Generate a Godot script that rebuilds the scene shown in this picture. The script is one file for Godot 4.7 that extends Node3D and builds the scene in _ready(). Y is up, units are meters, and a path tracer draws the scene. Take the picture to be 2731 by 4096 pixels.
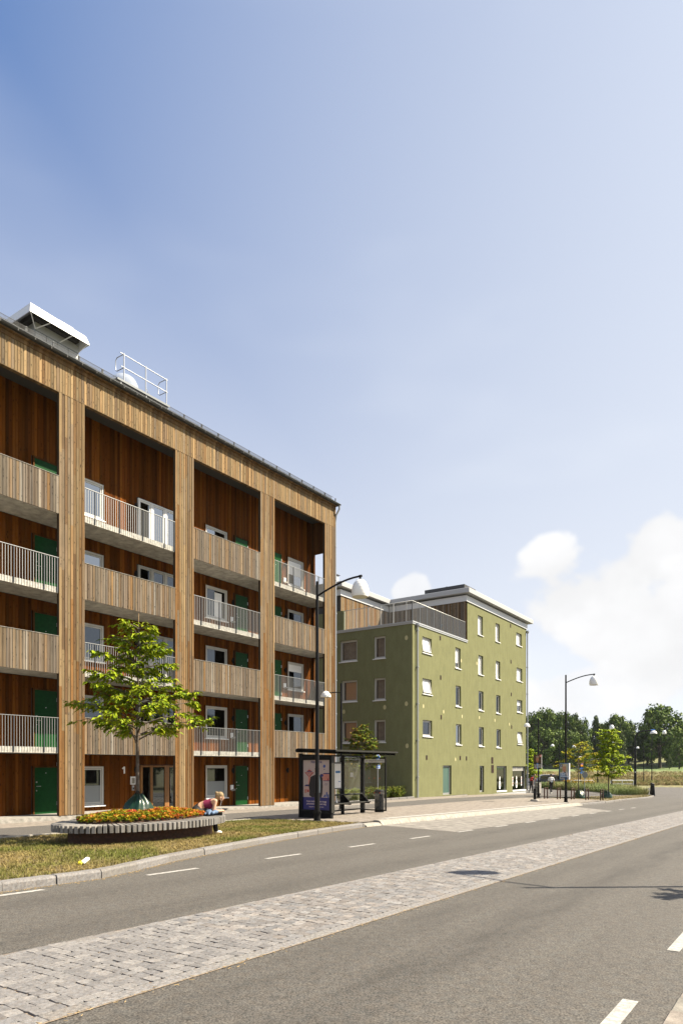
extends Node3D
# World: X runs along the street (away from the viewer), Z towards the street, y up, metres. The facades stand near Z = -22.
const EYE := 1.62
const ANGLE := 34.75
var rng := RandomNumberGenerator.new()
var M := {}
var taken := {}

class MB:
	var v := PackedVector3Array()
	var n := PackedVector3Array()
	var uv := PackedVector2Array()
	var c := PackedColorArray()
	var idx := PackedInt32Array()
	var col := Color(1, 1, 1)
	var xf := Transform3D.IDENTITY
	func put(p: Vector3, nn: Vector3, t := Vector2.ZERO) -> int:
		v.append(xf * p); n.append((xf.basis * nn).normalized()); uv.append(t); c.append(col)
		return v.size() - 1
	# a, b, c, d run counter-clockwise seen from outside
	func quad(a: Vector3, b: Vector3, d: Vector3, e: Vector3):
		var nn := (b - a).cross(d - a)
		if nn.length_squared() < 1e-14: nn = (d - a).cross(e - a)
		nn = nn.normalized()
		var i := put(a, nn, Vector2(0, 1)); put(b, nn, Vector2(1, 1)); put(d, nn, Vector2(1, 0)); put(e, nn, Vector2(0, 0))
		idx.append_array(PackedInt32Array([i, i + 2, i + 1, i, i + 3, i + 2]))
	func tri(a: Vector3, b: Vector3, d: Vector3):
		var nn := (b - a).cross(d - a).normalized()
		var i := put(a, nn); put(b, nn); put(d, nn)
		idx.append_array(PackedInt32Array([i, i + 2, i + 1]))
	func box(lo: Vector3, hi: Vector3):
		var p := []
		for k in 8: p.append(Vector3(hi.x if k & 1 else lo.x, hi.y if k & 2 else lo.y, hi.z if k & 4 else lo.z))
		quad(p[4], p[5], p[7], p[6]); quad(p[1], p[0], p[2], p[3]); quad(p[5], p[1], p[3], p[7])
		quad(p[0], p[4], p[6], p[2]); quad(p[6], p[7], p[3], p[2]); quad(p[0], p[1], p[5], p[4])
	# box with chamfered upright and top edges
	func cbox(lo: Vector3, hi: Vector3, b: float):
		var rings := []
		for y in [[lo.y, 0.0], [hi.y - b, 0.0], [hi.y, b]]:
			var r := []
			var x0: float = lo.x + y[1]; var x1: float = hi.x - y[1]; var z0: float = lo.z + y[1]; var z1: float = hi.z - y[1]
			for q in [[x0 + b, z1], [x1 - b, z1], [x1, z1 - b], [x1, z0 + b], [x1 - b, z0], [x0 + b, z0], [x0, z0 + b], [x0, z1 - b]]: r.append(Vector3(q[0], y[0], q[1]))
			rings.append(r)
		for k in 2:
			for j in 8: quad(rings[k][j], rings[k][(j + 1) % 8], rings[k + 1][(j + 1) % 8], rings[k + 1][j])
		for j in range(1, 7):
			tri(rings[2][0], rings[2][j], rings[2][j + 1]); tri(rings[0][0], rings[0][j + 1], rings[0][j])
	func tube(pts: Array, r, seg := 8, caps := true):
		var prev := []
		var m := pts.size()
		var side := Vector3.ZERO
		for k in m:
			var d: Vector3 = (pts[mini(k + 1, m - 1)] - pts[maxi(k - 1, 0)]).normalized()
			if side == Vector3.ZERO: side = d.cross(Vector3.RIGHT if absf(d.x) < 0.8 else Vector3.UP).normalized()
			side = (side - d * side.dot(d)).normalized()
			var up := d.cross(side).normalized()
			var rad: float = r if not (r is Array) else r[k]
			var ring := []
			for j in seg:
				var a := TAU * j / seg
				var o := side * cos(a) + up * sin(a)
				ring.append(put(pts[k] + o * rad, o))
			if k > 0:
				for j in seg:
					var j2 := (j + 1) % seg
					idx.append_array(PackedInt32Array([prev[j], ring[j], prev[j2], prev[j2], ring[j], ring[j2]]))
			if caps and (k == 0 or k == m - 1):
				var nn := -d if k == 0 else d
				var ce := put(pts[k], nn)
				var cr := []
				for j in seg:
					var a := TAU * j / seg
					cr.append(put(pts[k] + (side * cos(a) + up * sin(a)) * rad, nn))
				for j in seg:
					var j2 := (j + 1) % seg
					if k == 0: idx.append_array(PackedInt32Array([ce, cr[j], cr[j2]]))
					else: idx.append_array(PackedInt32Array([ce, cr[j2], cr[j]]))
			prev = ring
	# profile: Vector2(radius, y) from bottom to top
	func lathe(prof: Array, seg := 16, at := Vector3.ZERO, sx := 1.0, sz := 1.0):
		for k in range(prof.size() - 1):
			var a: Vector2 = prof[k]; var b: Vector2 = prof[k + 1]
			var sl := Vector2(b.y - a.y, a.x - b.x).normalized()
			var first := v.size()
			for j in seg + 1:
				var t := TAU * j / seg
				var cs := cos(t); var sn := sin(t)
				var nn := Vector3(sl.x * cs / sx, sl.y, sl.x * sn / sz).normalized()
				put(at + Vector3(a.x * cs * sx, a.y, a.x * sn * sz), nn, Vector2(float(j) / seg, 0)); put(at + Vector3(b.x * cs * sx, b.y, b.x * sn * sz), nn, Vector2(float(j) / seg, 1))
			for j in seg:
				var i := first + j * 2
				idx.append_array(PackedInt32Array([i, i + 2, i + 1, i + 1, i + 2, i + 3]))
	# flat outline in the XY plane (counter-clockwise seen from +Z), pushed out from z0 to z1
	func prism(outline: PackedVector2Array, z0: float, z1: float):
		var t := Geometry2D.triangulate_polygon(outline)
		for k in range(0, t.size(), 3):
			var q := [outline[t[k]], outline[t[k + 1]], outline[t[k + 2]]]
			if (q[1] - q[0]).cross(q[2] - q[0]) < 0.0: q = [q[0], q[2], q[1]]
			tri(Vector3(q[0].x, q[0].y, z1), Vector3(q[1].x, q[1].y, z1), Vector3(q[2].x, q[2].y, z1))
			tri(Vector3(q[0].x, q[0].y, z0), Vector3(q[2].x, q[2].y, z0), Vector3(q[1].x, q[1].y, z0))
		for k in outline.size():
			var a := outline[k]; var b := outline[(k + 1) % outline.size()]
			quad(Vector3(a.x, a.y, z0), Vector3(b.x, b.y, z0), Vector3(b.x, b.y, z1), Vector3(a.x, a.y, z1))
	func mesh() -> ArrayMesh:
		var a := []
		a.resize(Mesh.ARRAY_MAX)
		a[Mesh.ARRAY_VERTEX] = v; a[Mesh.ARRAY_NORMAL] = n; a[Mesh.ARRAY_TEX_UV] = uv; a[Mesh.ARRAY_COLOR] = c; a[Mesh.ARRAY_INDEX] = idx
		var m := ArrayMesh.new()
		m.add_surface_from_arrays(Mesh.PRIMITIVE_TRIANGLES, a)
		return m

func named(o: Node, called: String, parent: Node):
	var key := str(parent.get_instance_id()) + called
	var k: int = taken.get(key, 0)
	taken[key] = k + 1
	o.name = called if k == 0 else "%s_%03d" % [called, k]
	parent.add_child(o, true)

func tag(o: Node, label: String, category := "", group := "", kind := "") -> Node:
	if label: o.set_meta("label", label)
	if category: o.set_meta("category", category)
	if group: o.set_meta("group", group)
	if kind: o.set_meta("kind", kind)
	return o

func put(called: String, mesh: Mesh, mat: Material, parent: Node = self, at := Vector3.ZERO) -> MeshInstance3D:
	var o := MeshInstance3D.new()
	o.mesh = mesh; o.material_override = mat; o.position = at
	named(o, called, parent)
	return o

func thing(called: String, label: String, category: String, at := Vector3.ZERO, turn := 0.0, group := "") -> Node3D:
	var o := Node3D.new()
	o.position = at; o.rotation.y = turn
	named(o, called, self)
	tag(o, label, category, group)
	return o

func copy(src: Node3D, called: String, label: String, at: Vector3, turn := 0.0, group := "") -> Node3D:
	var o: Node3D = src.duplicate()
	named(o, called, self)
	o.position = at; o.rotation.y = turn
	tag(o, label, "", group)
	return o

func boxp(called: String, lo: Vector3, hi: Vector3, mat: Material, parent: Node) -> MeshInstance3D:
	var b := MB.new(); b.box(lo, hi)
	return put(called, b.mesh(), mat, parent)

func tubep(called: String, pts: Array, r, mat: Material, parent: Node, seg := 10) -> MeshInstance3D:
	var b := MB.new(); b.tube(pts, r, seg)
	return put(called, b.mesh(), mat, parent)

func many(called: String, mesh: Mesh, mat: Material, list: Array, parent: Node = self) -> MultiMeshInstance3D:
	var mm := MultiMesh.new()
	mm.transform_format = MultiMesh.TRANSFORM_3D; mm.use_colors = true; mm.mesh = mesh; mm.instance_count = list.size()
	for k in list.size():
		mm.set_instance_transform(k, list[k][0]); mm.set_instance_color(k, list[k][1])
	var o := MultiMeshInstance3D.new()
	o.multimesh = mm; o.material_override = mat
	named(o, called, parent)
	return o

# ---------- the lie of the land ----------
func lerps(x: float, xs: Array, ys: Array) -> float:
	if x <= xs[0]: return ys[0]
	for k in range(1, xs.size()):
		if x <= xs[k]: return lerpf(ys[k - 1], ys[k], (x - xs[k - 1]) / (xs[k] - xs[k - 1]))
	return ys[-1]
const FX := [-5.0, 12.1, 20.5, 27.8, 39.3, 52.3, 60.7, 75.0]
const FY := [-0.15, -0.30, -0.38, -0.45, -0.46, -0.66, -0.87, -1.0]
const KX := [-30.0, 5.0, 6.6, 7.4, 8.8, 11.0, 13.4, 17.0, 19.0, 42.0, 54.0, 60.0, 64.0, 67.0, 70.0]
const KZ := [-9.1, -9.15, -9.15, -9.41, -9.95, -10.55, -11.15, -11.85, -12.12, -12.15, -12.0, -11.3, -11.6, -13.0, -16.5]
func road_y(x: float) -> float:
	if x < 50.0: return -0.019 * x
	if x < 80.0: return -0.95 - 0.006 * (x - 50.0)
	return -1.13
func kerb_z(x: float) -> float: return lerps(x, KX, KZ)
func land(x: float, z: float) -> float:
	var y := road_y(x)
	var k := kerb_z(minf(x, 64.0))
	if z < k:
		var t := clampf((k - z) / (21.75 + k), 0.0, 1.0)
		y = lerpf(y + 0.12, lerps(x, FX, FY), t)
	elif z > -0.85: y += 0.006 + 0.1 * smoothstep(2.0, 12.0, z)
	var d := x * 0.8216 - z * 0.570
	y += 1.9 * smoothstep(92.0, 165.0, d) + 6.0 * smoothstep(166.0, 215.0, d)
	return y

func mat(c: Color, rough := 0.8, metal := 0.0) -> StandardMaterial3D:
	var m := StandardMaterial3D.new()
	m.albedo_color = c.linear_to_srgb(); m.roughness = rough; m.metallic = metal
	return m

func vcol(m: StandardMaterial3D) -> StandardMaterial3D:
	m.vertex_color_use_as_albedo = true
	return m

func tex(m: StandardMaterial3D, im: Image, sc: Vector3, world := true) -> StandardMaterial3D:
	var t := ImageTexture.create_from_image(im)
	m.albedo_texture = t; m.uv1_triplanar = true; m.uv1_world_triplanar = world; m.uv1_scale = sc
	return m

func noise(seed_: int, freq: float, oct := 4) -> FastNoiseLite:
	var f := FastNoiseLite.new()
	f.seed = seed_; f.frequency = freq; f.noise_type = FastNoiseLite.TYPE_SIMPLEX_SMOOTH
	f.fractal_type = FastNoiseLite.FRACTAL_FBM; f.fractal_octaves = oct
	return f

# grey texture around 1.0 built from two seamless noises and a speckle
func grain(size: int, seed_: int, f1: float, f2: float, a1: float, a2: float, speck: float, tint := 0.0) -> Image:
	var n1 := noise(seed_, f1, 4).get_seamless_image(size, size)
	var n2 := noise(seed_ + 7, f2, 3).get_seamless_image(size, size)
	var im := Image.create(size, size, false, Image.FORMAT_RGB8)
	var r := RandomNumberGenerator.new(); r.seed = seed_
	for y in size:
		for x in size:
			var k := 0.78 + a1 * (n1.get_pixel(x, y).r - 0.5) + a2 * (n2.get_pixel(x, y).r - 0.5) + speck * (r.randf() - 0.5)
			var w := tint * (n1.get_pixel((x + size / 2) % size, y).r - 0.5)
			im.set_pixel(x, y, Color(clampf(k + w, 0, 1), clampf(k, 0, 1), clampf(k - w, 0, 1)))
	return im

func wood_image(cols: int, cw: int, h: int, seed_: int, vary: float, knots: int) -> Image:
	var w := cols * cw
	var im := Image.create(w, h, false, Image.FORMAT_RGB8)
	var n1 := noise(seed_, 0.02, 4); var n2 := noise(seed_ + 3, 0.06, 3)
	var r := RandomNumberGenerator.new(); r.seed = seed_
	for k in cols:
		var tone := 0.80 + vary * (r.randf() - 0.5)
		var warm := 0.05 * (r.randf() - 0.5)
		var off := k * 97.0
		var kn := []
		for q in knots: kn.append(Vector3(cw * r.randf_range(0.25, 0.75), h * r.randf(), cw * r.randf_range(0.04, 0.15)))
		for y in h:
			var fade := absf(float(y) / h - 0.5) * 2.0
			var big := n1.get_noise_2d(off, y * 0.16) * 0.10 * (1.0 - fade * fade)
			var near := []
			for q in kn:
				if absf(q.y - y) < q.z * 4.0: near.append(q)
			for x in cw:
				var g := n2.get_noise_2d((x + off) * 3.2, y * 0.10) * 0.11
				var t := tone + g + big
				for q in near:
					var dd := Vector2((x - q.x) / q.z, (y - q.y) / (q.z * 1.5)).length()
					if dd < 1.0: t -= 0.34 * (1.0 - dd * 0.5)
					elif dd < 1.9: t -= 0.10 * (1.9 - dd)
				im.set_pixel(k * cw + x, y, Color(clampf(t + warm, 0, 1), clampf(t, 0, 1), clampf(t - warm, 0, 1)))
	return im

func sky_image() -> Image:
	var sun := Vector3(0.443, 0.737, 0.510).normalized()
	var gw := 384; var gh := 192
	var im := Image.create(gw, gh, false, Image.FORMAT_RGBF)
	var wisp := noise(5, 1.0, 4)
	for j in gh:
		var el := PI / 2.0 - (j + 0.5) / gh * PI
		for i in gw:
			var a := (i + 0.5) / gw * TAU
			var d := Vector3(sin(a) * cos(el), sin(el), -cos(a) * cos(el))
			var e := rad_to_deg(maxf(el, 0.0))
			var g := rad_to_deg(acos(clampf(d.dot(sun), -1, 1)))
			var we := maxf(0.03, 1.09 - 0.0224 * e)
			var wg := 1.0 - exp(-maxf(70.0 - g, 0.0) / 34.0)
			var w := 1.0 - (1.0 - minf(we, 1.0)) * (1.0 - wg)
			var ci := wisp.get_noise_3d(d.x * 1.6, d.y * 7.0, d.z * 1.6 + d.x)
			w = clampf(w + 0.045 * smoothstep(0.0, 0.6, ci), 0.0, 1.0)
			var col := Color(0.072, 0.195, 0.50).lerp(Color(0.925, 0.965, 1.03), w)
			var k := 1.0 + 2.2 * exp(-g / 10.0)
			if el < -0.03: col = col.lerp(Color(0.30, 0.28, 0.24), clampf((-el - 0.03) * 6.0, 0, 1))
			im.set_pixel(i, j, Color(col.r * k, col.g * k, col.b * k))
	var W := 3072; var H := 1536
	im.resize(W, H, Image.INTERPOLATE_CUBIC)
	var n := noise(11, 6.5, 6); var nb := noise(23, 2.6, 3)
	# clouds: bearing measured from the street axis towards Z, height, half width, half height (degrees)
	var list := [[-15.0, 13.4, 6.5, 4.6, 1.0], [-10.5, 15.8, 5.0, 4.8, 1.0], [-9.0, 10.0, 9.0, 6.5, 1.0], [-17.2, 14.6, 4.4, 3.6, 1.0], [1.5, 11.0, 7.0, 6.0, 1.0], [-28.9, 14.3, 2.0, 1.8, 0.8], [-15.0, 6.0, 5.0, 2.6, 0.75], [-21.0, 4.5, 6.0, 2.2, 0.7], [16.0, 9.0, 9.0, 4.5, 1.0]]
	var r := RandomNumberGenerator.new(); r.seed = 4
	for k in 16: list.append([28.0 + k * 18.5 + r.randf_range(-5, 5), r.randf_range(5, 17), r.randf_range(4, 9), r.randf_range(2.5, 6), 0.95])
	for c in list:
		var az := deg_to_rad(c[0] + 90.0)   # bearing in the panorama, whose first column looks along -Z
		var x0 := int((az / TAU - c[2] * 1.5 / 360.0) * W); var x1 := int((az / TAU + c[2] * 1.5 / 360.0) * W)
		var y0 := int((90.0 - c[1] - c[3] * 1.5) / 180.0 * H); var y1 := mini(int((90.0 - c[1] + c[3] * 1.5) / 180.0 * H), H / 2)
		for y in range(y0, y1):
			var el := 90.0 - (y + 0.5) / H * 180.0
			var dy: float = (el - c[1]) / c[3]
			if dy < 0.0: dy *= 1.25
			for xx in range(x0, x1):
				var az2 := (xx + 0.5) / W * 360.0 - 90.0
				var da: float = fposmod(az2 - c[0] + 180.0, 360.0) - 180.0
				var dx: float = da / c[2]
				var fall := 1.0 - dx * dx - dy * dy
				if fall < -1.2: continue
				var a := deg_to_rad(az2); var e := deg_to_rad(el)
				var p := Vector3(cos(a) * cos(e), sin(e) * 1.15, sin(a) * cos(e))
				var f := n.get_noise_3d(p.x * 1.0, p.y, p.z) * 0.95 + nb.get_noise_3d(p.x, p.y, p.z) * 0.45
				var op: float = smoothstep(0.0, 0.20, fall * 0.62 + f * 0.72 - 0.06) * c[4]
				if op <= 0.0: continue
				var x := posmod(xx, W)
				var lit := clampf(0.99 + 0.13 * f + 0.04 * dy, 0.88, 1.05)
				var old := im.get_pixel(x, y)
				var top := maxf(1.0, old.g)
				im.set_pixel(x, y, old.lerp(Color(0.965 * lit * top, 0.965 * lit * top, 0.975 * lit * top), op))
	return im

func make_stage():
	var cam := Camera3D.new()
	var near := 0.1
	cam.projection = Camera3D.PROJECTION_FRUSTUM
	cam.keep_aspect = Camera3D.KEEP_HEIGHT
	cam.set_frustum(near * 4096.0 / 2745.0, Vector2(0, near * (3065.0 - 2048.0) / 2745.0), near, 3000.0)
	cam.position = Vector3(0, EYE, 0); cam.rotation_degrees.y = -(90.0 - ANGLE)
	cam.name = "camera"; add_child(cam); cam.current = true
	var env := Environment.new()
	env.background_mode = Environment.BG_SKY
	var sky := Sky.new(); var pm := PanoramaSkyMaterial.new()
	pm.panorama = ImageTexture.create_from_image(sky_image()); pm.energy_multiplier = 1.0
	sky.sky_material = pm; env.sky = sky
	env.background_energy_multiplier = 0.378
	env.tonemap_mode = Environment.TONE_MAPPER_LINEAR
	env.tonemap_exposure = 2.7
	env.sdfgi_enabled = true; env.ssao_enabled = true; env.ssil_enabled = true
	env.fog_enabled = true; env.fog_density = 0.00009; env.fog_light_color = Color(0.86, 0.90, 0.95)
	var we := WorldEnvironment.new(); we.environment = env; we.name = "world_environment"; add_child(we)
	var sun := DirectionalLight3D.new()
	sun.light_energy = 1.6; sun.light_color = Color(1.0, 0.945, 0.85); sun.light_angular_distance = 0.5; sun.shadow_enabled = true
	sun.name = "sun"; add_child(sun)
	sun.look_at_from_position(Vector3(0.443, 0.737, 0.510) * 100.0, Vector3.ZERO)

func make_materials():
	var facade := wood_image(16, 32, 768, 3, 0.26, 9)
	var sc := Vector3(1.0 / 1.76, 1.0 / 3.6, 1.0 / 1.76)
	M.board = vcol(tex(mat(Color(0.645, 0.675, 0.72), 0.75), facade, sc))
	var dark := wood_image(16, 32, 512, 9, 0.30, 5)
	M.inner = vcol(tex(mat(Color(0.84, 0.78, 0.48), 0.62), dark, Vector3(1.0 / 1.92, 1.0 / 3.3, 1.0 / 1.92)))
	M.board.metallic_specular = 0.2; M.inner.metallic_specular = 0.12
	M.slab = tex(mat(Color(0.62, 0.60, 0.55), 0.85), grain(256, 5, 0.02, 0.2, 0.25, 0.1, 0.05), Vector3.ONE * 0.5)
	M.slab_edge = tex(mat(Color(0.70, 0.68, 0.61), 0.8), grain(256, 6, 0.03, 0.3, 0.3, 0.12, 0.06), Vector3.ONE * 0.7)
	M.steel = mat(Color(0.42, 0.43, 0.42), 0.45, 0.75)
	M.steel_dark = mat(Color(0.10, 0.11, 0.12), 0.5, 0.5)
	M.zinc = mat(Color(0.34, 0.36, 0.39), 0.42, 0.6)
	M.gutter = mat(Color(0.06, 0.062, 0.062), 0.5); M.gutter.metallic_specular = 0.3
	M.white_metal = mat(Color(0.78, 0.79, 0.80), 0.4)
	M.pale_metal = mat(Color(0.40, 0.42, 0.44), 0.45, 0.2)
	M.frame = mat(Color(0.46, 0.46, 0.44), 0.45)
	M.frame_grey = mat(Color(0.26, 0.27, 0.27), 0.45)
	M.glass = mat(Color(0.30, 0.32, 0.34), 0.03, 1.0)
	M.glass_dark = mat(Color(0.10, 0.11, 0.12), 0.03, 1.0)
	M.frosted = mat(Color(0.20, 0.22, 0.23), 0.35, 0.0)
	M.teal_glass = mat(Color(0.06, 0.115, 0.10), 0.2)
	var pane := mat(Color(0.93, 0.96, 0.95), 0.02); pane.transparency = BaseMaterial3D.TRANSPARENCY_ALPHA; pane.albedo_color.a = 0.012
	M.pane = pane
	M.curtain = tex(mat(Color(0.30, 0.25, 0.20), 0.9), grain(128, 77, 0.02, 0.1, 0.2, 0.1, 0.1), Vector3.ONE)
	M.curtain_orange = mat(Color(0.46, 0.26, 0.13), 0.9)
	M.blind = mat(Color(0.72, 0.73, 0.74), 0.7)
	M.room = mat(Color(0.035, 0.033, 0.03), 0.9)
	M.door_green = tex(mat(Color(0.010, 0.095, 0.022), 0.42), grain(128, 31, 0.05, 0.3, 0.12, 0.05, 0.02), Vector3.ONE)
	M.door_green.metallic_specular = 0.22
	M.entrance_wood = tex(mat(Color(0.42, 0.19, 0.05), 0.5), wood_image(8, 32, 256, 13, 0.1, 1), Vector3.ONE)
	M.black = mat(Color(0.008, 0.008, 0.009), 0.45); M.black.metallic_specular = 0.3
	M.black_mat = mat(Color(0.010, 0.010, 0.010), 0.65); M.black_mat.metallic_specular = 0.25
	M.lamp_white = mat(Color(0.80, 0.80, 0.78), 0.35)
	M.lamp_inside = mat(Color(0.55, 0.53, 0.42), 0.4)
	M.white_paint = tex(mat(Color(0.52, 0.51, 0.48), 0.8), grain(256, 41, 0.05, 0.35, 0.30, 0.2, 0.14), Vector3.ONE * 1.2)
	var ag := grain(512, 51, 0.05, 0.30, 0.20, 0.75, 0.55, 0.05)
	M.asphalt = vcol(tex(mat(Color(0.128, 0.119, 0.107), 0.9), ag, Vector3.ONE * 0.30))
	M.walk = vcol(tex(mat(Color(0.130, 0.120, 0.108), 0.9), ag, Vector3.ONE * 0.7))
	M.concrete = tex(mat(Color(0.30, 0.28, 0.25), 0.85), grain(512, 61, 0.012, 0.2, 0.35, 0.14, 0.10), Vector3.ONE * 0.35)
	M.kerb_pale = tex(mat(Color(0.41, 0.385, 0.335), 0.85), grain(256, 62, 0.03, 0.25, 0.30, 0.16, 0.10), Vector3.ONE * 0.8)
	M.granite = vcol(tex(mat(Color(0.275, 0.265, 0.26), 0.85), grain(256, 63, 0.05, 0.28, 0.30, 0.40, 0.30, 0.05), Vector3.ONE * 1.5))
	M.paver = vcol(tex(mat(Color(0.325, 0.285, 0.245), 0.88), grain(256, 64, 0.02, 0.25, 0.25, 0.15, 0.14), Vector3.ONE * 0.8))
	M.sand = tex(mat(Color(0.34, 0.27, 0.20), 0.95), grain(256, 65, 0.06, 0.3, 0.35, 0.3, 0.25, 0.08), Vector3.ONE * 1.6)
	M.joint = mat(Color(0.16, 0.14, 0.12), 0.95)
	M.soil = tex(mat(Color(0.22, 0.165, 0.075), 0.95), grain(512, 66, 0.03, 0.2, 0.6, 0.3, 0.2, 0.15), Vector3.ONE * 0.45)
	M.meadow = vcol(tex(mat(Color(0.27, 0.25, 0.11), 0.95), grain(512, 67, 0.02, 0.2, 0.5, 0.3, 0.2, 0.12), Vector3.ONE * 0.12))
	M.green_wall = tex(mat(Color(0.288, 0.296, 0.152), 0.9), grain(512, 71, 0.012, 0.08, 0.07, 0.07, 0.04), Vector3(0.30, 0.12, 0.30))
	M.green_wall.metallic_specular = 0.15
	M.patch = mat(Color(0.45, 0.41, 0.22), 0.9)
	M.plinth = tex(mat(Color(0.42, 0.40, 0.36), 0.85), grain(256, 72, 0.03, 0.2, 0.25, 0.1, 0.08), Vector3.ONE * 0.6)
	M.corten = tex(mat(Color(0.085, 0.036, 0.020), 0.85), grain(256, 73, 0.04, 0.25, 0.5, 0.3, 0.1, 0.2), Vector3.ONE * 0.9)
	M.slat = vcol(tex(mat(Color(0.72, 0.72, 0.72), 0.8), wood_image(8, 32, 256, 21, 0.2, 1), Vector3.ONE * 1.3))
	M.leaf = vcol(mat(Color(1, 1, 1), 0.55)); M.leaf.backlight = Color(0.75, 0.85, 0.35); M.leaf.metallic_specular = 0.18; M.leaf.cull_mode = BaseMaterial3D.CULL_DISABLED
	M.grass = vcol(mat(Color(1, 1, 1), 0.8)); M.grass.backlight = Color(0.4, 0.4, 0.2); M.grass.metallic_specular = 0.15; M.grass.cull_mode = BaseMaterial3D.CULL_DISABLED
	M.bark = tex(mat(Color(0.15, 0.12, 0.095), 0.9), grain(256, 81, 0.04, 0.2, 0.5, 0.3, 0.15), Vector3(2, 0.7, 2))
	M.bag = mat(Color(0.007, 0.030, 0.015), 0.3)
	M.person = vcol(mat(Color(1, 1, 1), 0.75))
	M.roof = tex(mat(Color(0.06, 0.062, 0.066), 0.6), grain(128, 91, 0.05, 0.2, 0.2, 0.1, 0.1), Vector3.ONE)

func up_grid(xs: Array, za: Callable, zb: Callable, nz: int, dy: float, tone = null) -> ArrayMesh:
	var b := MB.new()
	for x in xs:
		var a: float = za.call(x); var e: float = zb.call(x)
		for k in nz + 1:
			var z := lerpf(a, e, float(k) / nz)
			if tone != null: b.col = tone.call(x, z)
			var y := land(x, z)
			b.put(Vector3(x, y + dy, z), Vector3(-(land(x + 0.3, z) - y) / 0.3, 1, 0))
	var flip: bool = za.call(xs[0]) > zb.call(xs[0])
	for i in range(xs.size() - 1):
		for k in nz:
			var p := i * (nz + 1) + k
			var q := p + nz + 1
			b.idx.append_array(PackedInt32Array([p, p + 1, q, p + 1, q + 1, q]) if flip else PackedInt32Array([p, q, p + 1, p + 1, q, q + 1]))
	return b.mesh()

func span(a: float, e: float, step: float) -> Array:
	var o := []
	var m := maxi(1, int(ceil((e - a) / step)))
	for k in m + 1: o.append(lerpf(a, e, float(k) / m))
	return o

func ground_sheet(called: String, xs: Array, za: Callable, zb: Callable, nz: int, dy: float, m: Material, tone = null) -> MeshInstance3D:
	var o := put(called, up_grid(xs, za, zb, nz, dy, tone), m)
	tag(o, "", "", "", "structure")
	return o

func road_tone(x: float, z: float) -> Color:
	var n := noise_a.get_noise_2d(x * 0.35, z * 3.0) * 0.10 + noise_a.get_noise_2d(x * 2.0 + 50.0, z * 2.0) * 0.07
	var k := 1.0 + n
	var w := noise_a.get_noise_2d(x * 0.5, 40.0) * 0.15
	# oil and tyre-worn bands along the lanes
	for q in [[-2.8, 0.32, 0.36], [-3.7, 0.35, 0.22], [-1.75, 0.25, 0.07], [-6.5, 0.34, 0.26], [-8.05, 0.35, 0.20], [-10.4, 0.7, 0.08]]:
		var d: float = (z - q[0] - w) / q[1]
		k -= q[2] * exp(-d * d) * (0.8 + 0.8 * noise_a.get_noise_2d(x * 0.8, z * 4.0 + 9.0))
	if z < -3.9: k *= 1.0
	return Color(k, k * 0.985, k * 0.96)

var noise_a := noise(101, 1.0, 3)

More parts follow.
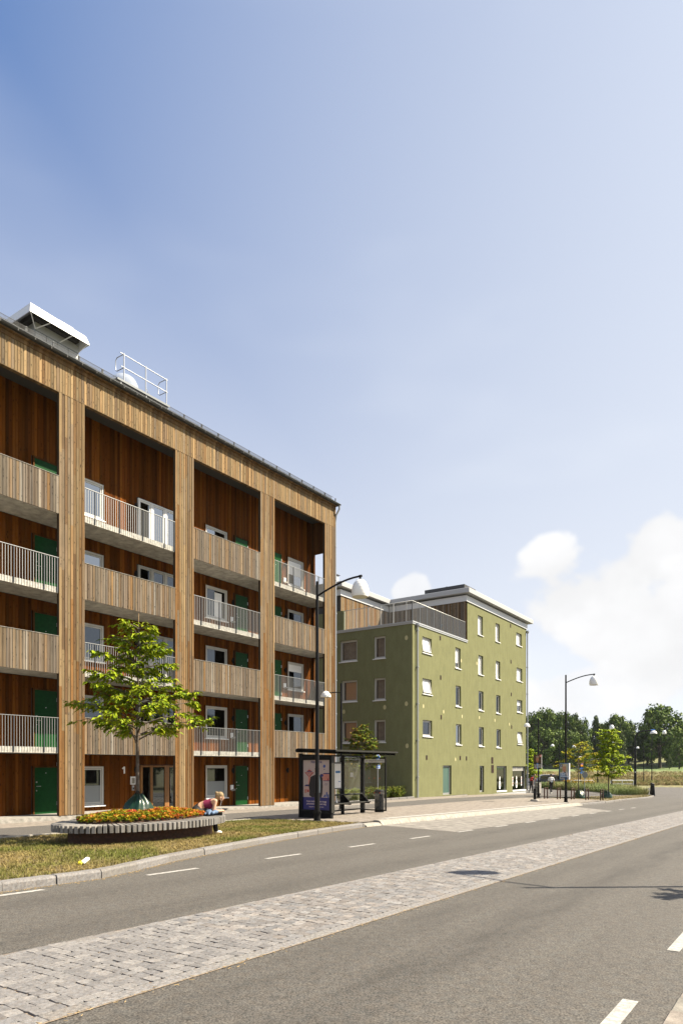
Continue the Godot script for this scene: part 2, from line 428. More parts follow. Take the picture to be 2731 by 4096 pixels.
func make_ground():
	# the land as one sheet out to the horizon
	var b := MB.new()
	var xs := [-300.0, -150.0, -80.0, -40.0]; xs.append_array(span(-20, 90, 5)); xs.append_array(span(93, 260, 4)); xs.append_array([300.0, 380.0, 500.0, 800.0])
	var zs := [-800.0, -400.0, -260.0]; zs.append_array(span(-200, 60, 5)); zs.append_array([80.0, 120.0, 200.0, 400.0])
	for x in xs:
		for z in zs:
			var d: float = x * 0.8216 - z * 0.570
			var y: float = land(x, z) - 0.35 * (1.0 - smoothstep(84.0, 90.0, d))
			var mow := smoothstep(140.0, 150.0, d)
			var n := noise_a.get_noise_2d(x * 0.03, z * 0.03)
			var c := Color(1.0 + 0.3 * n, 0.95 + 0.1 * n, 0.8)
			c = c.lerp(Color(0.62, 1.05, 0.55), mow).lerp(Color(0.8, 0.75, 0.6), smoothstep(172.0, 184.0, d) * 0.7)
			b.col = c
			b.put(Vector3(x, y, z), Vector3.UP)
	for i in range(xs.size() - 1):
		for k in range(zs.size() - 1):
			var p := i * zs.size() + k
			var q := p + zs.size()
			b.idx.append_array(PackedInt32Array([p, q, p + 1, p + 1, q, q + 1]))
	tag(put("ground", b.mesh(), M.meadow), "", "", "", "structure")
	# carriageway and the roundabout beyond it
	var near := -0.85
	var road := ground_sheet("road", span(-30, 63, 0.5), func(x): return near, func(x): return kerb_z(x) + 0.006, 60, 0.0, M.asphalt, road_tone)
	ground_sheet("roundabout_road", span(63, 94, 1.0), func(x): return 16.0, func(x): return -13.2 - 3.6 * smoothstep(63.0, 72.0, x), 16, 0.0, M.walk, func(x, z): return Color(1.35, 1.33, 1.3) * (1.0 + 0.2 * noise_a.get_noise_2d(x * 0.3, z * 0.3)))
	for k in 24:   # painted dashes that part the bus bay from the lane, and those along the near pavement
		var x0 := 4.4 + 2.9 * k if k < 14 else 4.25 + 2.89 * (k - 15)
		var zc := -8.87 if k < 14 else -1.13
		if k >= 14 and x0 > 30.0: continue
		var g := up_grid(span(x0, x0 + 1.1, 0.55), func(x): return zc + 0.055, func(x): return zc - 0.055, 1, 0.005)
		put("lane_dash", g, M.white_paint, road)
	var bb := MB.new()
	for k in 41:
		var t := k / 40.0
		var xa := lerpf(18.9, 37.6, t); var xb := lerpf(19.75, 41.7, t)
		bb.put(Vector3(xa, road_y(xa) + 0.004, -8.98), Vector3.UP); bb.put(Vector3(xb, road_y(xb) + 0.004, kerb_z(xb) + 0.02), Vector3.UP)
		if k > 0:
			var i := k * 2
			bb.idx.append_array(PackedInt32Array([i - 2, i - 1, i, i - 1, i + 1, i]))
	put("bus_bay_concrete", bb.mesh(), M.concrete, road)
	# near pavement (lower right corner)
	var np := ground_sheet("near_pavement", span(-30, 60, 1.0), func(x): return near, func(x): return 3.2, 6, -0.02, M.joint)
	var pm := []
	for q in 3:
		var pb := MB.new(); pb.col = Color(1.0, 1.12, 1.22) * (0.94 + 0.06 * q); pb.cbox(Vector3(0, -0.05, 0), Vector3(0.342, 0.012, 0.342), 0.006); pm.append(pb.mesh())
	for i in range(8, 50):
		for j in 7:
			var x := i * 0.35
			put("paver", pm[(i * 7 + j * 3) % 3], M.paver, np, Vector3(x, land(x + 0.17, 0.0), near + 0.004 + j * 0.35))
	# cobbled median
	var med := ground_sheet("cobbled_median", span(-20, 63, 1.0), func(x): return -4.1, func(x): return -5.95, 3, 0.006, M.sand)
	var stones := []
	for q in 4:
		var s := MB.new()
		rng.seed = 900 + q
		var ring := []
		for j in 8:
			var a := deg_to_rad(45.0 + 90.0 * (j / 2) + (8.0 if j % 2 else -8.0))
			var sq := 1.0 / maxf(absf(cos(a)), absf(sin(a)))
			ring.append(Vector3(cos(a) * minf(sq, 1.34) * 0.5 * rng.randf_range(0.975, 1.0), 0, sin(a) * minf(sq, 1.34) * 0.5 * rng.randf_range(0.975, 1.0)))
		var tilt := Vector3(rng.randf_range(-0.04, 0.04), 1, rng.randf_range(-0.04, 0.04)).normalized()
		var c := s.put(Vector3(0, 0.016 + rng.randf() * 0.002, 0), tilt)
		var top := []
		for p in ring: top.append(s.put(Vector3(p.x * 0.975, 0.0145 + rng.randf() * 0.004, p.z * 0.975), tilt))
		for j in 8: s.idx.append_array(PackedInt32Array([c, top[j], top[(j + 1) % 8]]))
		for j in 8:
			var j2 := (j + 1) % 8
			s.quad(Vector3(ring[j2].x, -0.01, ring[j2].z), Vector3(ring[j].x, -0.01, ring[j].z), s.v[top[j]], s.v[top[j2]])
		stones.append(s.mesh())
	rng.seed = 77
	var rest := [[], [], [], []]
	var shown := 0
	var x := 1.6
	while x < 62.0:
		var row := 0.108 + rng.randf() * 0.022
		var z := -4.24
		var bend := rng.randf_range(-0.012, 0.012)
		while z > -5.79:
			var wz := rng.randf_range(0.095, 0.15)
			var px := x + row * 0.5 + bend + rng.randf_range(-0.008, 0.008) + 0.03 * sin((z + 5.0) * 1.9)
			var pz := z - wz * 0.5
			var q := rng.randi() % 4
			var tone := rng.randf_range(0.82, 1.14); var pink := rng.randf_range(-0.03, 0.06)
			var t := Transform3D(Basis.from_euler(Vector3(rng.randf_range(-0.03, 0.03), rng.randf_range(-0.09, 0.09), rng.randf_range(-0.03, 0.03))).scaled_local(Vector3(row * (0.84 if rng.randf() < 0.22 else 0.98), 1.0, wz * 0.985)), Vector3(px, land(px, pz) + 0.002, pz))
			if shown < 300 and x > 2.4:
				var o := put("cobble", stones[q], M.granite, med)
				o.transform = t; shown += 1
			else: rest[q].append([t, Color(tone + pink, tone, tone - pink)])
			z -= wz
		x += row
	for q in 4: tag(many("cobbles", stones[q], M.granite, rest[q], med), "", "", "", "stuff")
	for side in [-4.115, -5.8]:   # rows of longer stones along both edges
		x = 0.5
		while x < 62.0:
			var w := rng.randf_range(0.2, 0.42)
			if x < 20.0:
				var e := MB.new(); var tt := rng.randf_range(0.9, 1.15); e.col = Color(tt * 1.03, tt, tt * 0.95)
				e.cbox(Vector3(0.004, -0.02, -0.13), Vector3(w - 0.004, rng.randf_range(0.011, 0.015), -0.004), 0.004)
				put("edge_stone", e.mesh(), M.granite, med, Vector3(x, land(x + w / 2, side), side))
			x += w
	var eb := MB.new()
	for side in [-4.115, -5.8]:
		for k in 140:
			var xx := 20.4 + k * 0.3
			eb.box(Vector3(xx, land(xx, side) - 0.02, side - 0.13), Vector3(xx + 0.29, land(xx, side) + 0.013, side - 0.004))
	tag(put("edge_stones", eb.mesh(), M.granite, med), "", "", "", "stuff")
	# granite kerb along the grass and beyond the platform, each stone its own piece
	var kerb := thing("kerb", "", "")
	kerb.set_meta("kind", "structure")
	for run in [[-12.0, 18.75], [43.3, 66.0]]:
		x = run[0]
		while x < run[1]:
			var w := minf(rng.randf_range(0.75, 1.25), run[1] - x + 0.01)
			var p0 := Vector3(x + 0.006, 0, kerb_z(x)); var p1 := Vector3(x + w - 0.006, 0, kerb_z(x + w))
			var e := MB.new(); var tt := rng.randf_range(0.88, 1.12); e.col = Color(tt * 1.02, tt, tt * 0.96)
			var y0 := road_y(x) ; var y1 := road_y(x + w)
			var nrm := Vector3(-(p1.z - p0.z), 0, p1.x - p0.x).normalized()   # towards the road
			var prev := []
			for k in 6:
				var p := p0.lerp(p1, k / 5.0); var yb := lerpf(y0, y1, k / 5.0)
				var j := rng.randf_range(-0.012, 0.012)
				var ring := [p + nrm * (0.012 + j) + Vector3(0, yb - 0.08, 0), p + nrm * (0.008 + j) + Vector3(0, yb + 0.1, 0), p + nrm * (-0.012 + j) + Vector3(0, yb + 0.135 + j * 0.4, 0), p - nrm * 0.14 + Vector3(0, yb + 0.138 + j * 0.3, 0), p - nrm * 0.15 + Vector3(0, yb - 0.08, 0)]
				if k > 0:
					for i in 4: e.quad(prev[i], ring[i], ring[i + 1], prev[i + 1])
				else:
					e.tri(ring[0], ring[1], ring[2]); e.tri(ring[0], ring[2], ring[3]); e.tri(ring[0], ring[3], ring[4])
				if k == 5: e.tri(ring[0], ring[2], ring[1]); e.tri(ring[0], ring[3], ring[2]); e.tri(ring[0], ring[4], ring[3])
				prev = ring
			put("kerb_stone", e.mesh(), M.granite, kerb)
			x += w
	# pale concrete platform kerb, leaning blocks
	var pk := thing("platform_kerb", "", "")
	pk.set_meta("kind", "structure")
	x = 18.8
	while x < 43.2:
		var xe := x + 0.985
		var e := MB.new()
		var a := []; var c := []
		var rise := 1.0 if x > 19.3 else 0.6
		for q in [[0.10, -0.08], [0.05, 0.03], [-0.05, 0.15 * rise], [-0.10, 0.165 * rise], [-0.30, 0.165 * rise], [-0.32, -0.08]]:
			a.append(Vector3(x, road_y(x) + q[1], kerb_z(x) + q[0])); c.append(Vector3(xe, road_y(xe) + q[1], kerb_z(xe) + q[0]))
		for i in 5: e.quad(a[i], c[i], c[i + 1], a[i + 1])
		for i in range(1, 5): e.tri(a[0], a[i], a[i + 1]); e.tri(c[0], c[i + 1], c[i])
		put("kerb_block", e.mesh(), M.kerb_pale, pk)
		if x > 20.4 and x < 42.0: put("guide_slab", up_grid([x + 0.01, xe], func(t): return kerb_z(t) - 0.36, func(t): return kerb_z(t) - 0.72, 1, 0.05), M.white_paint, pk)
		x += 1.0
	# pavings: platform, cycle path, strip by the facades
	var plat := ground_sheet("platform_bed", span(18.6, 50.5, 0.5), func(t): return kerb_z(t) - 0.28, func(t): return -17.45, 8, 0.012, M.joint)
	var pv := []
	for q in 4:
		var e := MB.new(); var k := 0.86 + 0.09 * q; e.col = Color(k, k * (0.985 + 0.01 * (q % 2)), k * 0.97)
		e.cbox(Vector3(0.004, -0.02, 0.003), Vector3(0.416, 0.02, 0.207), 0.004); pv.append(e.mesh())
	var restp := [[], [], [], []]
	shown = 0
	for i in 76:
		for j in 24:
			var px := 18.7 + i * 0.42 + (0.21 if j % 2 else 0.0); var pz := -17.42 + j * 0.21
			if pz > kerb_z(px) - 0.76 and px > 20.4 and px < 42.0: continue
			if pz > kerb_z(px) - 0.52: continue
			var q := rng.randi() % 4
			var t := Transform3D(Basis(), Vector3(px, land(px + 0.2, pz + 0.1) + 0.018 + rng.randf() * 0.003, pz))
			if j > 12 and px > 20.0 and shown < 300: put("paver", pv[q], M.paver, plat).transform = t; shown += 1
			else: restp[q].append([t, Color(1, 1, 1)])
	for q in 4: tag(many("pavers", pv[q], M.paver, restp[q], plat), "", "", "", "stuff")
	ground_sheet("cycle_path", span(-30, 75, 1.0), func(t): return -16.6 - 0.85 * smoothstep(18.0, 19.0, t), func(t): return -20.0, 6, 0.028, M.walk, func(t, z): return Color(1, 1, 1) * (1.25 + 0.15 * noise_a.get_noise_2d(t * 0.4, z)))
	var wp := ground_sheet("facade_pavement", span(-30, 61, 1.0), func(t): return -20.0, func(t): return -22.2, 4, 0.02, M.joint)
	var ws := []
	for q in 3:
		var e := MB.new(); var k := 1.05 + 0.08 * q; e.col = Color(k, k * 0.99, k * 0.93)
		e.cbox(Vector3(0.004, -0.03, 0.004), Vector3(0.496, 0.014, 0.496), 0.004); ws.append(e.mesh())
	var rests := []
	for i in 106:
		for j in 4:
			var px := 8.0 + i * 0.5; var pz := -21.97 + j * 0.494
			if px > 30.9 and px < 39.2 and pz < -21.4: continue
			var at := Vector3(px, land(px + 0.25, pz + 0.25) + 0.022, pz)
			if i < 75: put("paving_slab", ws[rng.randi() % 3], M.paver, wp, at)
			else: rests.append([Transform3D(Basis(), at), Color(1, 1, 1)])
	tag(many("paving_slabs", ws[1], M.paver, rests, wp), "", "", "", "stuff")
	# border stones between grass and path
	var border := thing("path_edging", "", "")
	border.set_meta("kind", "structure")
	for i in 31:
		var px := -12.0 + i
		var e := MB.new(); e.cbox(Vector3(0.005, -0.1, -0.05), Vector3(0.99, 0.05, 0.05), 0.012)
		put("edging_stone", e.mesh(), M.kerb_pale, border, Vector3(px, land(px + 0.5, -16.55), -16.55))
	# open ground between and behind the houses, side street, lawns
	ground_sheet("courtyard", span(30.95, 39.2, 1.0), func(t): return -22.2, func(t): return -45.0, 8, 0.02, M.walk, func(t, z): return Color(1.6, 1.5, 1.35))
	ground_sheet("side_street", span(60.3, 96, 1.5), func(t): return -16.4 - 10.0 * smoothstep(66.0, 80.0, t), func(t): return -46.0, 14, 0.024, M.walk, func(t, z): return Color(1.75, 1.7, 1.6) * (1.0 + 0.2 * noise_a.get_noise_2d(t * 0.3, z * 0.3)))
	ground_sheet("lawn", span(-30, 18.7, 0.6), func(t): return kerb_z(t) - 0.1, func(t): return -16.52, 14, 0.004, M.soil)
	ground_sheet("bicycle_lawn", span(49.6, 66.5, 0.6), func(t): return kerb_z(t) - 0.14, func(t): return lerps(t, [49.6, 51.0, 57.0, 64.0, 66.5], [-16.6, -16.7, -15.2, -13.2, -12.6]), 8, 0.006, M.soil)
	ground_sheet("bed_path", span(49.6, 66.5, 0.8), func(t): return lerps(t, [49.6, 51.0, 57.0, 64.0, 66.5], [-16.6, -16.7, -15.2, -13.2, -12.6]), func(t): return -17.6, 6, 0.005, M.walk, func(t, z): return Color(2.2, 2.1, 1.9))

# ---------- the timber house ----------
const WF := -21.9      # its front
const WB := -23.4      # the wall behind the galleries
const LEVELS := [2.08, 4.89, 7.71, 10.52]
const BAYS := [[4.6, 8.87], [9.90, 14.17], [15.20, 19.48], [20.51, 24.78], [25.81, 29.99]]
const PILLARS := [[8.87, 9.90], [14.17, 15.20], [19.48, 20.51], [24.78, 25.81], [29.99, 30.97]]
var unit_boards := []
var inner_boards := []

func tinted_box(c: Color) -> ArrayMesh:
	var b := MB.new(); b.col = c; b.box(Vector3(0, 0, 0), Vector3(1, 1, 1))
	return b.mesh()

func board(called: String, parent: Node, set_: Array, k: int, m: Material, lo: Vector3, hi: Vector3) -> MeshInstance3D:
	var o := put(called, set_[k % set_.size()], m, parent, lo)
	o.scale = hi - lo
	return o

func front_tone(style: int) -> int:
	# styles: 0 fascia (fresh, tan), 1 pillar, 2 parapet (greyed); index into unit_boards
	var r := rng.randf()
	if style == 0: return 0 if r < 0.45 else 1 if r < 0.75 else 2 if r < 0.92 else 4
	if style == 1: return 1 if r < 0.30 else 2 if r < 0.58 else 4 if r < 0.83 else 3 if r < 0.90 else 5
	return 6 if r < 0.40 else 7 if r < 0.70 else 2 if r < 0.88 else 8 if r < 0.94 else 4

func window(parent: Node, x0: float, x1: float, y0: float, y1: float, z: float, opt := {}) -> Node3D:
	# a window in a wall that faces +Z; z is the plane of the wall
	var w := Node3D.new()
	named(w, "window", parent)
	var fm: Material = opt.get("frame", M.frame)
	var d: float = opt.get("depth", 0.02)
	var t: float = opt.get("t", 0.085)
	var fr := MB.new()
	fr.box(Vector3(x0, y0, z - 0.07), Vector3(x0 + t, y1, z + d)); fr.box(Vector3(x1 - t, y0, z - 0.07), Vector3(x1, y1, z + d))
	fr.box(Vector3(x0 + t, y0, z - 0.07), Vector3(x1 - t, y0 + t, z + d)); fr.box(Vector3(x0 + t, y1 - t, z - 0.07), Vector3(x1 - t, y1, z + d))
	put("frame", fr.mesh(), fm, w)
	var sa := MB.new(); var s := t + 0.012; var q := 0.05; var zz := z + d - 0.025
	sa.box(Vector3(x0 + s, y0 + s, z - 0.06), Vector3(x0 + s + q, y1 - s, zz)); sa.box(Vector3(x1 - s - q, y0 + s, z - 0.06), Vector3(x1 - s, y1 - s, zz))
	sa.box(Vector3(x0 + s + q, y0 + s, z - 0.06), Vector3(x1 - s - q, y0 + s + q, zz)); sa.box(Vector3(x0 + s + q, y1 - s - q, z - 0.06), Vector3(x1 - s - q, y1 - s, zz))
	put("sash", sa.mesh(), fm, w)
	var split: float = opt.get("frosted", 0.0)
	var g0 := y0 + s
	if split > 0.0:
		boxp("frosted_pane", Vector3(x0 + s, y0 + s, z - 0.05), Vector3(x1 - s, y0 + split, z - 0.03), M.frosted, w)
		g0 = y0 + split + 0.004
	boxp("pane", Vector3(x0 + s, g0, z - 0.05), Vector3(x1 - s, y1 - s, z - 0.03), opt.get("glass", M.glass_dark), w)
	if opt.get("sill", true): boxp("sill", Vector3(x0 - 0.03, y0 - 0.045, z - 0.02), Vector3(x1 + 0.03, y0 - 0.004, z + d + 0.09), M.white_metal, w)
	if opt.has("trim"):
		var tr := MB.new(); var e := 0.045
		tr.box(Vector3(x0 - e, y0 - 0.02, z - 0.02), Vector3(x0 - 0.003, y1 + e, z + 0.05)); tr.box(Vector3(x1 + 0.003, y0 - 0.02, z - 0.02), Vector3(x1 + e, y1 + e, z + 0.05)); tr.box(Vector3(x0 - 0.003, y1 + 0.003, z - 0.02), Vector3(x1 + 0.003, y1 + e, z + 0.05))
		tr.col = Color(0.20, 0.085, 0.03)
		var trm := MB.new(); trm.col = Color(0.22, 0.095, 0.035)
		trm.box(Vector3(x0 - e, y0 - 0.02, z - 0.02), Vector3(x0 - 0.003, y1 + e, z + 0.05)); trm.box(Vector3(x1 + 0.003, y0 - 0.02, z - 0.02), Vector3(x1 + e, y1 + e, z + 0.05)); trm.box(Vector3(x0 - 0.003, y1 + 0.003, z - 0.02), Vector3(x1 + 0.003, y1 + e, z + 0.05))
		put("trim", trm.mesh(), M.inner, w)
	return w

func green_door(parent: Node, x0: float, x1: float, y0: float, y1: float, z: float, flip := false):
	var d := Node3D.new()
	named(d, "door", parent)
	var l := MB.new(); l.cbox(Vector3(x0 + 0.03, y0, z - 0.04), Vector3(x1 - 0.03, y1 - 0.03, z + 0.015), 0.004)
	put("leaf", l.mesh(), M.door_green, d)
	var fr := MB.new(); fr.col = Color(0.16, 0.07, 0.03)
	fr.box(Vector3(x0 - 0.03, y0, z - 0.05), Vector3(x0 + 0.026, y1 + 0.03, z + 0.04)); fr.box(Vector3(x1 - 0.026, y0, z - 0.05), Vector3(x1 + 0.03, y1 + 0.03, z + 0.04)); fr.box(Vector3(x0 + 0.026, y1 - 0.026, z - 0.05), Vector3(x1 - 0.026, y1 + 0.03, z + 0.04))
	put("door_frame", fr.mesh(), M.inner, d)
	var hx := x1 - 0.11 if flip else x0 + 0.11
	var s := -1.0 if flip else 1.0
	var h := MB.new()
	h.tube([Vector3(hx, y0 + 1.02, z + 0.01), Vector3(hx, y0 + 1.02, z + 0.07), Vector3(hx + 0.14 * s, y0 + 1.02, z + 0.075)], 0.011, 8)
	put("handle", h.mesh(), M.steel, d)
	var lk := MB.new()
	lk.tube([Vector3(hx, y0 + 1.17, z + 0.01), Vector3(hx, y0 + 1.17, z + 0.035)], 0.028, 10); lk.tube([Vector3(hx, y0 + 0.86, z + 0.01), Vector3(hx, y0 + 0.86, z + 0.03)], 0.022, 10)
	put("lock", lk.mesh(), M.steel, d)
	var px := (x0 + x1) / 2
	var pk := MB.new(); pk.tube([Vector3(px, y0 + 1.5, z + 0.01), Vector3(px, y0 + 1.5, z + 0.022)], 0.014, 8)
	put("peephole", pk.mesh(), M.white_metal, d)
	var hi := MB.new(); var ox := x0 + 0.02 if flip else x1 - 0.05
	for yy in [0.3, 1.75]: hi.box(Vector3(ox, y0 + yy, z + 0.016), Vector3(ox + 0.03, y0 + yy + 0.14, z + 0.045))
	put("hinge", hi.mesh(), M.pale_metal, d)

func wall_lamp(parent: Node, x: float, y: float, z: float):
	var b := MB.new()
	b.tube([Vector3(x, y - 0.13, z + 0.09), Vector3(x, y + 0.13, z + 0.09)], 0.055, 12); b.box(Vector3(x - 0.03, y - 0.06, z), Vector3(x + 0.03, y + 0.06, z + 0.06))
	put("wall_lamp", b.mesh(), M.black_mat, parent)

func mailbox(parent: Node, x: float, y: float, z: float):
	var b := MB.new()
	b.cbox(Vector3(x - 0.09, y, z), Vector3(x + 0.09, y + 0.24, z + 0.07), 0.01)
	var o := put("newspaper_holder", b.mesh(), M.white_metal, parent)
	var p := MB.new(); p.quad(Vector3(x - 0.06, y - 0.06, z + 0.07), Vector3(x + 0.15, y - 0.02, z + 0.14), Vector3(x + 0.17, y + 0.06, z + 0.12), Vector3(x - 0.06, y + 0.03, z + 0.072))
	put("flap", p.mesh(), M.kerb_pale, o)

func railing(parent: Node, x0: float, x1: float, yb: float):
	var r := Node3D.new()
	named(r, "railing", parent)
	var z := WF - 0.02
	boxp("top_rail", Vector3(x0 + 0.01, yb + 1.235, z - 0.02), Vector3(x1 - 0.01, yb + 1.25, z + 0.025), M.steel, r)
	var bar := MB.new(); bar.box(Vector3(-0.006, 0.03, -0.006), Vector3(0.006, 1.235, 0.006))
	var bm := bar.mesh()
	var post := MB.new(); post.box(Vector3(-0.012, 0.02, -0.03), Vector3(0.012, 1.235, 0.02)); post.box(Vector3(-0.05, 0.045, -0.045), Vector3(0.05, 0.17, -0.031))
	var pm := post.mesh()
	var n := 43
	for k in n:
		var x := lerpf(x0 + 0.06, x1 - 0.05, float(k) / (n - 1))
		if k % 11 == 4 or k == 42: put("post", pm, M.steel_dark, r, Vector3(x, yb, z))
		else: put("baluster", bm, M.steel, r, Vector3(x, yb, z))

func make_timber_house():
	var t := thing("timber_apartment_house", "long apartment house clad in tan upright boards with open galleries", "building")
	for c in [Color(0.58, 0.375, 0.18), Color(0.49, 0.325, 0.16), Color(0.41, 0.285, 0.165), Color(0.38, 0.185, 0.065), Color(0.44, 0.26, 0.115), Color(0.31, 0.19, 0.095), Color(0.36, 0.275, 0.19), Color(0.325, 0.25, 0.18), Color(0.50, 0.415, 0.31)]: unit_boards.append(tinted_box(c))
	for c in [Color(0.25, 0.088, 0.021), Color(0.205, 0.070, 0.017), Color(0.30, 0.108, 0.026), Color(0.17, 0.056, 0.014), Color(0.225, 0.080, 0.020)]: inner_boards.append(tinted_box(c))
	rng.seed = 11
	# body and roof
	boxp("core", Vector3(4.6, -0.9, -36.0), Vector3(30.9, 15.95, WB - 0.06), M.room, t)
	var rf := MB.new()
	var prof := PackedVector2Array([Vector2(-WF - 0.16, 15.972), Vector2(-WF - 0.16, 16.03), Vector2(28.6, 17.35), Vector2(36.4, 16.03), Vector2(36.4, 15.972)])
	rf.xf = Transform3D(Basis(Vector3(0, 0, -1), Vector3.UP, Vector3(1, 0, 0)), Vector3.ZERO)
	var pr := PackedVector2Array()
	for q in prof: pr.append(q)
	rf.prism(pr, 4.4, 31.05)
	var roof := put("roof", rf.mesh(), M.roof, t)
	# plinth
	boxp("plinth", Vector3(4.6, -1.0, WB - 0.05), Vector3(18.6, -0.13, WF - 0.02), M.plinth, t)
	boxp("plinth", Vector3(18.6, -1.1, WB - 0.05), Vector3(30.95, -0.285, WF - 0.02), M.plinth, t)
	# gallery slabs, one per bay and level
	for L in LEVELS:
		for b in BAYS:
			var x0: float = b[0] - 0.51; var x1: float = b[1] + 0.5
			if b[0] > 25.0: x1 = 30.8
			if b[0] < 5.0: x0 = 4.7
			var mid := (x0 + x1) / 2
			boxp("gallery_slab", Vector3(x0, L, WB + 0.002), Vector3(mid - 0.006, L + 0.2, WF - 0.09), M.slab, t)
			boxp("gallery_slab", Vector3(mid + 0.006, L, WB + 0.002), Vector3(x1 - 0.006, L + 0.2, WF - 0.09), M.slab, t)
			boxp("slab_edge", Vector3(b[0] + 0.003, L + 0.002, WF - 0.088), Vector3(b[1] - 0.003, L + 0.206, WF - 0.045), M.slab_edge, t)
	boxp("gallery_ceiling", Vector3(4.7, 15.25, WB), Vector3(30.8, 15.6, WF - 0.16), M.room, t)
	# boards of the front: fascia
	var fs := Node3D.new(); named(fs, "fascia", t)
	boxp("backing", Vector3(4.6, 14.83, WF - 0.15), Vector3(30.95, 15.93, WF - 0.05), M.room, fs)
	var k := 42
	while k * 0.11 < 30.94:
		var x := k * 0.11
		board("board", fs, unit_boards, front_tone(0), M.board, Vector3(x + 0.008, 14.8, WF - 0.028 + (k % 3) * 0.002), Vector3(x + 0.102, 15.93, WF))
		k += 1
	var lt := MB.new(); lt.col = Color(0.36, 0.23, 0.11); lt.box(Vector3(4.6, 14.775, WF - 0.16), Vector3(30.0, 14.798, WF + 0.005))
	put("lintel_trim", lt.mesh(), M.board, fs)
	# eaves: soffit board, trim, gutter
	var ev := Node3D.new(); named(ev, "eaves", t)
	var em := MB.new(); em.col = Color(0.36, 0.215, 0.10); em.box(Vector3(4.5, 15.94, WF - 0.05), Vector3(30.98, 15.97, WF + 0.15))
	em.box(Vector3(4.5, 15.80, WF + 0.002), Vector3(30.98, 15.938, WF + 0.03)); put("soffit_board", em.mesh(), M.board, ev)
	var gt := MB.new()
	var arc := []
	for j in 9: arc.append(Vector2(cos(PI + PI * j / 8.0) * 0.065, sin(PI + PI * j / 8.0) * 0.07))
	for j in 8: gt.quad(Vector3(4.4, 16.06 + arc[j].y, WF + 0.22 + arc[j].x), Vector3(31.12, 16.06 + arc[j].y, WF + 0.22 + arc[j].x), Vector3(31.12, 16.06 + arc[j + 1].y, WF + 0.22 + arc[j + 1].x), Vector3(4.4, 16.06 + arc[j + 1].y, WF + 0.22 + arc[j + 1].x))
	put("gutter", gt.mesh(), M.gutter, ev)
	tubep("gutter_lip", [Vector3(4.4, 16.065, WF + 0.29), Vector3(31.12, 16.065, WF + 0.29)], 0.010, M.steel_dark, ev, 6)
	var gbm := MB.new(); gbm.box(Vector3(0, 15.975, WF + 0.14), Vector3(0.025, 16.06, WF + 0.292))
	var gbb := gbm.mesh()
	for j in 44: put("gutter_bracket", gbb, M.gutter, ev, Vector3(4.7 + j * 0.6, 0, 0))
	# downpipe at the corner
	var dp := MB.new()
	dp.tube([Vector3(31.05, 16.0, WF + 0.22), Vector3(31.05, 15.8, WF + 0.21), Vector3(31.03, 15.5, WF + 0.02), Vector3(31.03, 15.1, WF - 0.02), Vector3(31.03, -0.2, WF - 0.02), Vector3(31.03, -0.42, WF + 0.06)], 0.05, 10)
	put("downpipe", dp.mesh(), M.zinc, t)
	var cl := MB.new()
	for j in 8: cl.box(Vector3(30.955, 0.8 + j * 1.85, WF - 0.07), Vector3(31.09, 0.84 + j * 1.85, WF + 0.035))
	put("pipe_clamp", cl.mesh(), M.zinc, t)
	# pillars
	for p in PILLARS:
		var pn := Node3D.new(); named(pn, "pillar", t)
		var base := -0.125 if p[0] < 18.0 else -0.28
		if p[0] > 15.5 and p[0] < 20.0: base = -0.28
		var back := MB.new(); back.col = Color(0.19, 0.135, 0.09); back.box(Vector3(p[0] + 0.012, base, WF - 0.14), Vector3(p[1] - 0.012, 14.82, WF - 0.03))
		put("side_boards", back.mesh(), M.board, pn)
		var cnt := int(round((p[1] - p[0]) / 0.113))
		for i in cnt:
			var xa := lerpf(p[0], p[1], float(i) / cnt) + 0.008; var xb := lerpf(p[0], p[1], float(i + 1) / cnt) - 0.008
			var y := base
			var proud := -0.006 if i % 2 else 0.0
			if i == 0 or i == cnt - 1: proud = 0.004
			while y < 14.79:
				var y2 := minf(y + rng.randf_range(2.4, 4.6), 14.795)
				if 14.795 - y2 < 0.7: y2 = 14.795
				var tone := front_tone(1)
				if y < 4.0 and rng.randf() < 0.35: tone = 3
				board("board", pn, unit_boards, tone, M.board, Vector3(xa, y + 0.002, WF - 0.029), Vector3(xb, y2, WF + proud))
				y = y2
	# parapets and railings, in turn
	for bi in range(1, 5):
		var b: Array = BAYS[bi]
		for li in 4:
			var L: float = LEVELS[li]
			if (bi + li) % 2 == 1:
				railing(t, b[0], b[1], L)
				continue
			var pn := Node3D.new(); named(pn, "parapet", t)
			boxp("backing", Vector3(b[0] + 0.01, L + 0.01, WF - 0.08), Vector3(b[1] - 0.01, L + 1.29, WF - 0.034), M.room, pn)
			var cnt := int(round((b[1] - b[0]) / 0.112))
			for i in cnt:
				var xa := lerpf(b[0], b[1], float(i) / cnt) + 0.008; var xb := lerpf(b[0], b[1], float(i + 1) / cnt) - 0.008
				board("board", pn, unit_boards, front_tone(2), M.board, Vector3(xa, L - 0.01 - 0.004 * rng.randf(), WF - 0.03), Vector3(xb, L + 1.30, WF - 0.005 + 0.004 * (i % 2)))
			boxp("cap", Vector3(b[0] + 0.003, L + 1.303, WF - 0.1), Vector3(b[1] - 0.003, L + 1.318, WF + 0.012), M.kerb_pale, pn)
	boxp("panel_joint", Vector3(22.6, LEVELS[1], WF - 0.004), Vector3(22.635, LEVELS[1] + 1.29, WF + 0.006), M.kerb_pale, t)
	# openings in the wall behind
	var holes := []
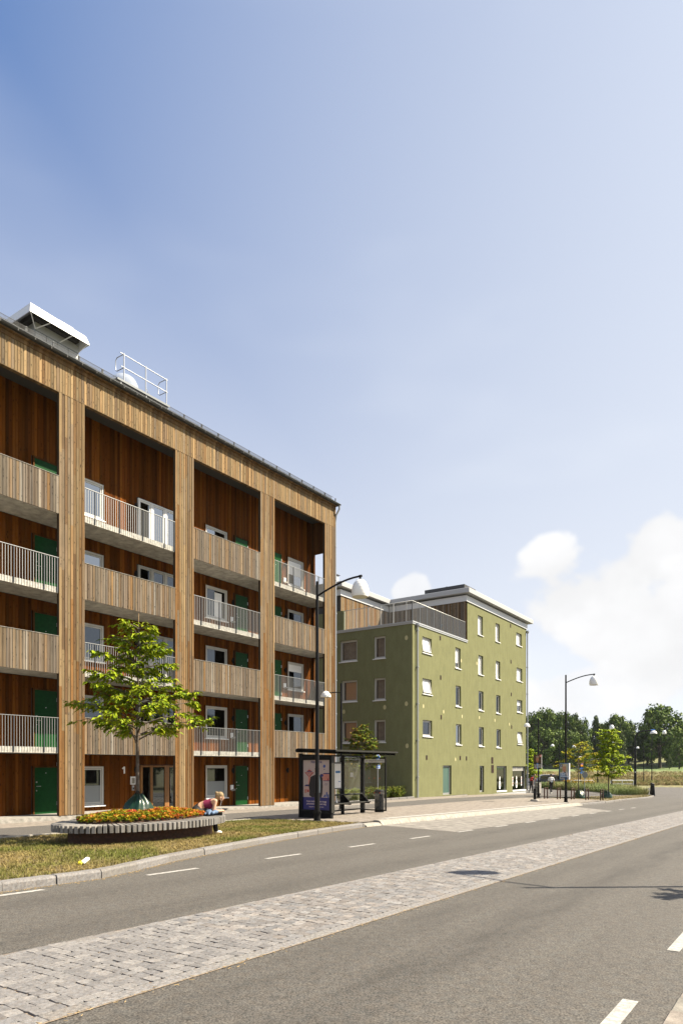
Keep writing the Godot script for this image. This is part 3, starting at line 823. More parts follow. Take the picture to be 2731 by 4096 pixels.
	for li in 5:
		var f: float = -0.28 if li == 0 else LEVELS[li - 1] + 0.2
		var top: float = 1.66 if li == 0 else LEVELS[li - 1] + 2.36
		if li == 0: holes.append({"x0": 14.12, "x1": 15.08, "y0": -0.13, "y1": 1.6, "k": "door", "flip": true})
		else: holes.append({"x0": 14.12, "x1": 15.08, "y0": f, "y1": top, "k": "door", "flip": true})
		holes.append({"x0": 11.2, "x1": 12.6, "y0": f + 0.9, "y1": top, "k": "win", "li": li})
		holes.append({"x0": 15.72, "x1": 17.09, "y0": top - 1.5 - (0.08 if li == 0 else 0.0), "y1": top - 0.05, "k": "win", "li": li, "bay": 2})
		if li == 0: holes.append({"x0": 18.9, "x1": 21.2, "y0": -0.28, "y1": 1.66, "k": "entrance"})
		else: holes.append({"x0": 18.8, "x1": 21.05, "y0": f, "y1": top, "k": "french", "li": li})
		holes.append({"x0": 22.62, "x1": 24.05, "y0": top - 1.5 if li else 0.13, "y1": top, "k": "win", "li": li, "bay": 3})
		holes.append({"x0": 24.59, "x1": 25.52, "y0": f - (0.05 if li == 0 else 0.0), "y1": top, "k": "door", "flip": false})
		if li > 0:
			holes.append({"x0": 27.2, "x1": 28.14, "y0": f, "y1": top, "k": "door", "flip": true})
			holes.append({"x0": 28.64, "x1": 30.02, "y0": top - 1.5, "y1": top, "k": "win", "li": li, "bay": 4})
	for h in holes:
		match h.k:
			"door": green_door(t, h.x0, h.x1, h.y0, h.y1, WB)
			"win":
				var o := {"trim": true, "t": 0.07}
				if h.li == 0: o["frosted"] = 0.78; o["glass"] = M.glass_dark
				if h.li == 4: o["glass"] = M.glass
				if h.li == 3 and h.get("bay", 0) == 2: o["glass"] = M.glass
				window(t, h.x0, h.x1, h.y0, h.y1, WB, o)
			"french":
				var gl = M.glass if h.li == 4 else M.glass_dark
				var xs := [h.x0, h.x0 + 0.72, h.x0 + 1.46, h.x1]
				for q in 3: window(t, xs[q], xs[q + 1] - 0.002, h.y0 + 0.05, h.y1, WB, {"sill": false, "t": 0.055, "glass": gl, "frame": M.frame if h.li != 4 else M.white_metal})
				var tb := MB.new(); tb.tube([Vector3(xs[2] + 0.12, h.y0 + 1.0, WB + 0.04), Vector3(xs[2] + 0.12, h.y0 + 1.16, WB + 0.04)], 0.012, 6)
				put("balcony_door_handle", tb.mesh(), M.steel, t)
	# curtain seen in one window, raised blinds in others
	boxp("roller_blind", Vector3(28.75, 12.0, WB - 0.028), Vector3(29.8, 12.72, WB - 0.02), M.blind, t)
	boxp("roller_blind", Vector3(28.75, 6.75, WB - 0.028), Vector3(29.9, 7.12, WB - 0.02), M.blind, t)
	boxp("curtain", Vector3(23.25, 8.65, WB - 0.028), Vector3(23.72, 9.85, WB - 0.02), M.blind, t)
	# entrance: oak frame with glass
	var en := Node3D.new(); named(en, "entrance", t)
	var ef := MB.new()
	for q in [[18.9, 19.0], [19.42, 19.54], [20.2, 20.44], [21.08, 21.2]]: ef.box(Vector3(q[0], -0.28, WB - 0.05), Vector3(q[1], 1.66, WB + 0.04))
	for q in [[19.0, 19.42], [19.54, 20.2], [20.44, 21.08]]:
		ef.box(Vector3(q[0], 1.58, WB - 0.05), Vector3(q[1], 1.655, WB + 0.035)); ef.box(Vector3(q[0], -0.28, WB - 0.05), Vector3(q[1], -0.16, WB + 0.035))
	put("oak_frame", ef.mesh(), M.entrance_wood, en)
	for q in [[19.0, 19.42], [19.54, 20.2], [20.44, 21.08]]: boxp("pane", Vector3(q[0], -0.16, WB - 0.02), Vector3(q[1], 1.58, WB), M.glass_dark, en)
	tubep("pull_handle", [Vector3(20.5, 0.45, WB + 0.07), Vector3(20.5, 1.15, WB + 0.07)], 0.014, M.steel, en)
	for q in [[0.35, 18.39, 18.62, 0.86, 1.19]]:
		var ic := boxp("notice_board", Vector3(q[1], q[3], WB + 0.001), Vector3(q[2], q[4], WB + 0.05), M.white_metal, t)
		boxp("sheet", Vector3(q[1] + 0.03, q[3] + 0.04, WB + 0.052), Vector3(q[2] - 0.03, q[4] - 0.05, WB + 0.054), M.kerb_pale, ic)
	var ik := boxp("intercom", Vector3(18.47, 0.62, WB + 0.001), Vector3(18.57, 0.82, WB + 0.04), M.pale_metal, t)
	boxp("keypad", Vector3(18.485, 0.65, WB + 0.042), Vector3(18.555, 0.74, WB + 0.046), M.black, ik)
	text("house_number", "1", 0.30, M.white_metal, t, Transform3D(Basis(), Vector3(18.06, 1.22, WB + 0.02)), 0.02)
	for L in [-0.25, LEVELS[0] + 0.2, LEVELS[1] + 0.2, LEVELS[2] + 0.2, LEVELS[3] + 0.2]:
		wall_lamp(t, 24.41, L + 1.66, WB); wall_lamp(t, 28.4 if L > 0 else 28.57, L + 1.66, WB); wall_lamp(t, 18.62, L + 1.72, WB)
		mailbox(t, 24.36, L + 0.72, WB)
		if L > 0: mailbox(t, 28.37, L + 0.72, WB)
	# boards of the wall behind, cut round the openings; the nearest ones as single pieces
	var bw := Node3D.new(); named(bw, "gallery_wall", t)
	var merged := MB.new()
	var spans := [[-0.28, 2.06], [2.3, 4.87], [5.11, 7.69], [7.93, 10.5], [10.74, 15.25]]
	var pieces := []
	k = 84
	while k * 0.12 < 30.8:
		var xa := k * 0.12 + 0.005; var xb := k * 0.12 + 0.115
		for sp in spans:
			var ys := [[maxf(sp[0], -0.13 if (sp[0] < 0 and xa < 18.6) else -99.0), sp[1]]]
			for h in holes:
				if xb < h.x0 - 0.02 or xa > h.x1 + 0.02: continue
				var nx := []
				for s in ys:
					if h.y1 + 0.03 <= s[0] or h.y0 - 0.02 >= s[1]: nx.append(s); continue
					if h.y0 - 0.02 - s[0] > 0.05: nx.append([s[0], h.y0 - 0.02])
					if s[1] - h.y1 - 0.03 > 0.05: nx.append([h.y1 + 0.03, s[1]])
				ys = nx
			for s in ys: pieces.append([xa, xb, s[0], s[1], k])
		k += 1
	var single := 0
	for q in pieces:
		var zf: float = WB + (0.0 if int(q[4]) % 2 else -0.008)
		var tone := rng.randi() % 5
		if q[0] > 12.3 and single < 300:
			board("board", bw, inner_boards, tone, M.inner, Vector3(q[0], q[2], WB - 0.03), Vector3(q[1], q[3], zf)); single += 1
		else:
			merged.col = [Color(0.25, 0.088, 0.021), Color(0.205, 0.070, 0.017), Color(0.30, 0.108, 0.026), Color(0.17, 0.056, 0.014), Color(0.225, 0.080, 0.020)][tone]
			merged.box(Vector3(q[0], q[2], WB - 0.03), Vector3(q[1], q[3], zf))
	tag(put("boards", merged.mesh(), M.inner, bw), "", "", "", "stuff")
	# gable end: wall of boards with the open gallery ends
	var ge := MB.new(); ge.col = Color(0.27, 0.19, 0.12)
	ge.box(Vector3(30.91, -0.28, -36.0), Vector3(30.97, 15.85, WB + 0.12))
	for q in [[-0.28, 2.3], [13.55, 15.85]]: ge.box(Vector3(30.91, q[0], WB + 0.12), Vector3(30.97, q[1], WF - 0.15))
	for L in LEVELS: ge.box(Vector3(30.91, L - 0.05, WB + 0.12), Vector3(30.97, L + 1.3, WF - 0.15))
	put("gable_wall", ge.mesh(), M.board, t)
	var gi := MB.new(); gi.col = Color(0.17, 0.07, 0.025)
	gi.box(Vector3(30.80, -0.28, WB - 0.02), Vector3(30.90, 15.3, WB + 0.16))
	for q in [[-0.28, 2.06], [13.5, 15.25]]: gi.box(Vector3(30.80, q[0], WB + 0.16), Vector3(30.90, q[1], WF - 0.15))
	put("gallery_end", gi.mesh(), M.inner, t)
	# on the roof: snow guard
	var sg := MB.new()
	for j in 3: sg.tube([Vector3(4.6, 16.10 + 0.135 * j, WF + 0.08), Vector3(30.7, 16.10 + 0.135 * j, WF + 0.08)], 0.009, 5)
	for j in 640: sg.box(Vector3(4.62 + j * 0.0405, 16.06, WF + 0.076), Vector3(4.63 + j * 0.0405, 16.37, WF + 0.084))
	put("snow_guard", sg.mesh(), M.gutter, roof)
	var sb := MB.new(); sb.box(Vector3(0, 16.0, WF + 0.02), Vector3(0.05, 16.4, WF + 0.07))
	var sbm := sb.mesh()
	for j in 27: put("snow_guard_bracket", sbm, M.steel_dark, roof, Vector3(4.9 + j, 0, 0))
	# ventilation hood
	var vh := thing("ventilation_hood", "boxy white metal ventilation hood on the timber house roof", "ventilation hood", Vector3(15.2, 16.6, -24.0))
	var vb := MB.new(); vb.box(Vector3(-0.8, -0.3, -1.0), Vector3(1.0, 1.46, 0.25)); put("housing", vb.mesh(), M.pale_metal, vh)
	var vs := MB.new()
	for j in 5: vs.box(Vector3(-0.82 + j * 0.455, -0.3, 0.252), Vector3(-0.805 + j * 0.455, 1.15, 0.262))
	vs.box(Vector3(-0.82, 1.15, 0.252), Vector3(1.02, 1.165, 0.262)); put("seam", vs.mesh(), M.steel_dark, vh)
	var hd := MB.new()
	for q in [[-1.32, 1.12, 0.82, 1.36, 1.68]]: pass
	var lo := [Vector3(-1.33, 1.36, 0.8), Vector3(1.13, 1.36, 0.8), Vector3(1.13, 1.36, -1.45), Vector3(-1.33, 1.36, -1.45)]
	var hi := [Vector3(-1.30, 1.68, 0.78), Vector3(1.02, 1.68, 0.7), Vector3(1.02, 1.68, -1.35), Vector3(-1.30, 1.68, -1.43)]
	for j in 4: hd.quad(lo[j], lo[(j + 1) % 4], hi[(j + 1) % 4], hi[j])
	hd.quad(hi[0], hi[1], hi[2], hi[3])
	for j in 4: hd.quad(lo[(j + 1) % 4] * Vector3(0.985, 1, 0.985), lo[j] * Vector3(0.985, 1, 0.985), hi[j] * Vector3(0.98, 0.985, 0.98), hi[(j + 1) % 4] * Vector3(0.98, 0.985, 0.98))
	put("hood", hd.mesh(), M.white_metal, vh)
	var vd := MB.new(); vd.box(Vector3(-1.0, 1.47, -1.2), Vector3(0.9, 1.64, 0.45)); put("duct_opening", vd.mesh(), M.room, vh)
	var st := MB.new()
	for q in [[-0.8, 0.25, -1.3, 0.78], [-0.8, 0.25, -0.5, 0.79], [0.2, 0.25, 0.4, 0.79], [1.0, 0.25, 1.05, 0.78], [1.0, -0.2, 1.1, -0.2], [-0.8, -0.4, -1.3, -0.4]]: st.tube([Vector3(q[0], 1.2, q[1]), Vector3(q[2], 1.37, q[3])], 0.02, 6)
	put("strut", st.mesh(), M.white_metal, vh)
	boxp("lid", Vector3(-0.1, 1.682, 0.1), Vector3(0.5, 1.74, 0.68), M.white_metal, vh)
	# roof walkway with guard rail and skylight dome
	var rw := thing("roof_walkway", "galvanised grating walkway with tubular guard rail at the timber house roof edge", "walkway", Vector3(18.0, 16.38, -21.85))
	var rr := MB.new()
	for q in [-1.12, -0.08, 0.97]: rr.tube([Vector3(q, 0, 0), Vector3(q, 1.08, 0)], 0.024, 8)
	put("post", rr.mesh(), M.zinc, rw)
	for y in [1.03, 0.53]: tubep("rail", [Vector3(-1.3 if y > 1 else -1.25, y, 0.0), Vector3(1.02, y, 0.0)], 0.017, M.zinc, rw, 8)
	for q in [-1.12, 0.97]: tubep("end_hoop", [Vector3(q, 1.05, 0), Vector3(q, 1.05, -0.42), Vector3(q, 0.97, -0.5), Vector3(q, 0.6, -0.5), Vector3(q, 0.53, -0.42), Vector3(q, 0.53, 0)], 0.017, M.zinc, rw, 8)
	tubep("brace", [Vector3(-0.08, 0.25, 0), Vector3(0.12, -0.02, 0.0)], 0.012, M.zinc, rw, 6)
	var gr := MB.new()
	for j in 70: gr.box(Vector3(-1.45 + j * 0.036, -0.05, -0.3), Vector3(-1.442 + j * 0.036, 0.0, 0.05))
	for j in 5: gr.box(Vector3(-1.45, -0.05, -0.3 + j * 0.085), Vector3(1.1, -0.002, -0.292 + j * 0.085))
	gr.box(Vector3(-1.46, -0.07, 0.05), Vector3(1.1, 0.01, 0.06)); put("grating", gr.mesh(), M.steel_dark, rw)
	var lg := MB.new()
	for q in [-1.3, -0.1, 1.0]: lg.box(Vector3(q, -0.34, -0.2), Vector3(q + 0.04, -0.05, -0.16)); lg.box(Vector3(q, -0.36, 0.0), Vector3(q + 0.04, -0.05, 0.04))
	put("bracket", lg.mesh(), M.steel_dark, rw)
	var dm := MB.new(); var pf := []
	for j in 9: pf.append(Vector2(0.55 * cos(j * PI / 16.0), 0.42 * sin(j * PI / 16.0)))
	dm.lathe(pf, 24); dm.lathe([Vector2(0.58, -0.55), Vector2(0.58, 0.0), Vector2(0.55, 0.0)], 24)
	var dome := thing("skylight_dome", "clear domed skylight on the timber house roof behind the guard rail", "skylight", Vector3(17.75, 16.98, -23.0))
	var dg := mat(Color(0.8, 0.86, 0.92), 0.05); dg.transparency = BaseMaterial3D.TRANSPARENCY_ALPHA; dg.albedo_color.a = 0.3
	put("dome", dm.mesh(), dg, dome)

func text(called: String, s: String, size: float, m: Material, parent: Node, at: Transform3D, depth := 0.004, align := HORIZONTAL_ALIGNMENT_CENTER, bold := 600) -> MeshInstance3D:
	var f := SystemFont.new(); f.font_names = PackedStringArray(["Droid Sans"]); f.font_weight = bold
	var t := TextMesh.new()
	t.text = s; t.font = f; t.font_size = 64; t.pixel_size = size / 48.0; t.depth = depth; t.horizontal_alignment = align; t.vertical_alignment = VERTICAL_ALIGNMENT_BOTTOM
	t.curve_step = 2.0
	var o := put(called, t, m, parent)
	o.transform = at
	return o

# ---------- the green house ----------
const GF := -21.6
const GX := 39.2
# a wall in a plane, with rectangular holes and their reveals; o + u * along + UP * y, holes are [u0, u1, y0, y1]
func holed_wall(o: Vector3, u: Vector3, u0: float, u1: float, y0: float, y1: float, holes: Array, depth: float) -> ArrayMesh:
	var b := MB.new()
	var n := u.cross(Vector3.UP)          # outwards
	var us := [u0, u1]; var ys := [y0, y1]
	for h in holes: us.append(h[0]); us.append(h[1]); ys.append(h[2]); ys.append(h[3])
	us.sort(); ys.sort()
	for i in range(us.size() - 1):
		if us[i + 1] - us[i] < 0.001: continue
		for j in range(ys.size() - 1):
			if ys[j + 1] - ys[j] < 0.001: continue
			var cu: float = (us[i] + us[i + 1]) / 2; var cy: float = (ys[j] + ys[j + 1]) / 2
			if cu < u0 or cu > u1 or cy < y0 or cy > y1: continue
			var hole := false
			for h in holes: if cu > h[0] and cu < h[1] and cy > h[2] and cy < h[3]: hole = true
			if not hole: b.quad(o + u * us[i] + Vector3.UP * ys[j], o + u * us[i + 1] + Vector3.UP * ys[j], o + u * us[i + 1] + Vector3.UP * ys[j + 1], o + u * us[i] + Vector3.UP * ys[j + 1])
	for h in holes:
		var p := []
		for q in [[h[0], h[2]], [h[1], h[2]], [h[1], h[3]], [h[0], h[3]]]: p.append(o + u * q[0] + Vector3.UP * q[1])
		for k in 4:
			var a: Vector3 = p[k]; var c: Vector3 = p[(k + 1) % 4]
			b.quad(a, c, c - n * depth, a - n * depth)
	return b.mesh()

func green_window(parent: Node, at: Transform3D, w: float, h: float, opt := {}):
	# origin lower left corner in the wall's plane, local +Z outwards; the window sits back in its reveal
	var n := Node3D.new(); n.transform = at
	named(n, "window", parent)
	var back := -0.13
	var tall: bool = opt.get("door", false)
	var fm: Material = M.frame_grey if tall else M.frame
	var fr := MB.new(); var t := 0.07
	fr.box(Vector3(0, 0, back - 0.08), Vector3(t, h, back)); fr.box(Vector3(w - t, 0, back - 0.08), Vector3(w, h, back)); fr.box(Vector3(t, 0, back - 0.08), Vector3(w - t, t, back)); fr.box(Vector3(t, h - t, back - 0.08), Vector3(w - t, h, back))
	put("frame", fr.mesh(), fm, n)
	var s := Node3D.new(); named(s, "sash", n)
	s.position = Vector3(0, h - t, back - 0.01)
	var a := t + 0.005; var q := 0.055; var hh := h - t - 0.005
	var sf := MB.new()
	sf.box(Vector3(a, -hh + a, -0.05), Vector3(a + q, -0.005, 0.02)); sf.box(Vector3(w - a - q, -hh + a, -0.05), Vector3(w - a, -0.005, 0.02)); sf.box(Vector3(a + q, -hh + a, -0.05), Vector3(w - a - q, -hh + a + q, 0.02)); sf.box(Vector3(a + q, -q, -0.05), Vector3(w - a - q, -0.005, 0.02))
	put("sash_frame", sf.mesh(), fm, s)
	var gm: Material = opt.get("glass", M.pane if opt.has("blind") else M.glass)
	boxp("pane", Vector3(a + q, -hh + a + q, -0.02), Vector3(w - a - q, -q, -0.005), gm, s)
	if opt.has("curtain"):
		var cb := MB.new()
		var cn := int(w / 0.06)
		for k in cn: cb.box(Vector3(a + q + k * (w - 0.25) / cn, -hh + a + q, -0.30 + 0.03 * (k % 2)), Vector3(a + q + (k + 1.06) * (w - 0.25) / cn, -q, -0.26 + 0.03 * (k % 2)))
		put("curtain", cb.mesh(), opt.curtain, n, Vector3(0, h - t, back))
		boxp("room", Vector3(0.01, 0.01, back - 0.7), Vector3(w - 0.01, h - 0.01, back - 0.65), M.room, n)
	if opt.get("blind", 0.0) > 0.0: boxp("blind", Vector3(a + q, -hh + a + q + (1.0 - opt.blind) * h, -0.045), Vector3(w - a - q, -q, -0.035), M.blind, s)
	if opt.has("open"): s.rotation.x = -opt.open
	if not tall:
		var sl := MB.new(); sl.box(Vector3(-0.05, -0.05, back), Vector3(w + 0.05, -0.004, 0.07)); put("sill", sl.mesh(), M.white_metal, n)
		var bt := MB.new(); bt.box(Vector3(0.01, 0.002, back), Vector3(w - 0.01, 0.06, back + 0.05)); put("ledge", bt.mesh(), M.white_metal, n)

func grille(parent: Node, at: Transform3D, w: float, h: float):
	var n := Node3D.new(); n.transform = at; named(n, "wall_vent", parent)
	boxp("recess", Vector3(0, 0, 0.001), Vector3(w, h, 0.004), M.black_mat, n)
	var g := MB.new(); var m := int(h / 0.05)
	for k in m: g.box(Vector3(0, k * h / m, 0.004), Vector3(w, (k + 0.45) * h / m, 0.02))
	put("slats", g.mesh(), M.corten, n)

func make_green_house():
	var t := thing("green_apartment_house", "olive green plastered apartment house with stepped roof terrace and metal cornices", "building")
	rng.seed = 21
	M.cornice = mat(Color(0.52, 0.54, 0.57), 0.45)
	M.roof_edge = mat(Color(0.36, 0.37, 0.38), 0.5)
	var o := Vector3(0, 0, GF)
	var wins := []   # x0, x1, y0, y1, options
	for q in [[40.56, 41.88, 9.2, 10.28, {"open": 0.17, "blind": 1.0}], [40.58, 41.9, 6.46, 7.5, {"open": 0.19, "blind": 1.0}], [40.62, 41.95, 3.62, 4.72, {"glass": M.glass_dark}],
		[45.6, 46.5, 8.76, 10.27, {"blind": 0.8}], [45.66, 46.55, 5.98, 7.5, {"glass": M.glass_dark}], [45.7, 46.62, 3.2, 4.7, {}],
		[49.62, 50.57, 11.83, 13.33, {"blind": 1.0}], [49.7, 50.63, 8.75, 10.26, {"blind": 1.0}], [49.76, 50.68, 5.97, 7.48, {"glass": M.glass_dark}], [49.82, 50.75, 3.18, 4.68, {"glass": M.glass_dark}],
		[53.15, 54.05, 11.83, 13.33, {"blind": 1.0}], [53.2, 54.14, 8.77, 10.26, {"blind": 1.0}], [53.28, 54.18, 5.96, 7.46, {"glass": M.glass_dark}], [53.35, 54.27, 3.15, 4.66, {"glass": M.glass_dark}],
		[57.83, 59.15, 12.22, 13.32, {"blind": 1.0}], [57.92, 59.28, 9.1, 10.26, {"blind": 1.0}], [58.0, 59.31, 6.35, 7.46, {"blind": 0.55}], [58.1, 59.31, 3.55, 4.65, {"open": 0.18, "blind": 1.0}]]: wins.append(q)
	var shops := [[43.6, 44.96, -0.40, 1.68], [49.95, 50.8, -0.41, 1.65], [53.36, 55.56, -0.52, 1.64], [56.92, 60.18, -0.57, 1.62]]
	var low := []; var high := []
	for q in wins + shops:
		if q[0] < 47.5: low.append([q[0], q[1], q[2], q[3]])
		else: high.append([q[0], q[1], q[2], q[3]])
	put("wall", holed_wall(o, Vector3(1, 0, 0), GX, 47.66, -0.47, 11.0, low, 0.16), M.green_wall, t)
	put("wall", holed_wall(o + Vector3(0, 0, -0.002), Vector3(1, 0, 0), 47.67, 60.3, -0.62, 14.0, high, 0.16), M.green_wall, t)
	for q in wins: green_window(t, Transform3D(Basis(), Vector3(q[0], q[2], GF)), q[1] - q[0], q[3] - q[2], q[4])
	# side wall towards the timber house
	var side := [[-27.34, -25.9, 8.84, 10.32], [-24.57, -23.65, 8.83, 10.33], [-27.2, -25.9, 6.06, 7.55], [-24.57, -23.64, 6.04, 7.54], [-27.2, -25.9, 3.22, 4.75], [-24.57, -23.64, 3.22, 4.74]]
	var su := []
	for q in side: su.append([q[0] - GF, q[1] - GF, q[2], q[3]])
	su.append([-6.9, -5.0, -0.45, 1.68])
	put("wall", holed_wall(Vector3(GX, 0, GF), Vector3(0, 0, 1), -14.0, 0.0, -0.47, 11.0, su, 0.16), M.green_wall, t)
	var turned := Basis(Vector3(0, 0, 1), Vector3.UP, Vector3(-1, 0, 0))
	for k in side.size():
		var q: Array = side[k]
		var op := {"glass": M.pane, "curtain": [M.inner, M.curtain, M.curtain_orange, M.curtain, M.curtain_orange, M.curtain][k]}
		if k == 0: op.curtain = M.curtain
		green_window(t, Transform3D(turned, Vector3(GX, q[2], q[0])), q[1] - q[0], q[3] - q[2], op)
	boxp("stair_door", Vector3(GX + 0.1, -0.45, GF - 6.9), Vector3(GX + 0.15, 1.68, GF - 5.0), M.glass_dark, t)
	text("house_number", "3", 0.30, M.kerb_pale, t, Transform3D(turned, Vector3(GX - 0.02, 1.22, -26.37)), 0.02)
	var lp := MB.new(); lp.xf = Transform3D(turned, Vector3(GX, 1.36, -26.07)); lp.tube([Vector3(0, 0, 0), Vector3(0, 0, 0.09)], 0.13, 16); put("porch_lamp", lp.mesh(), M.black_mat, t)
	boxp("notice_board", Vector3(GX - 0.03, 0.88, -26.44), Vector3(GX - 0.002, 1.19, -26.2), M.white_metal, t)
	boxp("intercom", Vector3(GX - 0.03, 0.79, -26.12), Vector3(GX - 0.002, 0.98, -26.03), M.steel_dark, t)
	boxp("alarm_box", Vector3(GX - 0.08, 2.4, -23.9), Vector3(GX - 0.002, 2.5, -23.8), M.white_metal, t)
	# other walls, roofs
	boxp("core", Vector3(GX + 0.8, -1.2, -35.6), Vector3(60.1, 10.9, GF - 0.75), M.room, t)
	boxp("end_wall", Vector3(60.2, -1.2, -35.6), Vector3(60.298, 13.98, GF - 0.17), M.green_wall, t)
	boxp("terrace_floor", Vector3(GX + 0.05, 10.9, -34.0), Vector3(60.15, 11.0, GF - 0.18), M.concrete, t)
	boxp("top_storey_core", Vector3(47.5, 11.0, -35.6), Vector3(60.1, 14.3, GF - 0.75), M.room, t)
	boxp("top_storey_core", Vector3(40.7, 11.0, -35.6), Vector3(47.5, 14.3, -28.35), M.room, t)
	boxp("terrace_wall", Vector3(GX, 11.0, -35.0), Vector3(GX + 0.3, 12.42, -27.05), M.green_wall, t)
	# timber walls of the set-back top storey, single boards
	var tw := Node3D.new(); named(tw, "terrace_timber_wall", t)
	for k in 60:
		var x := 40.7 + k * 0.112
		if x < 47.3: board("board", tw, unit_boards, [1, 2, 4, 5, 6, 3][rng.randi() % 6], M.board, Vector3(x + 0.003, 11.05, -28.33), Vector3(x + 0.108, 13.98, -28.3))
	for k in 59:
		var z := -28.28 + k * 0.113
		if z < GF - 0.05: board("board", tw, unit_boards, [6, 7, 5, 2][rng.randi() % 4], M.board, Vector3(47.44, 11.05, z + 0.003), Vector3(47.47, 13.98, z + 0.109))
	for q in [[Vector3(44.5, 12.35, -28.29), Basis()], [Vector3(47.43, 12.35, -23.6), turned]]:
		var w := MB.new(); w.xf = Transform3D(q[1], q[0]); w.tube([Vector3(0, 0, 0), Vector3(0, 0, 0.09)], 0.12, 14); put("terrace_lamp", w.mesh(), M.steel_dark, t)
	boxp("terrace_bench", Vector3(45.9, 11.02, -27.6), Vector3(47.2, 11.45, -27.1), M.slat, t)
	# cornices: band, shadow gap and jutting roof edge
	var c1 := MB.new()
	c1.box(Vector3(47.38, 13.96, GF + 0.002), Vector3(60.42, 14.4, GF + 0.07)); c1.box(Vector3(47.38, 13.96, -28.2), Vector3(47.44, 14.4, GF + 0.002)); c1.box(Vector3(40.66, 13.96, -28.3), Vector3(47.38, 14.4, -28.24)); c1.box(Vector3(40.6, 13.96, -35.6), Vector3(40.66, 14.4, -28.24))
	c1.box(Vector3(60.31, 13.96, -35.6), Vector3(60.42, 14.4, GF + 0.002))
	put("cornice_band", c1.mesh(), M.cornice, t)
	var c2 := MB.new(); c2.box(Vector3(47.6, 14.4, -35.6), Vector3(60.2, 14.5, GF - 0.15)); c2.box(Vector3(40.8, 14.4, -35.6), Vector3(47.6, 14.5, -28.45)); put("shadow_gap", c2.mesh(), M.steel_dark, t)
	var c3 := MB.new()
	c3.cbox(Vector3(47.05, 14.52, -35.9), Vector3(61.0, 14.88, GF + 0.42), 0.03); c3.cbox(Vector3(40.25, 14.522, -35.9), Vector3(47.3, 14.878, -27.9), 0.03)
	put("roof_edge", c3.mesh(), M.roof_edge, t)
	var pp := MB.new(); pp.box(Vector3(47.7, 14.88, -25.2), Vector3(49.8, 15.34, GF - 0.25)); put("roof_parapet_box", pp.mesh(), M.roof, t)
	var vt := MB.new(); vt.tube([Vector3(48.3, 15.34, -23.6), Vector3(48.3, 15.46, -23.6)], 0.09, 10); vt.lathe([Vector2(0.05, 0.0), Vector2(0.07, 0.05), Vector2(0.0, 0.1)], 10, Vector3(48.3, 15.46, -23.6)); put("roof_vent", vt.mesh(), M.steel_dark, t)
	boxp("roof_hatch", Vector3(44.6, 14.88, -32.0), Vector3(46.6, 15.5, -29.6), M.white_metal, t)
	var ch := boxp("chimney", Vector3(40.35, 14.88, -28.9), Vector3(40.75, 15.35, -28.5), M.pale_metal, t)
	boxp("chimney_cap", Vector3(40.28, 15.42, -28.97), Vector3(40.82, 15.46, -28.43), M.roof, ch)
	# terrace edge and its railing
	var te := MB.new()
	te.box(Vector3(GX - 0.08, 10.98, GF - 0.2), Vector3(47.62, 11.06, GF + 0.08)); te.box(Vector3(GX - 0.08, 10.98, -35.0), Vector3(GX + 0.2, 11.06, GF - 0.2)); te.box(Vector3(GX - 0.05, 10.88, GF + 0.003), Vector3(47.62, 10.978, GF + 0.05)); te.box(Vector3(GX - 0.05, 10.88, -35.0), Vector3(GX - 0.003, 10.978, GF + 0.003))
	put("terrace_coping", te.mesh(), M.pale_metal, t)
	var rl := Node3D.new(); named(rl, "terrace_railing", t)
	tubep("top_rail", [Vector3(GX + 0.08, 12.4, -27.05), Vector3(GX + 0.08, 12.4, GF - 0.06), Vector3(47.42, 12.4, GF - 0.06)], 0.02, M.steel, rl, 6)
	var ps := MB.new(); ps.box(Vector3(-0.02, 11.06, -0.02), Vector3(0.02, 12.39, 0.02)); var psm := ps.mesh()
	for k in 6: put("post", psm, M.steel, rl, Vector3(GX + 0.08, 0, lerpf(-27.0, GF - 0.5, k / 5.0)))
	for k in 9: put("post", psm, M.steel_dark, rl, Vector3(lerpf(GX + 0.1, 47.38, k / 8.0), 0, GF - 0.06))
	var bl := MB.new()
	for k in 52: bl.box(Vector3(GX + 0.075, 11.1, -26.95 + k * 0.103), Vector3(GX + 0.085, 12.39, -26.94 + k * 0.103))
	for k in 80: bl.box(Vector3(GX + 0.15 + k * 0.102, 11.1, GF - 0.065), Vector3(GX + 0.16 + k * 0.102, 12.39, GF - 0.055))
	tag(put("balusters", bl.mesh(), M.steel, rl), "", "", "", "stuff")
	# downpipes
	for q in [[39.72, 10.85, 47.0], [60.36, 13.7, 0.0]]:
		var x: float = q[0]
		var d := MB.new(); d.tube([Vector3(x, q[1], GF + 0.1), Vector3(x, -0.45, GF + 0.1), Vector3(x, -0.55, GF + 0.22)], 0.055, 10); d.lathe([Vector2(0.06, -0.15), Vector2(0.14, 0.0), Vector2(0.14, 0.12)], 10, Vector3(x, q[1], GF + 0.1))
		var dpp := put("downpipe", d.mesh(), M.zinc, t)
		for k in 5: boxp("clamp", Vector3(x - 0.075, 0.9 + k * 2.4, GF + 0.003), Vector3(x + 0.075, 0.95 + k * 2.4, GF + 0.17), M.zinc, dpp)
	var jn := MB.new(); jn.box(Vector3(47.655, -0.45, GF - 0.05), Vector3(47.675, 11.0, GF - 0.004)); put("wall_joint", jn.mesh(), M.black_mat, t)
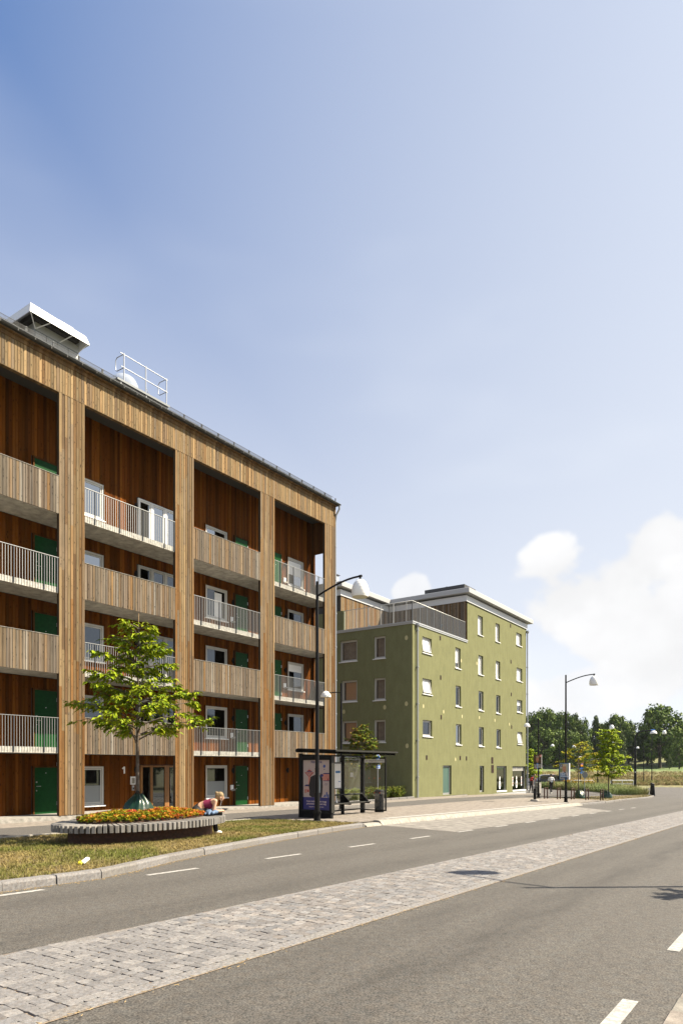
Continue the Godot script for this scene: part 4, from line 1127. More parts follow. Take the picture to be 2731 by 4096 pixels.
	# vents and pale filled patches in the plaster
	for q in [[43.07, 10.4, 0.2, 0.3], [43.15, 7.66, 0.2, 0.3], [43.22, 4.9, 0.2, 0.3], [41.05, 2.06, 0.22, 0.3], [46.3, 2.08, 0.22, 0.3], [47.4, 2.06, 0.22, 0.3], [52.25, 1.85, 0.4, 0.5], [52.25, 1.1, 0.5, 0.62], [56.36, 13.5, 0.2, 0.3], [56.46, 10.43, 0.2, 0.3], [56.53, 7.64, 0.2, 0.3], [56.62, 4.85, 0.2, 0.3]]: grille(t, Transform3D(Basis(), Vector3(q[0], q[1], GF)), q[2], q[3])
	for q in [[40.7, 5.62], [43.7, 5.45], [46.75, 5.3], [46.6, 9.4], [49.4, 9.55], [49.9, 5.4], [53.0, 5.35], [56.2, 5.2], [45.62, 2.12]]:
		var d := MB.new(); d.xf = Transform3D(Basis().scaled(Vector3(0.09, 0.14, 1)), Vector3(q[0], q[1], GF + 0.002)); d.tube([Vector3(0, 0, 0), Vector3(0, 0, 0.003)], [1.0, 0.96], 9); put("plaster_patch", d.mesh(), M.patch, t)
	for q in [[-27.0, 5.4], [-23.7, 5.55], [-22.05, 5.7], [-22.0, 2.95], [-22.05, 10.0]]:
		var d := MB.new(); d.xf = Transform3D(turned.scaled_local(Vector3(0.12, 0.16, 1)), Vector3(GX - 0.003, q[1], q[0])); d.tube([Vector3(0, 0, 0), Vector3(0, 0, 0.003)], [1.0, 0.96], 9); put("plaster_patch", d.mesh(), M.patch, t)
	# plinth
	boxp("plinth", Vector3(GX + 0.02, -0.9, GF - 0.6), Vector3(52.33, -0.475, GF - 0.015), M.plinth, t)
	boxp("plinth", Vector3(52.33, -1.2, GF - 0.6), Vector3(60.3, -0.625, GF + 0.03), M.pale_metal, t)
	# glazed doors and the barber's windows
	for k in 4:
		var q: Array = shops[k]
		green_window(t, Transform3D(Basis(), Vector3(q[0], q[2], GF)), q[1] - q[0], q[3] - q[2], {"door": true, "glass": M.teal_glass if k == 0 else M.glass_dark})
	boxp("shop_sill", Vector3(53.36, -0.51, GF - 0.125), Vector3(55.56, -0.40, GF + 0.03), M.white_metal, t)
	boxp("shop_sill", Vector3(56.92, -0.56, GF - 0.125), Vector3(60.18, -0.45, GF + 0.03), M.white_metal, t)
	var sn := boxp("barber_sign", Vector3(57.06, 1.22, GF - 0.115), Vector3(59.75, 1.53, GF - 0.10), M.white_paint, t)
	text("lettering", "NYBRIDGE BARBERSHOP", 0.26, M.steel_dark, sn, Transform3D(Basis(), Vector3(58.4, 1.27, GF - 0.099)), 0.003)
	for x in [54.35, 58.2]:
		var e := MB.new()
		for r in [[0.0, 0.42, 0.20, 0.36], [0.0, 0.95, 0.10, 0.19]]:
			e.xf = Transform3D(Basis().scaled(Vector3(r[2], r[3], 1)), Vector3(x + r[0], r[1] - 0.35, GF - 0.117)); e.tube([Vector3.ZERO, Vector3(0, 0, 0.002)], 1.0, 14)
		var em := put("barber_emblem", e.mesh(), M.white_metal, t)
		boxp("emblem_mark", Vector3(x - 0.09, -0.05, GF - 0.114), Vector3(x + 0.08, 0.16, GF - 0.112), M.black, em)
	for x in [57.2, 59.3]:
		var pole := boxp("barber_pole", Vector3(x, -0.1, GF - 0.118), Vector3(x + 0.17, 0.72, GF - 0.112), M.white_metal, t)
		for k in 3:
			var sp := MB.new(); var y := 0.02 + k * 0.22
			sp.quad(Vector3(x, y, GF - 0.110), Vector3(x + 0.17, y + 0.14, GF - 0.110), Vector3(x + 0.17, y + 0.19, GF - 0.110), Vector3(x, y + 0.05, GF - 0.110))
			put("stripe", sp.mesh(), mat(Color(0.5, 0.04, 0.03), 0.5) if k % 2 == 0 else mat(Color(0.03, 0.06, 0.25), 0.5), pole)

# ---------- street furniture ----------
const SIDE := Basis(Vector3(0, 0, 1), Vector3.UP, Vector3(-1, 0, 0))   # local +Z looks along -X

class Art:
	var im: Image
	func _init(w: int, h: int, c: Color):
		im = Image.create(w, h, false, Image.FORMAT_RGB8); im.fill(c)
	func rect(x: float, y: float, w: float, h: float, c: Color): im.fill_rect(Rect2i(int(x), int(y), maxi(1, int(w)), maxi(1, int(h))), c)
	func poly(p: PackedVector2Array, c: Color):
		var y0 := 1e9; var y1 := -1e9
		for q in p: y0 = minf(y0, q.y); y1 = maxf(y1, q.y)
		for y in range(maxi(0, int(y0)), mini(im.get_height(), int(y1) + 1)):
			var xs := []
			for k in p.size():
				var a := p[k]; var b := p[(k + 1) % p.size()]
				if (a.y <= y + 0.5) != (b.y <= y + 0.5): xs.append(a.x + (y + 0.5 - a.y) / (b.y - a.y) * (b.x - a.x))
			xs.sort()
			for k in range(0, xs.size() - 1, 2):
				var xa := maxi(0, int(round(xs[k]))); var xb := mini(im.get_width(), int(round(xs[k + 1])))
				if xb > xa: im.fill_rect(Rect2i(xa, y, xb - xa, 1), c)
	func ell(x: float, y: float, rx: float, ry: float, c: Color):
		var p := PackedVector2Array()
		for k in 28: p.append(Vector2(x + rx * cos(TAU * k / 28), y + ry * sin(TAU * k / 28)))
		poly(p, c)
	func material(rough := 0.5) -> StandardMaterial3D:
		var m := StandardMaterial3D.new(); m.albedo_texture = ImageTexture.create_from_image(im); m.roughness = rough
		return m

func sheet(called: String, m: Material, w: float, h: float, parent: Node, at: Transform3D) -> MeshInstance3D:
	var b := MB.new(); b.quad(Vector3(0, 0, 0), Vector3(w, 0, 0), Vector3(w, h, 0), Vector3(0, h, 0))
	var o := put(called, b.mesh(), m, parent); o.transform = at
	return o

func lamp_parts(n: Node, tall: bool):
	var p := MB.new()
	var h := 8.05 if tall else 5.75
	p.tube([Vector3(0, 0.0, 0), Vector3(0, 0.95, 0), Vector3(0, 0.97, 0), Vector3(0, h, 0)], [0.088, 0.088, 0.068, 0.048] if tall else [0.07, 0.07, 0.055, 0.045], 12)
	put("pole", p.mesh(), M.black, n)
	var f := MB.new(); f.lathe([Vector2(0.2, -0.03), Vector2(0.2, 0.02), Vector2(0.115, 0.05), Vector2(0.10, 0.30), Vector2(0.0, 0.30)], 14)
	for k in 4: f.box(Vector3(-0.025, 0.28, -0.025) + Vector3(cos(k * PI / 2) * 0.13, 0, sin(k * PI / 2) * 0.13), Vector3(0.025, 0.34, 0.025) + Vector3(cos(k * PI / 2) * 0.13, 0, sin(k * PI / 2) * 0.13))
	f.lathe([Vector2(0.13, 0.27), Vector2(0.13, 0.36), Vector2(0.07, 0.36)], 14)
	put("foot", f.mesh(), M.black_mat, n)
	var arm := []
	var a := MB.new(); var hd := MB.new(); var inn := MB.new()
	if tall:
		for k in 9:
			var t := k / 8.0
			arm.append(Vector3(0, 7.56 + 0.40 * sin(t * PI / 2), 1.68 * t))
		a.tube(arm, 0.032, 10); a.tube([Vector3(0, 7.96, 1.68), Vector3(0, 7.96, 1.78)], 0.042, 10); a.tube([Vector3(0, 7.95, 1.72), Vector3(0, 7.84, 1.72)], 0.035, 8)
		hd.lathe([Vector2(0.262, 0.0), Vector2(0.278, 0.08), Vector2(0.28, 0.18), Vector2(0.265, 0.29), Vector2(0.232, 0.39), Vector2(0.185, 0.47), Vector2(0.12, 0.535), Vector2(0.05, 0.565), Vector2(0.0, 0.57)], 24, Vector3(0, 7.29, 1.72))
		inn.lathe([Vector2(0.0, 0.03), Vector2(0.25, 0.02), Vector2(0.262, 0.0)], 24, Vector3(0, 7.29, 1.72))
	else:
		a.tube([Vector3(0, 5.32, 0), Vector3(0, 5.36, 0.3), Vector3(0, 5.35, 0.72)], 0.024, 8)
		hd.lathe([Vector2(0.235, 0.0), Vector2(0.225, 0.09), Vector2(0.185, 0.18), Vector2(0.12, 0.25), Vector2(0.05, 0.28), Vector2(0.0, 0.285)], 20, Vector3(0, 5.17, 0.86))
		inn.lathe([Vector2(0.0, 0.03), Vector2(0.22, 0.02), Vector2(0.235, 0.0)], 20, Vector3(0, 5.17, 0.86))
	put("arm", a.mesh(), M.black, n)
	var head := put("lamp_head", hd.mesh(), M.lamp_white, n)
	put("diffuser", inn.mesh(), M.lamp_inside, head)

func make_lamps():
	var at := func(x, z): return Vector3(x, land(x, z) + 0.02, z)
	var tall := thing("street_lamp", "tall black street lamp with white bell head in front of the bus shelter", "street lamp", at.call(18.45, -13.79), 0.0, "tall street lamps")
	lamp_parts(tall, true)
	copy(tall, "street_lamp", "tall black street lamp that carries the light blue election poster", at.call(43.61, -13.06), 0.0, "tall street lamps")
	copy(tall, "street_lamp", "tall street lamp beyond the bright green young tree, behind the white barriers", at.call(91.0, -23.2), 0.0, "tall street lamps")
	copy(tall, "street_lamp", "tall street lamp in the meadow with its bell head beside the bent pole's dome", at.call(111.7, -20.6), 0.0, "tall street lamps")
	copy(tall, "street_lamp", "tall street lamp outside the frame whose shadow falls on the cobbled median", at.call(14.75, 1.95), PI - 0.35, "tall street lamps")
	var low := thing("path_lamp", "slim black path lamp with small white dome behind the bus shelter", "street lamp", at.call(25.47, -17.68), PI, "path lamps")
	lamp_parts(low, false)
	copy(low, "path_lamp", "slim path lamp at the green house corner, carrying the dark brown election poster", at.call(48.67, -16.53), PI, "path lamps")
	copy(low, "path_lamp", "slim path lamp behind the dark parked car, dome to the left", at.call(88.0, -27.2), PI, "path lamps")
	copy(low, "path_lamp", "slim path lamp whose pole carries a blue round sign and orange marker", at.call(94.0, -26.2), PI, "path lamps")
	copy(low, "path_lamp", "slim path lamp just right of the bright green young tree's trunk", at.call(77.5, -18.3), PI * 0.5, "path lamps")
	copy(low, "path_lamp", "slim path lamp in the meadow between the two lamps with domes to the right", at.call(111.0, -21.6), PI, "path lamps")
	copy(low, "path_lamp", "far path lamp over the parked car's roof with a curved dome", at.call(118.0, -47.5), PI, "path lamps")
	copy(low, "path_lamp", "far short path lamp just right of the parked car's lamp, before the wood", at.call(140.0, -53.0), PI, "path lamps")
	copy(low, "path_lamp", "far path lamp half hidden behind the bent black pole", at.call(135.0, -33.0), 0.0, "path lamps")
	copy(low, "path_lamp", "farthest path lamp near the mown grass with an orange band", at.call(150.0, -36.0), 0.0, "path lamps")
	# bent pole lamp in the grass bed
	var g := thing("bent_pole_lamp", "black bent pole street lamp with shallow white dome standing in the grass bed", "street lamp", Vector3(78.6, -1.05, -16.15), 0.3)
	var b := MB.new(); b.tube([Vector3(0, 0, 0), Vector3(0, 4.55, 0), Vector3(0, 4.6, 0)], [0.14, 0.115, 0.085], 12); put("lower_pole", b.mesh(), M.black, g)
	b = MB.new(); b.tube([Vector3(0, 4.6, 0), Vector3(0, 5.6, 0), Vector3(0, 6.0, 0.08), Vector3(0, 6.3, 0.3), Vector3(0, 6.45, 0.7), Vector3(0, 6.5, 1.6)], 0.07, 10); put("bent_arm", b.mesh(), M.black, g)
	b = MB.new(); b.lathe([Vector2(0.36, 0.0), Vector2(0.35, 0.1), Vector2(0.28, 0.22), Vector2(0.15, 0.31), Vector2(0.0, 0.33)], 20, Vector3(0, 6.15, 1.8)); put("lamp_head", b.mesh(), M.lamp_white, g)
	b = MB.new(); b.tube([Vector3(0, 6.52, 1.55), Vector3(0, 6.52, 1.95)], 0.085, 10); put("blue_cap", b.mesh(), mat(Color(0.02, 0.12, 0.4), 0.4), g)
	boxp("number_plate", Vector3(-0.15, 2.0, -0.06), Vector3(-0.125, 2.1, 0.06), M.white_metal, g)

func make_shelter():
	var y := -0.33
	M.shelter_edge = mat(Color(0.035, 0.035, 0.031), 0.55); M.shelter_edge.metallic_specular = 0.25
	var t := thing("bus_shelter", "black framed glass bus shelter with flat roof and poster box", "bus shelter")
	var post := func(called, x, z, h, w): return boxp(called, Vector3(x - w, y - 0.1, z - w), Vector3(x + w, y + h, z + w), M.black_mat, t)
	post.call("post", 19.85, -15.58, 2.42, 0.06); post.call("post", 24.06, -15.62, 2.42, 0.075); post.call("post", 22.6, -15.62, 2.4, 0.05)
	# roof leaning to the back, with cross beams
	var r := MB.new(); r.xf = Transform3D(Basis(Vector3.RIGHT, 0.045), Vector3(0, 2.185, -14.75))
	r.cbox(Vector3(19.65, 0.0, -0.87), Vector3(23.95, 0.055, 0.87), 0.012); var roof := put("roof", r.mesh(), M.black_mat, t)
	for k in 6:
		var bm := MB.new(); bm.xf = r.xf; var x := 19.85 + k * 0.8; bm.box(Vector3(x, -0.09, -0.85), Vector3(x + 0.06, -0.002, 0.8)); put("beam", bm.mesh(), M.black_mat, roof)
	var gutter := MB.new(); gutter.xf = r.xf; gutter.tube([Vector3(19.66, -0.03, -0.87), Vector3(23.95, -0.03, -0.87)], 0.07, 10); put("roof_pipe", gutter.mesh(), M.black_mat, roof)
	var fas := MB.new(); fas.xf = r.xf; fas.box(Vector3(19.64, -0.004, 0.872), Vector3(23.96, 0.062, 0.89)); put("fascia", fas.mesh(), M.shelter_edge, roof)
	var bl := MB.new(); bl.box(Vector3(19.95, 2.0, -15.66), Vector3(24.0, 2.06, -15.58)); bl.box(Vector3(20.2, y + 0.16, -15.64), Vector3(24.0, y + 0.21, -15.6)); put("back_rail", bl.mesh(), M.black_mat, t)
	for q in [[19.95, 22.55], [22.65, 23.98]]: boxp("glass_panel", Vector3(q[0], y + 0.21, -15.625), Vector3(q[1], 2.0, -15.615), M.pane, t)
	# end screen
	var es := Node3D.new(); named(es, "end_screen", t)
	var ef := MB.new(); ef.box(Vector3(24.03, 1.93, -15.55), Vector3(24.09, 1.99, -14.5)); ef.box(Vector3(24.03, y + 0.12, -15.55), Vector3(24.09, y + 0.17, -14.5)); ef.box(Vector3(24.03, y + 0.12, -14.52), Vector3(24.09, 1.99, -14.47)); put("frame", ef.mesh(), M.black_mat, es)
	boxp("glass_panel", Vector3(24.055, y + 0.17, -15.55), Vector3(24.065, 1.93, -14.52), M.pane, es)
	var ns := boxp("name_strip", Vector3(24.05, 1.77, -15.52), Vector3(24.053, 1.91, -14.54), M.white_metal, es)
	text("lettering", "Storbackavägen   B", 0.072, M.pale_metal, ns, Transform3D(Basis(Vector3(0, 0, -1), Vector3.UP, Vector3(1, 0, 0)), Vector3(24.0485, 1.80, -15.0)), 0.001)
	for k in 6:
		var d := MB.new(); d.xf = Transform3D(SIDE, Vector3(24.052, 1.13 if k < 3 else 0.52, -15.3 + 0.26 * (k % 3))); d.tube([Vector3.ZERO, Vector3(0, 0, 0.004)], 0.02, 8); put("warning_dot", d.mesh(), mat(Color(0.6, 0.08, 0.02), 0.5), es)
	# bench
	var bn := Node3D.new(); named(bn, "bench", t)
	boxp("seat", Vector3(20.3, 0.15, -15.48), Vector3(23.85, 0.19, -15.12), M.black_mat, bn)
	tubep("front_tube", [Vector3(20.3, 0.17, -15.1), Vector3(23.85, 0.17, -15.1)], 0.025, M.shelter_edge, bn, 8)
	tubep("back_tube", [Vector3(20.3, 0.49, -15.5), Vector3(23.85, 0.49, -15.5)], 0.03, M.shelter_edge, bn, 8)
	for x in [20.6, 22.4, 23.75]:
		var br := MB.new(); br.xf = Transform3D(SIDE, Vector3(x, 0, -15.5)); br.prism(PackedVector2Array([Vector2(-0.06, 0.1), Vector2(0.42, 0.1), Vector2(0.42, 0.16), Vector2(0.05, 0.5), Vector2(-0.06, 0.5)]), -0.015, 0.015); put("bracket", br.mesh(), M.black_mat, bn)
	# timetable on the back glass
	var tt := boxp("timetable", Vector3(21.78, 0.72, -15.60), Vector3(22.42, 1.78, -15.55), M.steel_dark, t)
	boxp("paper", Vector3(21.83, 0.77, -15.549), Vector3(22.37, 1.72, -15.547), M.white_metal, tt)
	boxp("heading", Vector3(22.0, 1.35, -15.546), Vector3(22.32, 1.44, -15.544), mat(Color(0.02, 0.14, 0.36), 0.5), tt)
	boxp("note", Vector3(22.2, 1.0, -15.546), Vector3(22.33, 1.03, -15.544), mat(Color(0.02, 0.14, 0.36), 0.5), tt)
	# poster box at the end
	var ad := Node3D.new(); named(ad, "poster_box", t)
	var fr := MB.new()
	fr.box(Vector3(19.78, 1.85, -15.52), Vector3(19.95, 2.0, -14.16)); fr.box(Vector3(19.78, -0.06, -15.52), Vector3(19.95, 0.045, -14.16)); fr.box(Vector3(19.78, 0.045, -15.52), Vector3(19.95, 1.85, -15.46)); fr.box(Vector3(19.78, 0.045, -14.25), Vector3(19.95, 1.85, -14.16)); fr.box(Vector3(19.83, 0.045, -15.46), Vector3(19.94, 1.85, -14.25))
	put("case", fr.mesh(), M.black_mat, ad)
	boxp("skirt", Vector3(19.80, y + 0.03, -15.5), Vector3(19.93, -0.064, -14.18), M.black_mat, ad)
	boxp("door_edge", Vector3(19.77, -0.04, -14.158), Vector3(19.96, 1.99, -14.14), M.shelter_edge, ad)
	var a := Art.new(256, 484, Color(0.70, 0.63, 0.60))
	var navy := Color(0.13, 0.13, 0.36); var red := Color(0.62, 0.2, 0.2); var pink := Color(0.76, 0.5, 0.44); var blue := Color(0.2, 0.3, 0.55)
	a.rect(0, 363, 256, 121, Color(0.17, 0.17, 0.42))
	a.poly(PackedVector2Array([Vector2(49, 150), Vector2(70, 150), Vector2(66, 300), Vector2(52, 300)]), pink)          # tower
	a.poly(PackedVector2Array([Vector2(14, 120), Vector2(106, 120), Vector2(70, 160), Vector2(50, 160)]), red)
	for k in 4: a.poly(PackedVector2Array([Vector2(26 + k * 18, 124), Vector2(34 + k * 18, 124), Vector2(57 + k * 2, 154), Vector2(54 + k * 2, 154)]), Color(0.72, 0.62, 0.58))
	a.rect(36, 110, 52, 6, navy); a.poly(PackedVector2Array([Vector2(36, 110), Vector2(60, 92), Vector2(88, 110)]), red); a.rect(60, 66, 1, 28, red)
	a.ell(205, 60, 12, 15, blue); a.rect(201, 88, 9, 6, navy)
	a.rect(188, 136, 68, 62, pink); a.poly(PackedVector2Array([Vector2(188, 136), Vector2(204, 126), Vector2(256, 126), Vector2(256, 136)]), navy); a.ell(180, 150, 16, 14, navy); a.rect(165, 152, 34, 5, blue); a.rect(196, 198, 60, 6, navy)
	for k in 5: a.rect(196 + k * 12, 146, 3, 44, Color(0.68, 0.42, 0.38))
	a.poly(PackedVector2Array([Vector2(232, 196), Vector2(238, 172), Vector2(246, 196)]), red)
	for k in 3:
		for q in 3: a.ell(215 + q * 10 - k * 4, 226 + k * 8, 4, 1.4, navy)
	a.rect(14, 257, 50, 60, Color(0.74, 0.60, 0.55)); a.poly(PackedVector2Array([Vector2(10, 257), Vector2(28, 240), Vector2(60, 240), Vector2(60, 257)]), navy); a.rect(14, 290, 46, 4, red); a.rect(16, 294, 14, 28, red); a.rect(18, 296, 10, 24, pink); a.rect(38, 296, 20, 16, red)
	for q in [[201, 352, 4, 8], [212, 348, 6, 18], [228, 335, 6, 40], [243, 352, 6, 32]]: a.rect(q[0] - q[2], q[1] - q[3] * 0.5, q[2] * 2, q[3], blue); a.ell(q[0], q[1] - q[3] * 0.5, q[2], q[2], blue)
	# a man in a dark suit
	var suit := Color(0.10, 0.10, 0.13)
	a.poly(PackedVector2Array([Vector2(84, 362), Vector2(60, 345), Vector2(62, 300), Vector2(54, 250), Vector2(72, 165), Vector2(112, 145), Vector2(140, 140), Vector2(166, 152), Vector2(188, 172), Vector2(190, 260), Vector2(186, 330), Vector2(176, 363)]), suit)
	a.poly(PackedVector2Array([Vector2(136, 142), Vector2(160, 150), Vector2(170, 210), Vector2(168, 318), Vector2(132, 312)]), Color(0.60, 0.66, 0.68)); a.ell(136, 108, 21, 30, Color(0.55, 0.38, 0.30)); a.ell(136, 86, 22, 14, Color(0.2, 0.15, 0.12)); a.rect(126, 130, 20, 18, Color(0.52, 0.36, 0.28))
	var ps := sheet("poster", a.material(0.35), 1.19, 1.795, ad, Transform3D(SIDE, Vector3(19.826, 0.05, -15.455)))
	var pt := func(s, size, yy, zz, m): text("poster_lettering", s, size, m, ps, Transform3D(Basis(), Vector3(zz, yy, 0.002)), 0.002)
	var lt := mat(Color(0.62, 0.5, 0.46), 0.5); var nv := mat(Color(0.02, 0.02, 0.12), 0.5)
	pt.call("Nordea", 0.105, 1.645, 0.60, nv)
	pt.call("Prata bolån och en trygg", 0.057, 0.255, 0.60, lt); pt.call("privatekonomi med mig", 0.057, 0.165, 0.60, lt); pt.call("Jag guidar dig hela vägen hem.", 0.034, 0.08, 0.60, lt)

func make_furniture():
	var gy := func(x, z, d := 0.03): return Vector3(x, land(x, z) + d, z)
	# litter bin
	var b := thing("litter_bin", "black round litter bin standing beside the bus shelter's end screen", "bin", gy.call(24.95, -15.35))
	var m := MB.new(); m.lathe([Vector2(0.0, -0.03), Vector2(0.19, -0.03), Vector2(0.2, 0.06), Vector2(0.2, 0.74)], 20); put("body", m.mesh(), M.black, b)
	m = MB.new(); m.lathe([Vector2(0.205, 0.742), Vector2(0.215, 0.76), Vector2(0.215, 0.93), Vector2(0.2, 0.945)], 20); m.lathe([Vector2(0.2, 0.945), Vector2(0.16, 0.975), Vector2(0.0, 0.98)], 20); put("lid", m.mesh(), M.black, b)
	m = MB.new(); m.xf = Transform3D(Basis(Vector3.UP, -0.35), Vector3.ZERO); m.box(Vector3(-0.11, 0.78, 0.205), Vector3(0.11, 0.9, 0.225)); put("slot", m.mesh(), M.room, b)
	# blue path sign
	var s := thing("path_sign", "round blue pedestrian and cycle path sign on a grey pole beside the hedge", "sign", gy.call(36.3, -22.45, -0.1))
	tubep("pole", [Vector3(0, -0.2, 0), Vector3(0, 2.95, 0)], 0.03, M.zinc, s, 8)
	var disc := func(r, z, mm, called): var q := MB.new(); q.xf = Transform3D(Basis(), Vector3(0, 2.6, 0)); q.tube([Vector3(0, 0, z), Vector3(0, 0, z + 0.004)], r, 28); return put(called, q.mesh(), mm, s)
	var bl := mat(Color(0.0, 0.13, 0.50), 0.4)
	disc.call(0.31, 0.035, M.white_metal, "rim"); var bd = disc.call(0.285, 0.04, bl, "disc")
	m = MB.new(); m.xf = Transform3D(Basis(), Vector3(0, 2.6, 0.046)); m.prism(PackedVector2Array([Vector2(-0.06, 0.02), Vector2(0.06, 0.02), Vector2(0.035, 0.13), Vector2(0.02, 0.17), Vector2(0.03, 0.22), Vector2(0.0, 0.245), Vector2(-0.03, 0.22), Vector2(-0.02, 0.17), Vector2(-0.035, 0.13)]), 0.0, 0.002); put("pedestrian_symbol", m.mesh(), M.white_metal, bd)
	m = MB.new(); m.xf = Transform3D(Basis(), Vector3(0, 2.6, 0.046))
	for x in [-0.09, 0.09]:
		for k in 16: m.box(Vector3(x + 0.06 * cos(k * TAU / 16) - 0.013, -0.13 + 0.06 * sin(k * TAU / 16) - 0.01, 0), Vector3(x + 0.06 * cos(k * TAU / 16) + 0.013, -0.13 + 0.06 * sin(k * TAU / 16) + 0.01, 0.002))
	put("bicycle_symbol", m.mesh(), M.white_metal, bd)
	boxp("sub_sign_border", Vector3(-0.22, 2.03, 0.032), Vector3(0.22, 2.26, 0.038), M.white_metal, s)
	var sub := boxp("sub_sign", Vector3(-0.2, 2.05, 0.039), Vector3(0.2, 2.24, 0.042), bl, s)
	text("lettering", "Ej moped", 0.075, M.white_metal, sub, Transform3D(Basis(), Vector3(0, 2.09, 0.044)), 0.002)
	# bicycle pump post
	var p := thing("bicycle_pump", "black bicycle pump post on a concrete foot near the platform's far end", "bicycle pump", gy.call(42.98, -14.83))
	m = MB.new(); m.cbox(Vector3(-0.24, -0.02, -0.24), Vector3(0.24, 0.13, 0.24), 0.05); put("foot", m.mesh(), M.plinth, p)
	m = MB.new(); m.tube([Vector3(0, 0.13, 0), Vector3(0, 0.82, 0)], 0.09, 14); put("post", m.mesh(), M.black, p)
	tubep("handle", [Vector3(-0.08, 0.9, -0.2), Vector3(0.08, 0.9, 0.2)], 0.018, M.black, p, 8); tubep("rod", [Vector3(0, 0.82, 0), Vector3(0, 0.9, 0)], 0.02, M.black, p, 8)
	# cabinet
	var c := thing("electrical_cabinet", "light grey electrical cabinet on the pavement past the green house corner", "cabinet", gy.call(62.7, -21.35))
	m = MB.new(); m.cbox(Vector3(-0.35, -0.05, -0.2), Vector3(0.35, 0.92, 0.2), 0.02); put("case", m.mesh(), M.plinth, c)
	boxp("door", Vector3(-0.31, 0.1, 0.201), Vector3(0.31, 0.86, 0.212), M.plinth, c); boxp("lid", Vector3(-0.37, 0.922, -0.22), Vector3(0.37, 0.96, 0.22), M.kerb_pale, c)
	# bicycle stands
	var spots := [[47.98, -15.87, "first bicycle stand from the green house, next to the poster pole"], [48.45, -15.1, "second bicycle stand from the green house, left of the tall lamp"], [49.05, -14.3, "third bicycle stand, in front of the thin yellow-leaved tree's bag"], [49.38, -13.4, "fourth bicycle stand, between the two tree watering bags"], [49.85, -12.52, "last bicycle stand by the kerb, before the second watering bag"]]
	var rack: Node3D = null
	for q in spots:
		if rack == null:
			rack = thing("bicycle_stand", "rust brown " + q[2], "bicycle stand", gy.call(q[0], q[1]), 0.0, "rust brown bicycle stands")
			for x in [0.0, 0.66]: boxp("post", Vector3(x - 0.035, -0.06, -0.035), Vector3(x + 0.035, 0.76, 0.035), M.corten, rack)
			boxp("top_bar", Vector3(-0.035, 0.762, -0.035), Vector3(0.695, 0.79, 0.035), M.corten, rack)
			for x in [0.1]: boxp("lower_bar", Vector3(0.036, 0.62, -0.01), Vector3(0.624, 0.64, 0.01), M.corten, rack)
		else: copy(rack, "bicycle_stand", "rust brown " + q[2], gy.call(q[0], q[1]), 0.0, "rust brown bicycle stands")
	# black bollards at the roundabout
	var bo := thing("bollard", "tapered black bollard at the tip of the grass bed, nearer one", "bollard", gy.call(64.3, -11.75, 0.0), 0.0, "black bollards")
	m = MB.new(); m.lathe([Vector2(0.17, -0.05), Vector2(0.16, 0.05), Vector2(0.1, 0.9), Vector2(0.11, 0.92), Vector2(0.11, 1.0), Vector2(0.06, 1.06), Vector2(0.0, 1.07)], 14); put("body", m.mesh(), M.black, bo)
	m = MB.new(); m.lathe([Vector2(0.114, 0.86), Vector2(0.116, 0.9)], 14); put("band", m.mesh(), M.steel_dark, bo)
	copy(bo, "bollard", "tapered black bollard at the tip of the grass bed, half hidden farther one", gy.call(66.9, -12.35, 0.0), 0.0, "black bollards")
	# white tube barriers
	var wb := thing("tube_barrier", "low white tube barrier left, behind the yellow flowers", "barrier", Vector3(86.5, -1.12, -23.9), -1.0, "white tube barriers")
	m = MB.new(); m.tube([Vector3(-1.4, 0, 0), Vector3(-1.4, 0.9, 0), Vector3(-1.3, 1.0, 0), Vector3(1.3, 1.0, 0), Vector3(1.4, 0.9, 0), Vector3(1.4, 0, 0)], 0.045, 8); put("hoop", m.mesh(), M.white_metal, wb)
	tubep("rail", [Vector3(-1.4, 0.55, 0), Vector3(1.4, 0.55, 0)], 0.035, M.white_metal, wb, 8); tubep("middle_post", [Vector3(0, 0, 0), Vector3(0, 1.0, 0)], 0.035, M.white_metal, wb, 8)
	copy(wb, "tube_barrier", "low white tube barrier right, behind the bright green young tree", Vector3(89.5, -1.12, -19.9), -1.0, "white tube barriers")
	# signs on far poles
	var fs := thing("far_sign", "round blue sign with orange and yellow marker boards above it", "sign", Vector3(93.85, 0.0, -26.1), 1.0)
	m = MB.new(); m.xf = Transform3D(SIDE, Vector3(-0.1, 1.05, 0)); m.tube([Vector3.ZERO, Vector3(0, 0, 0.03)], 0.4, 20); put("disc", m.mesh(), bl, fs)
	boxp("marker_board", Vector3(-0.12, 1.6, -0.15), Vector3(-0.1, 2.2, 0.25), mat(Color(0.8, 0.30, 0.01), 0.5), fs); boxp("marker_stripe", Vector3(-0.123, 1.85, -0.15), Vector3(-0.121, 2.0, 0.25), mat(Color(0.02, 0.08, 0.4), 0.5), fs); boxp("plate", Vector3(-0.12, 2.75, -0.5), Vector3(-0.1, 2.95, 0.0), M.white_metal, fs)
	var gs := thing("sign_back", "grey round sign seen from behind beside the light blue poster", "sign", Vector3(70.5, -1.0, -19.25), 0.9)
	tubep("pole", [Vector3(0, 0, 0), Vector3(0, 2.3, 0)], 0.035, M.zinc, gs, 8)
	m = MB.new(); m.xf = Transform3D(SIDE, Vector3(-0.05, 1.75, 0)); m.tube([Vector3.ZERO, Vector3(0, 0, 0.02)], 0.32, 20); put("disc", m.mesh(), M.steel_dark, gs)
	# election posters on the two lamps
	var dark := Art.new(128, 200, Color(0.25, 0.15, 0.13))
	var skin := Color(0.68, 0.47, 0.38)
	dark.ell(63, 52, 27, 38, Color(0.45, 0.37, 0.30)); dark.rect(36, 52, 12, 46, Color(0.48, 0.40, 0.30)); dark.rect(78, 52, 12, 46, Color(0.42, 0.34, 0.27)); dark.ell(62, 66, 20, 30, skin); dark.rect(50, 88, 24, 30, Color(0.6, 0.42, 0.34))
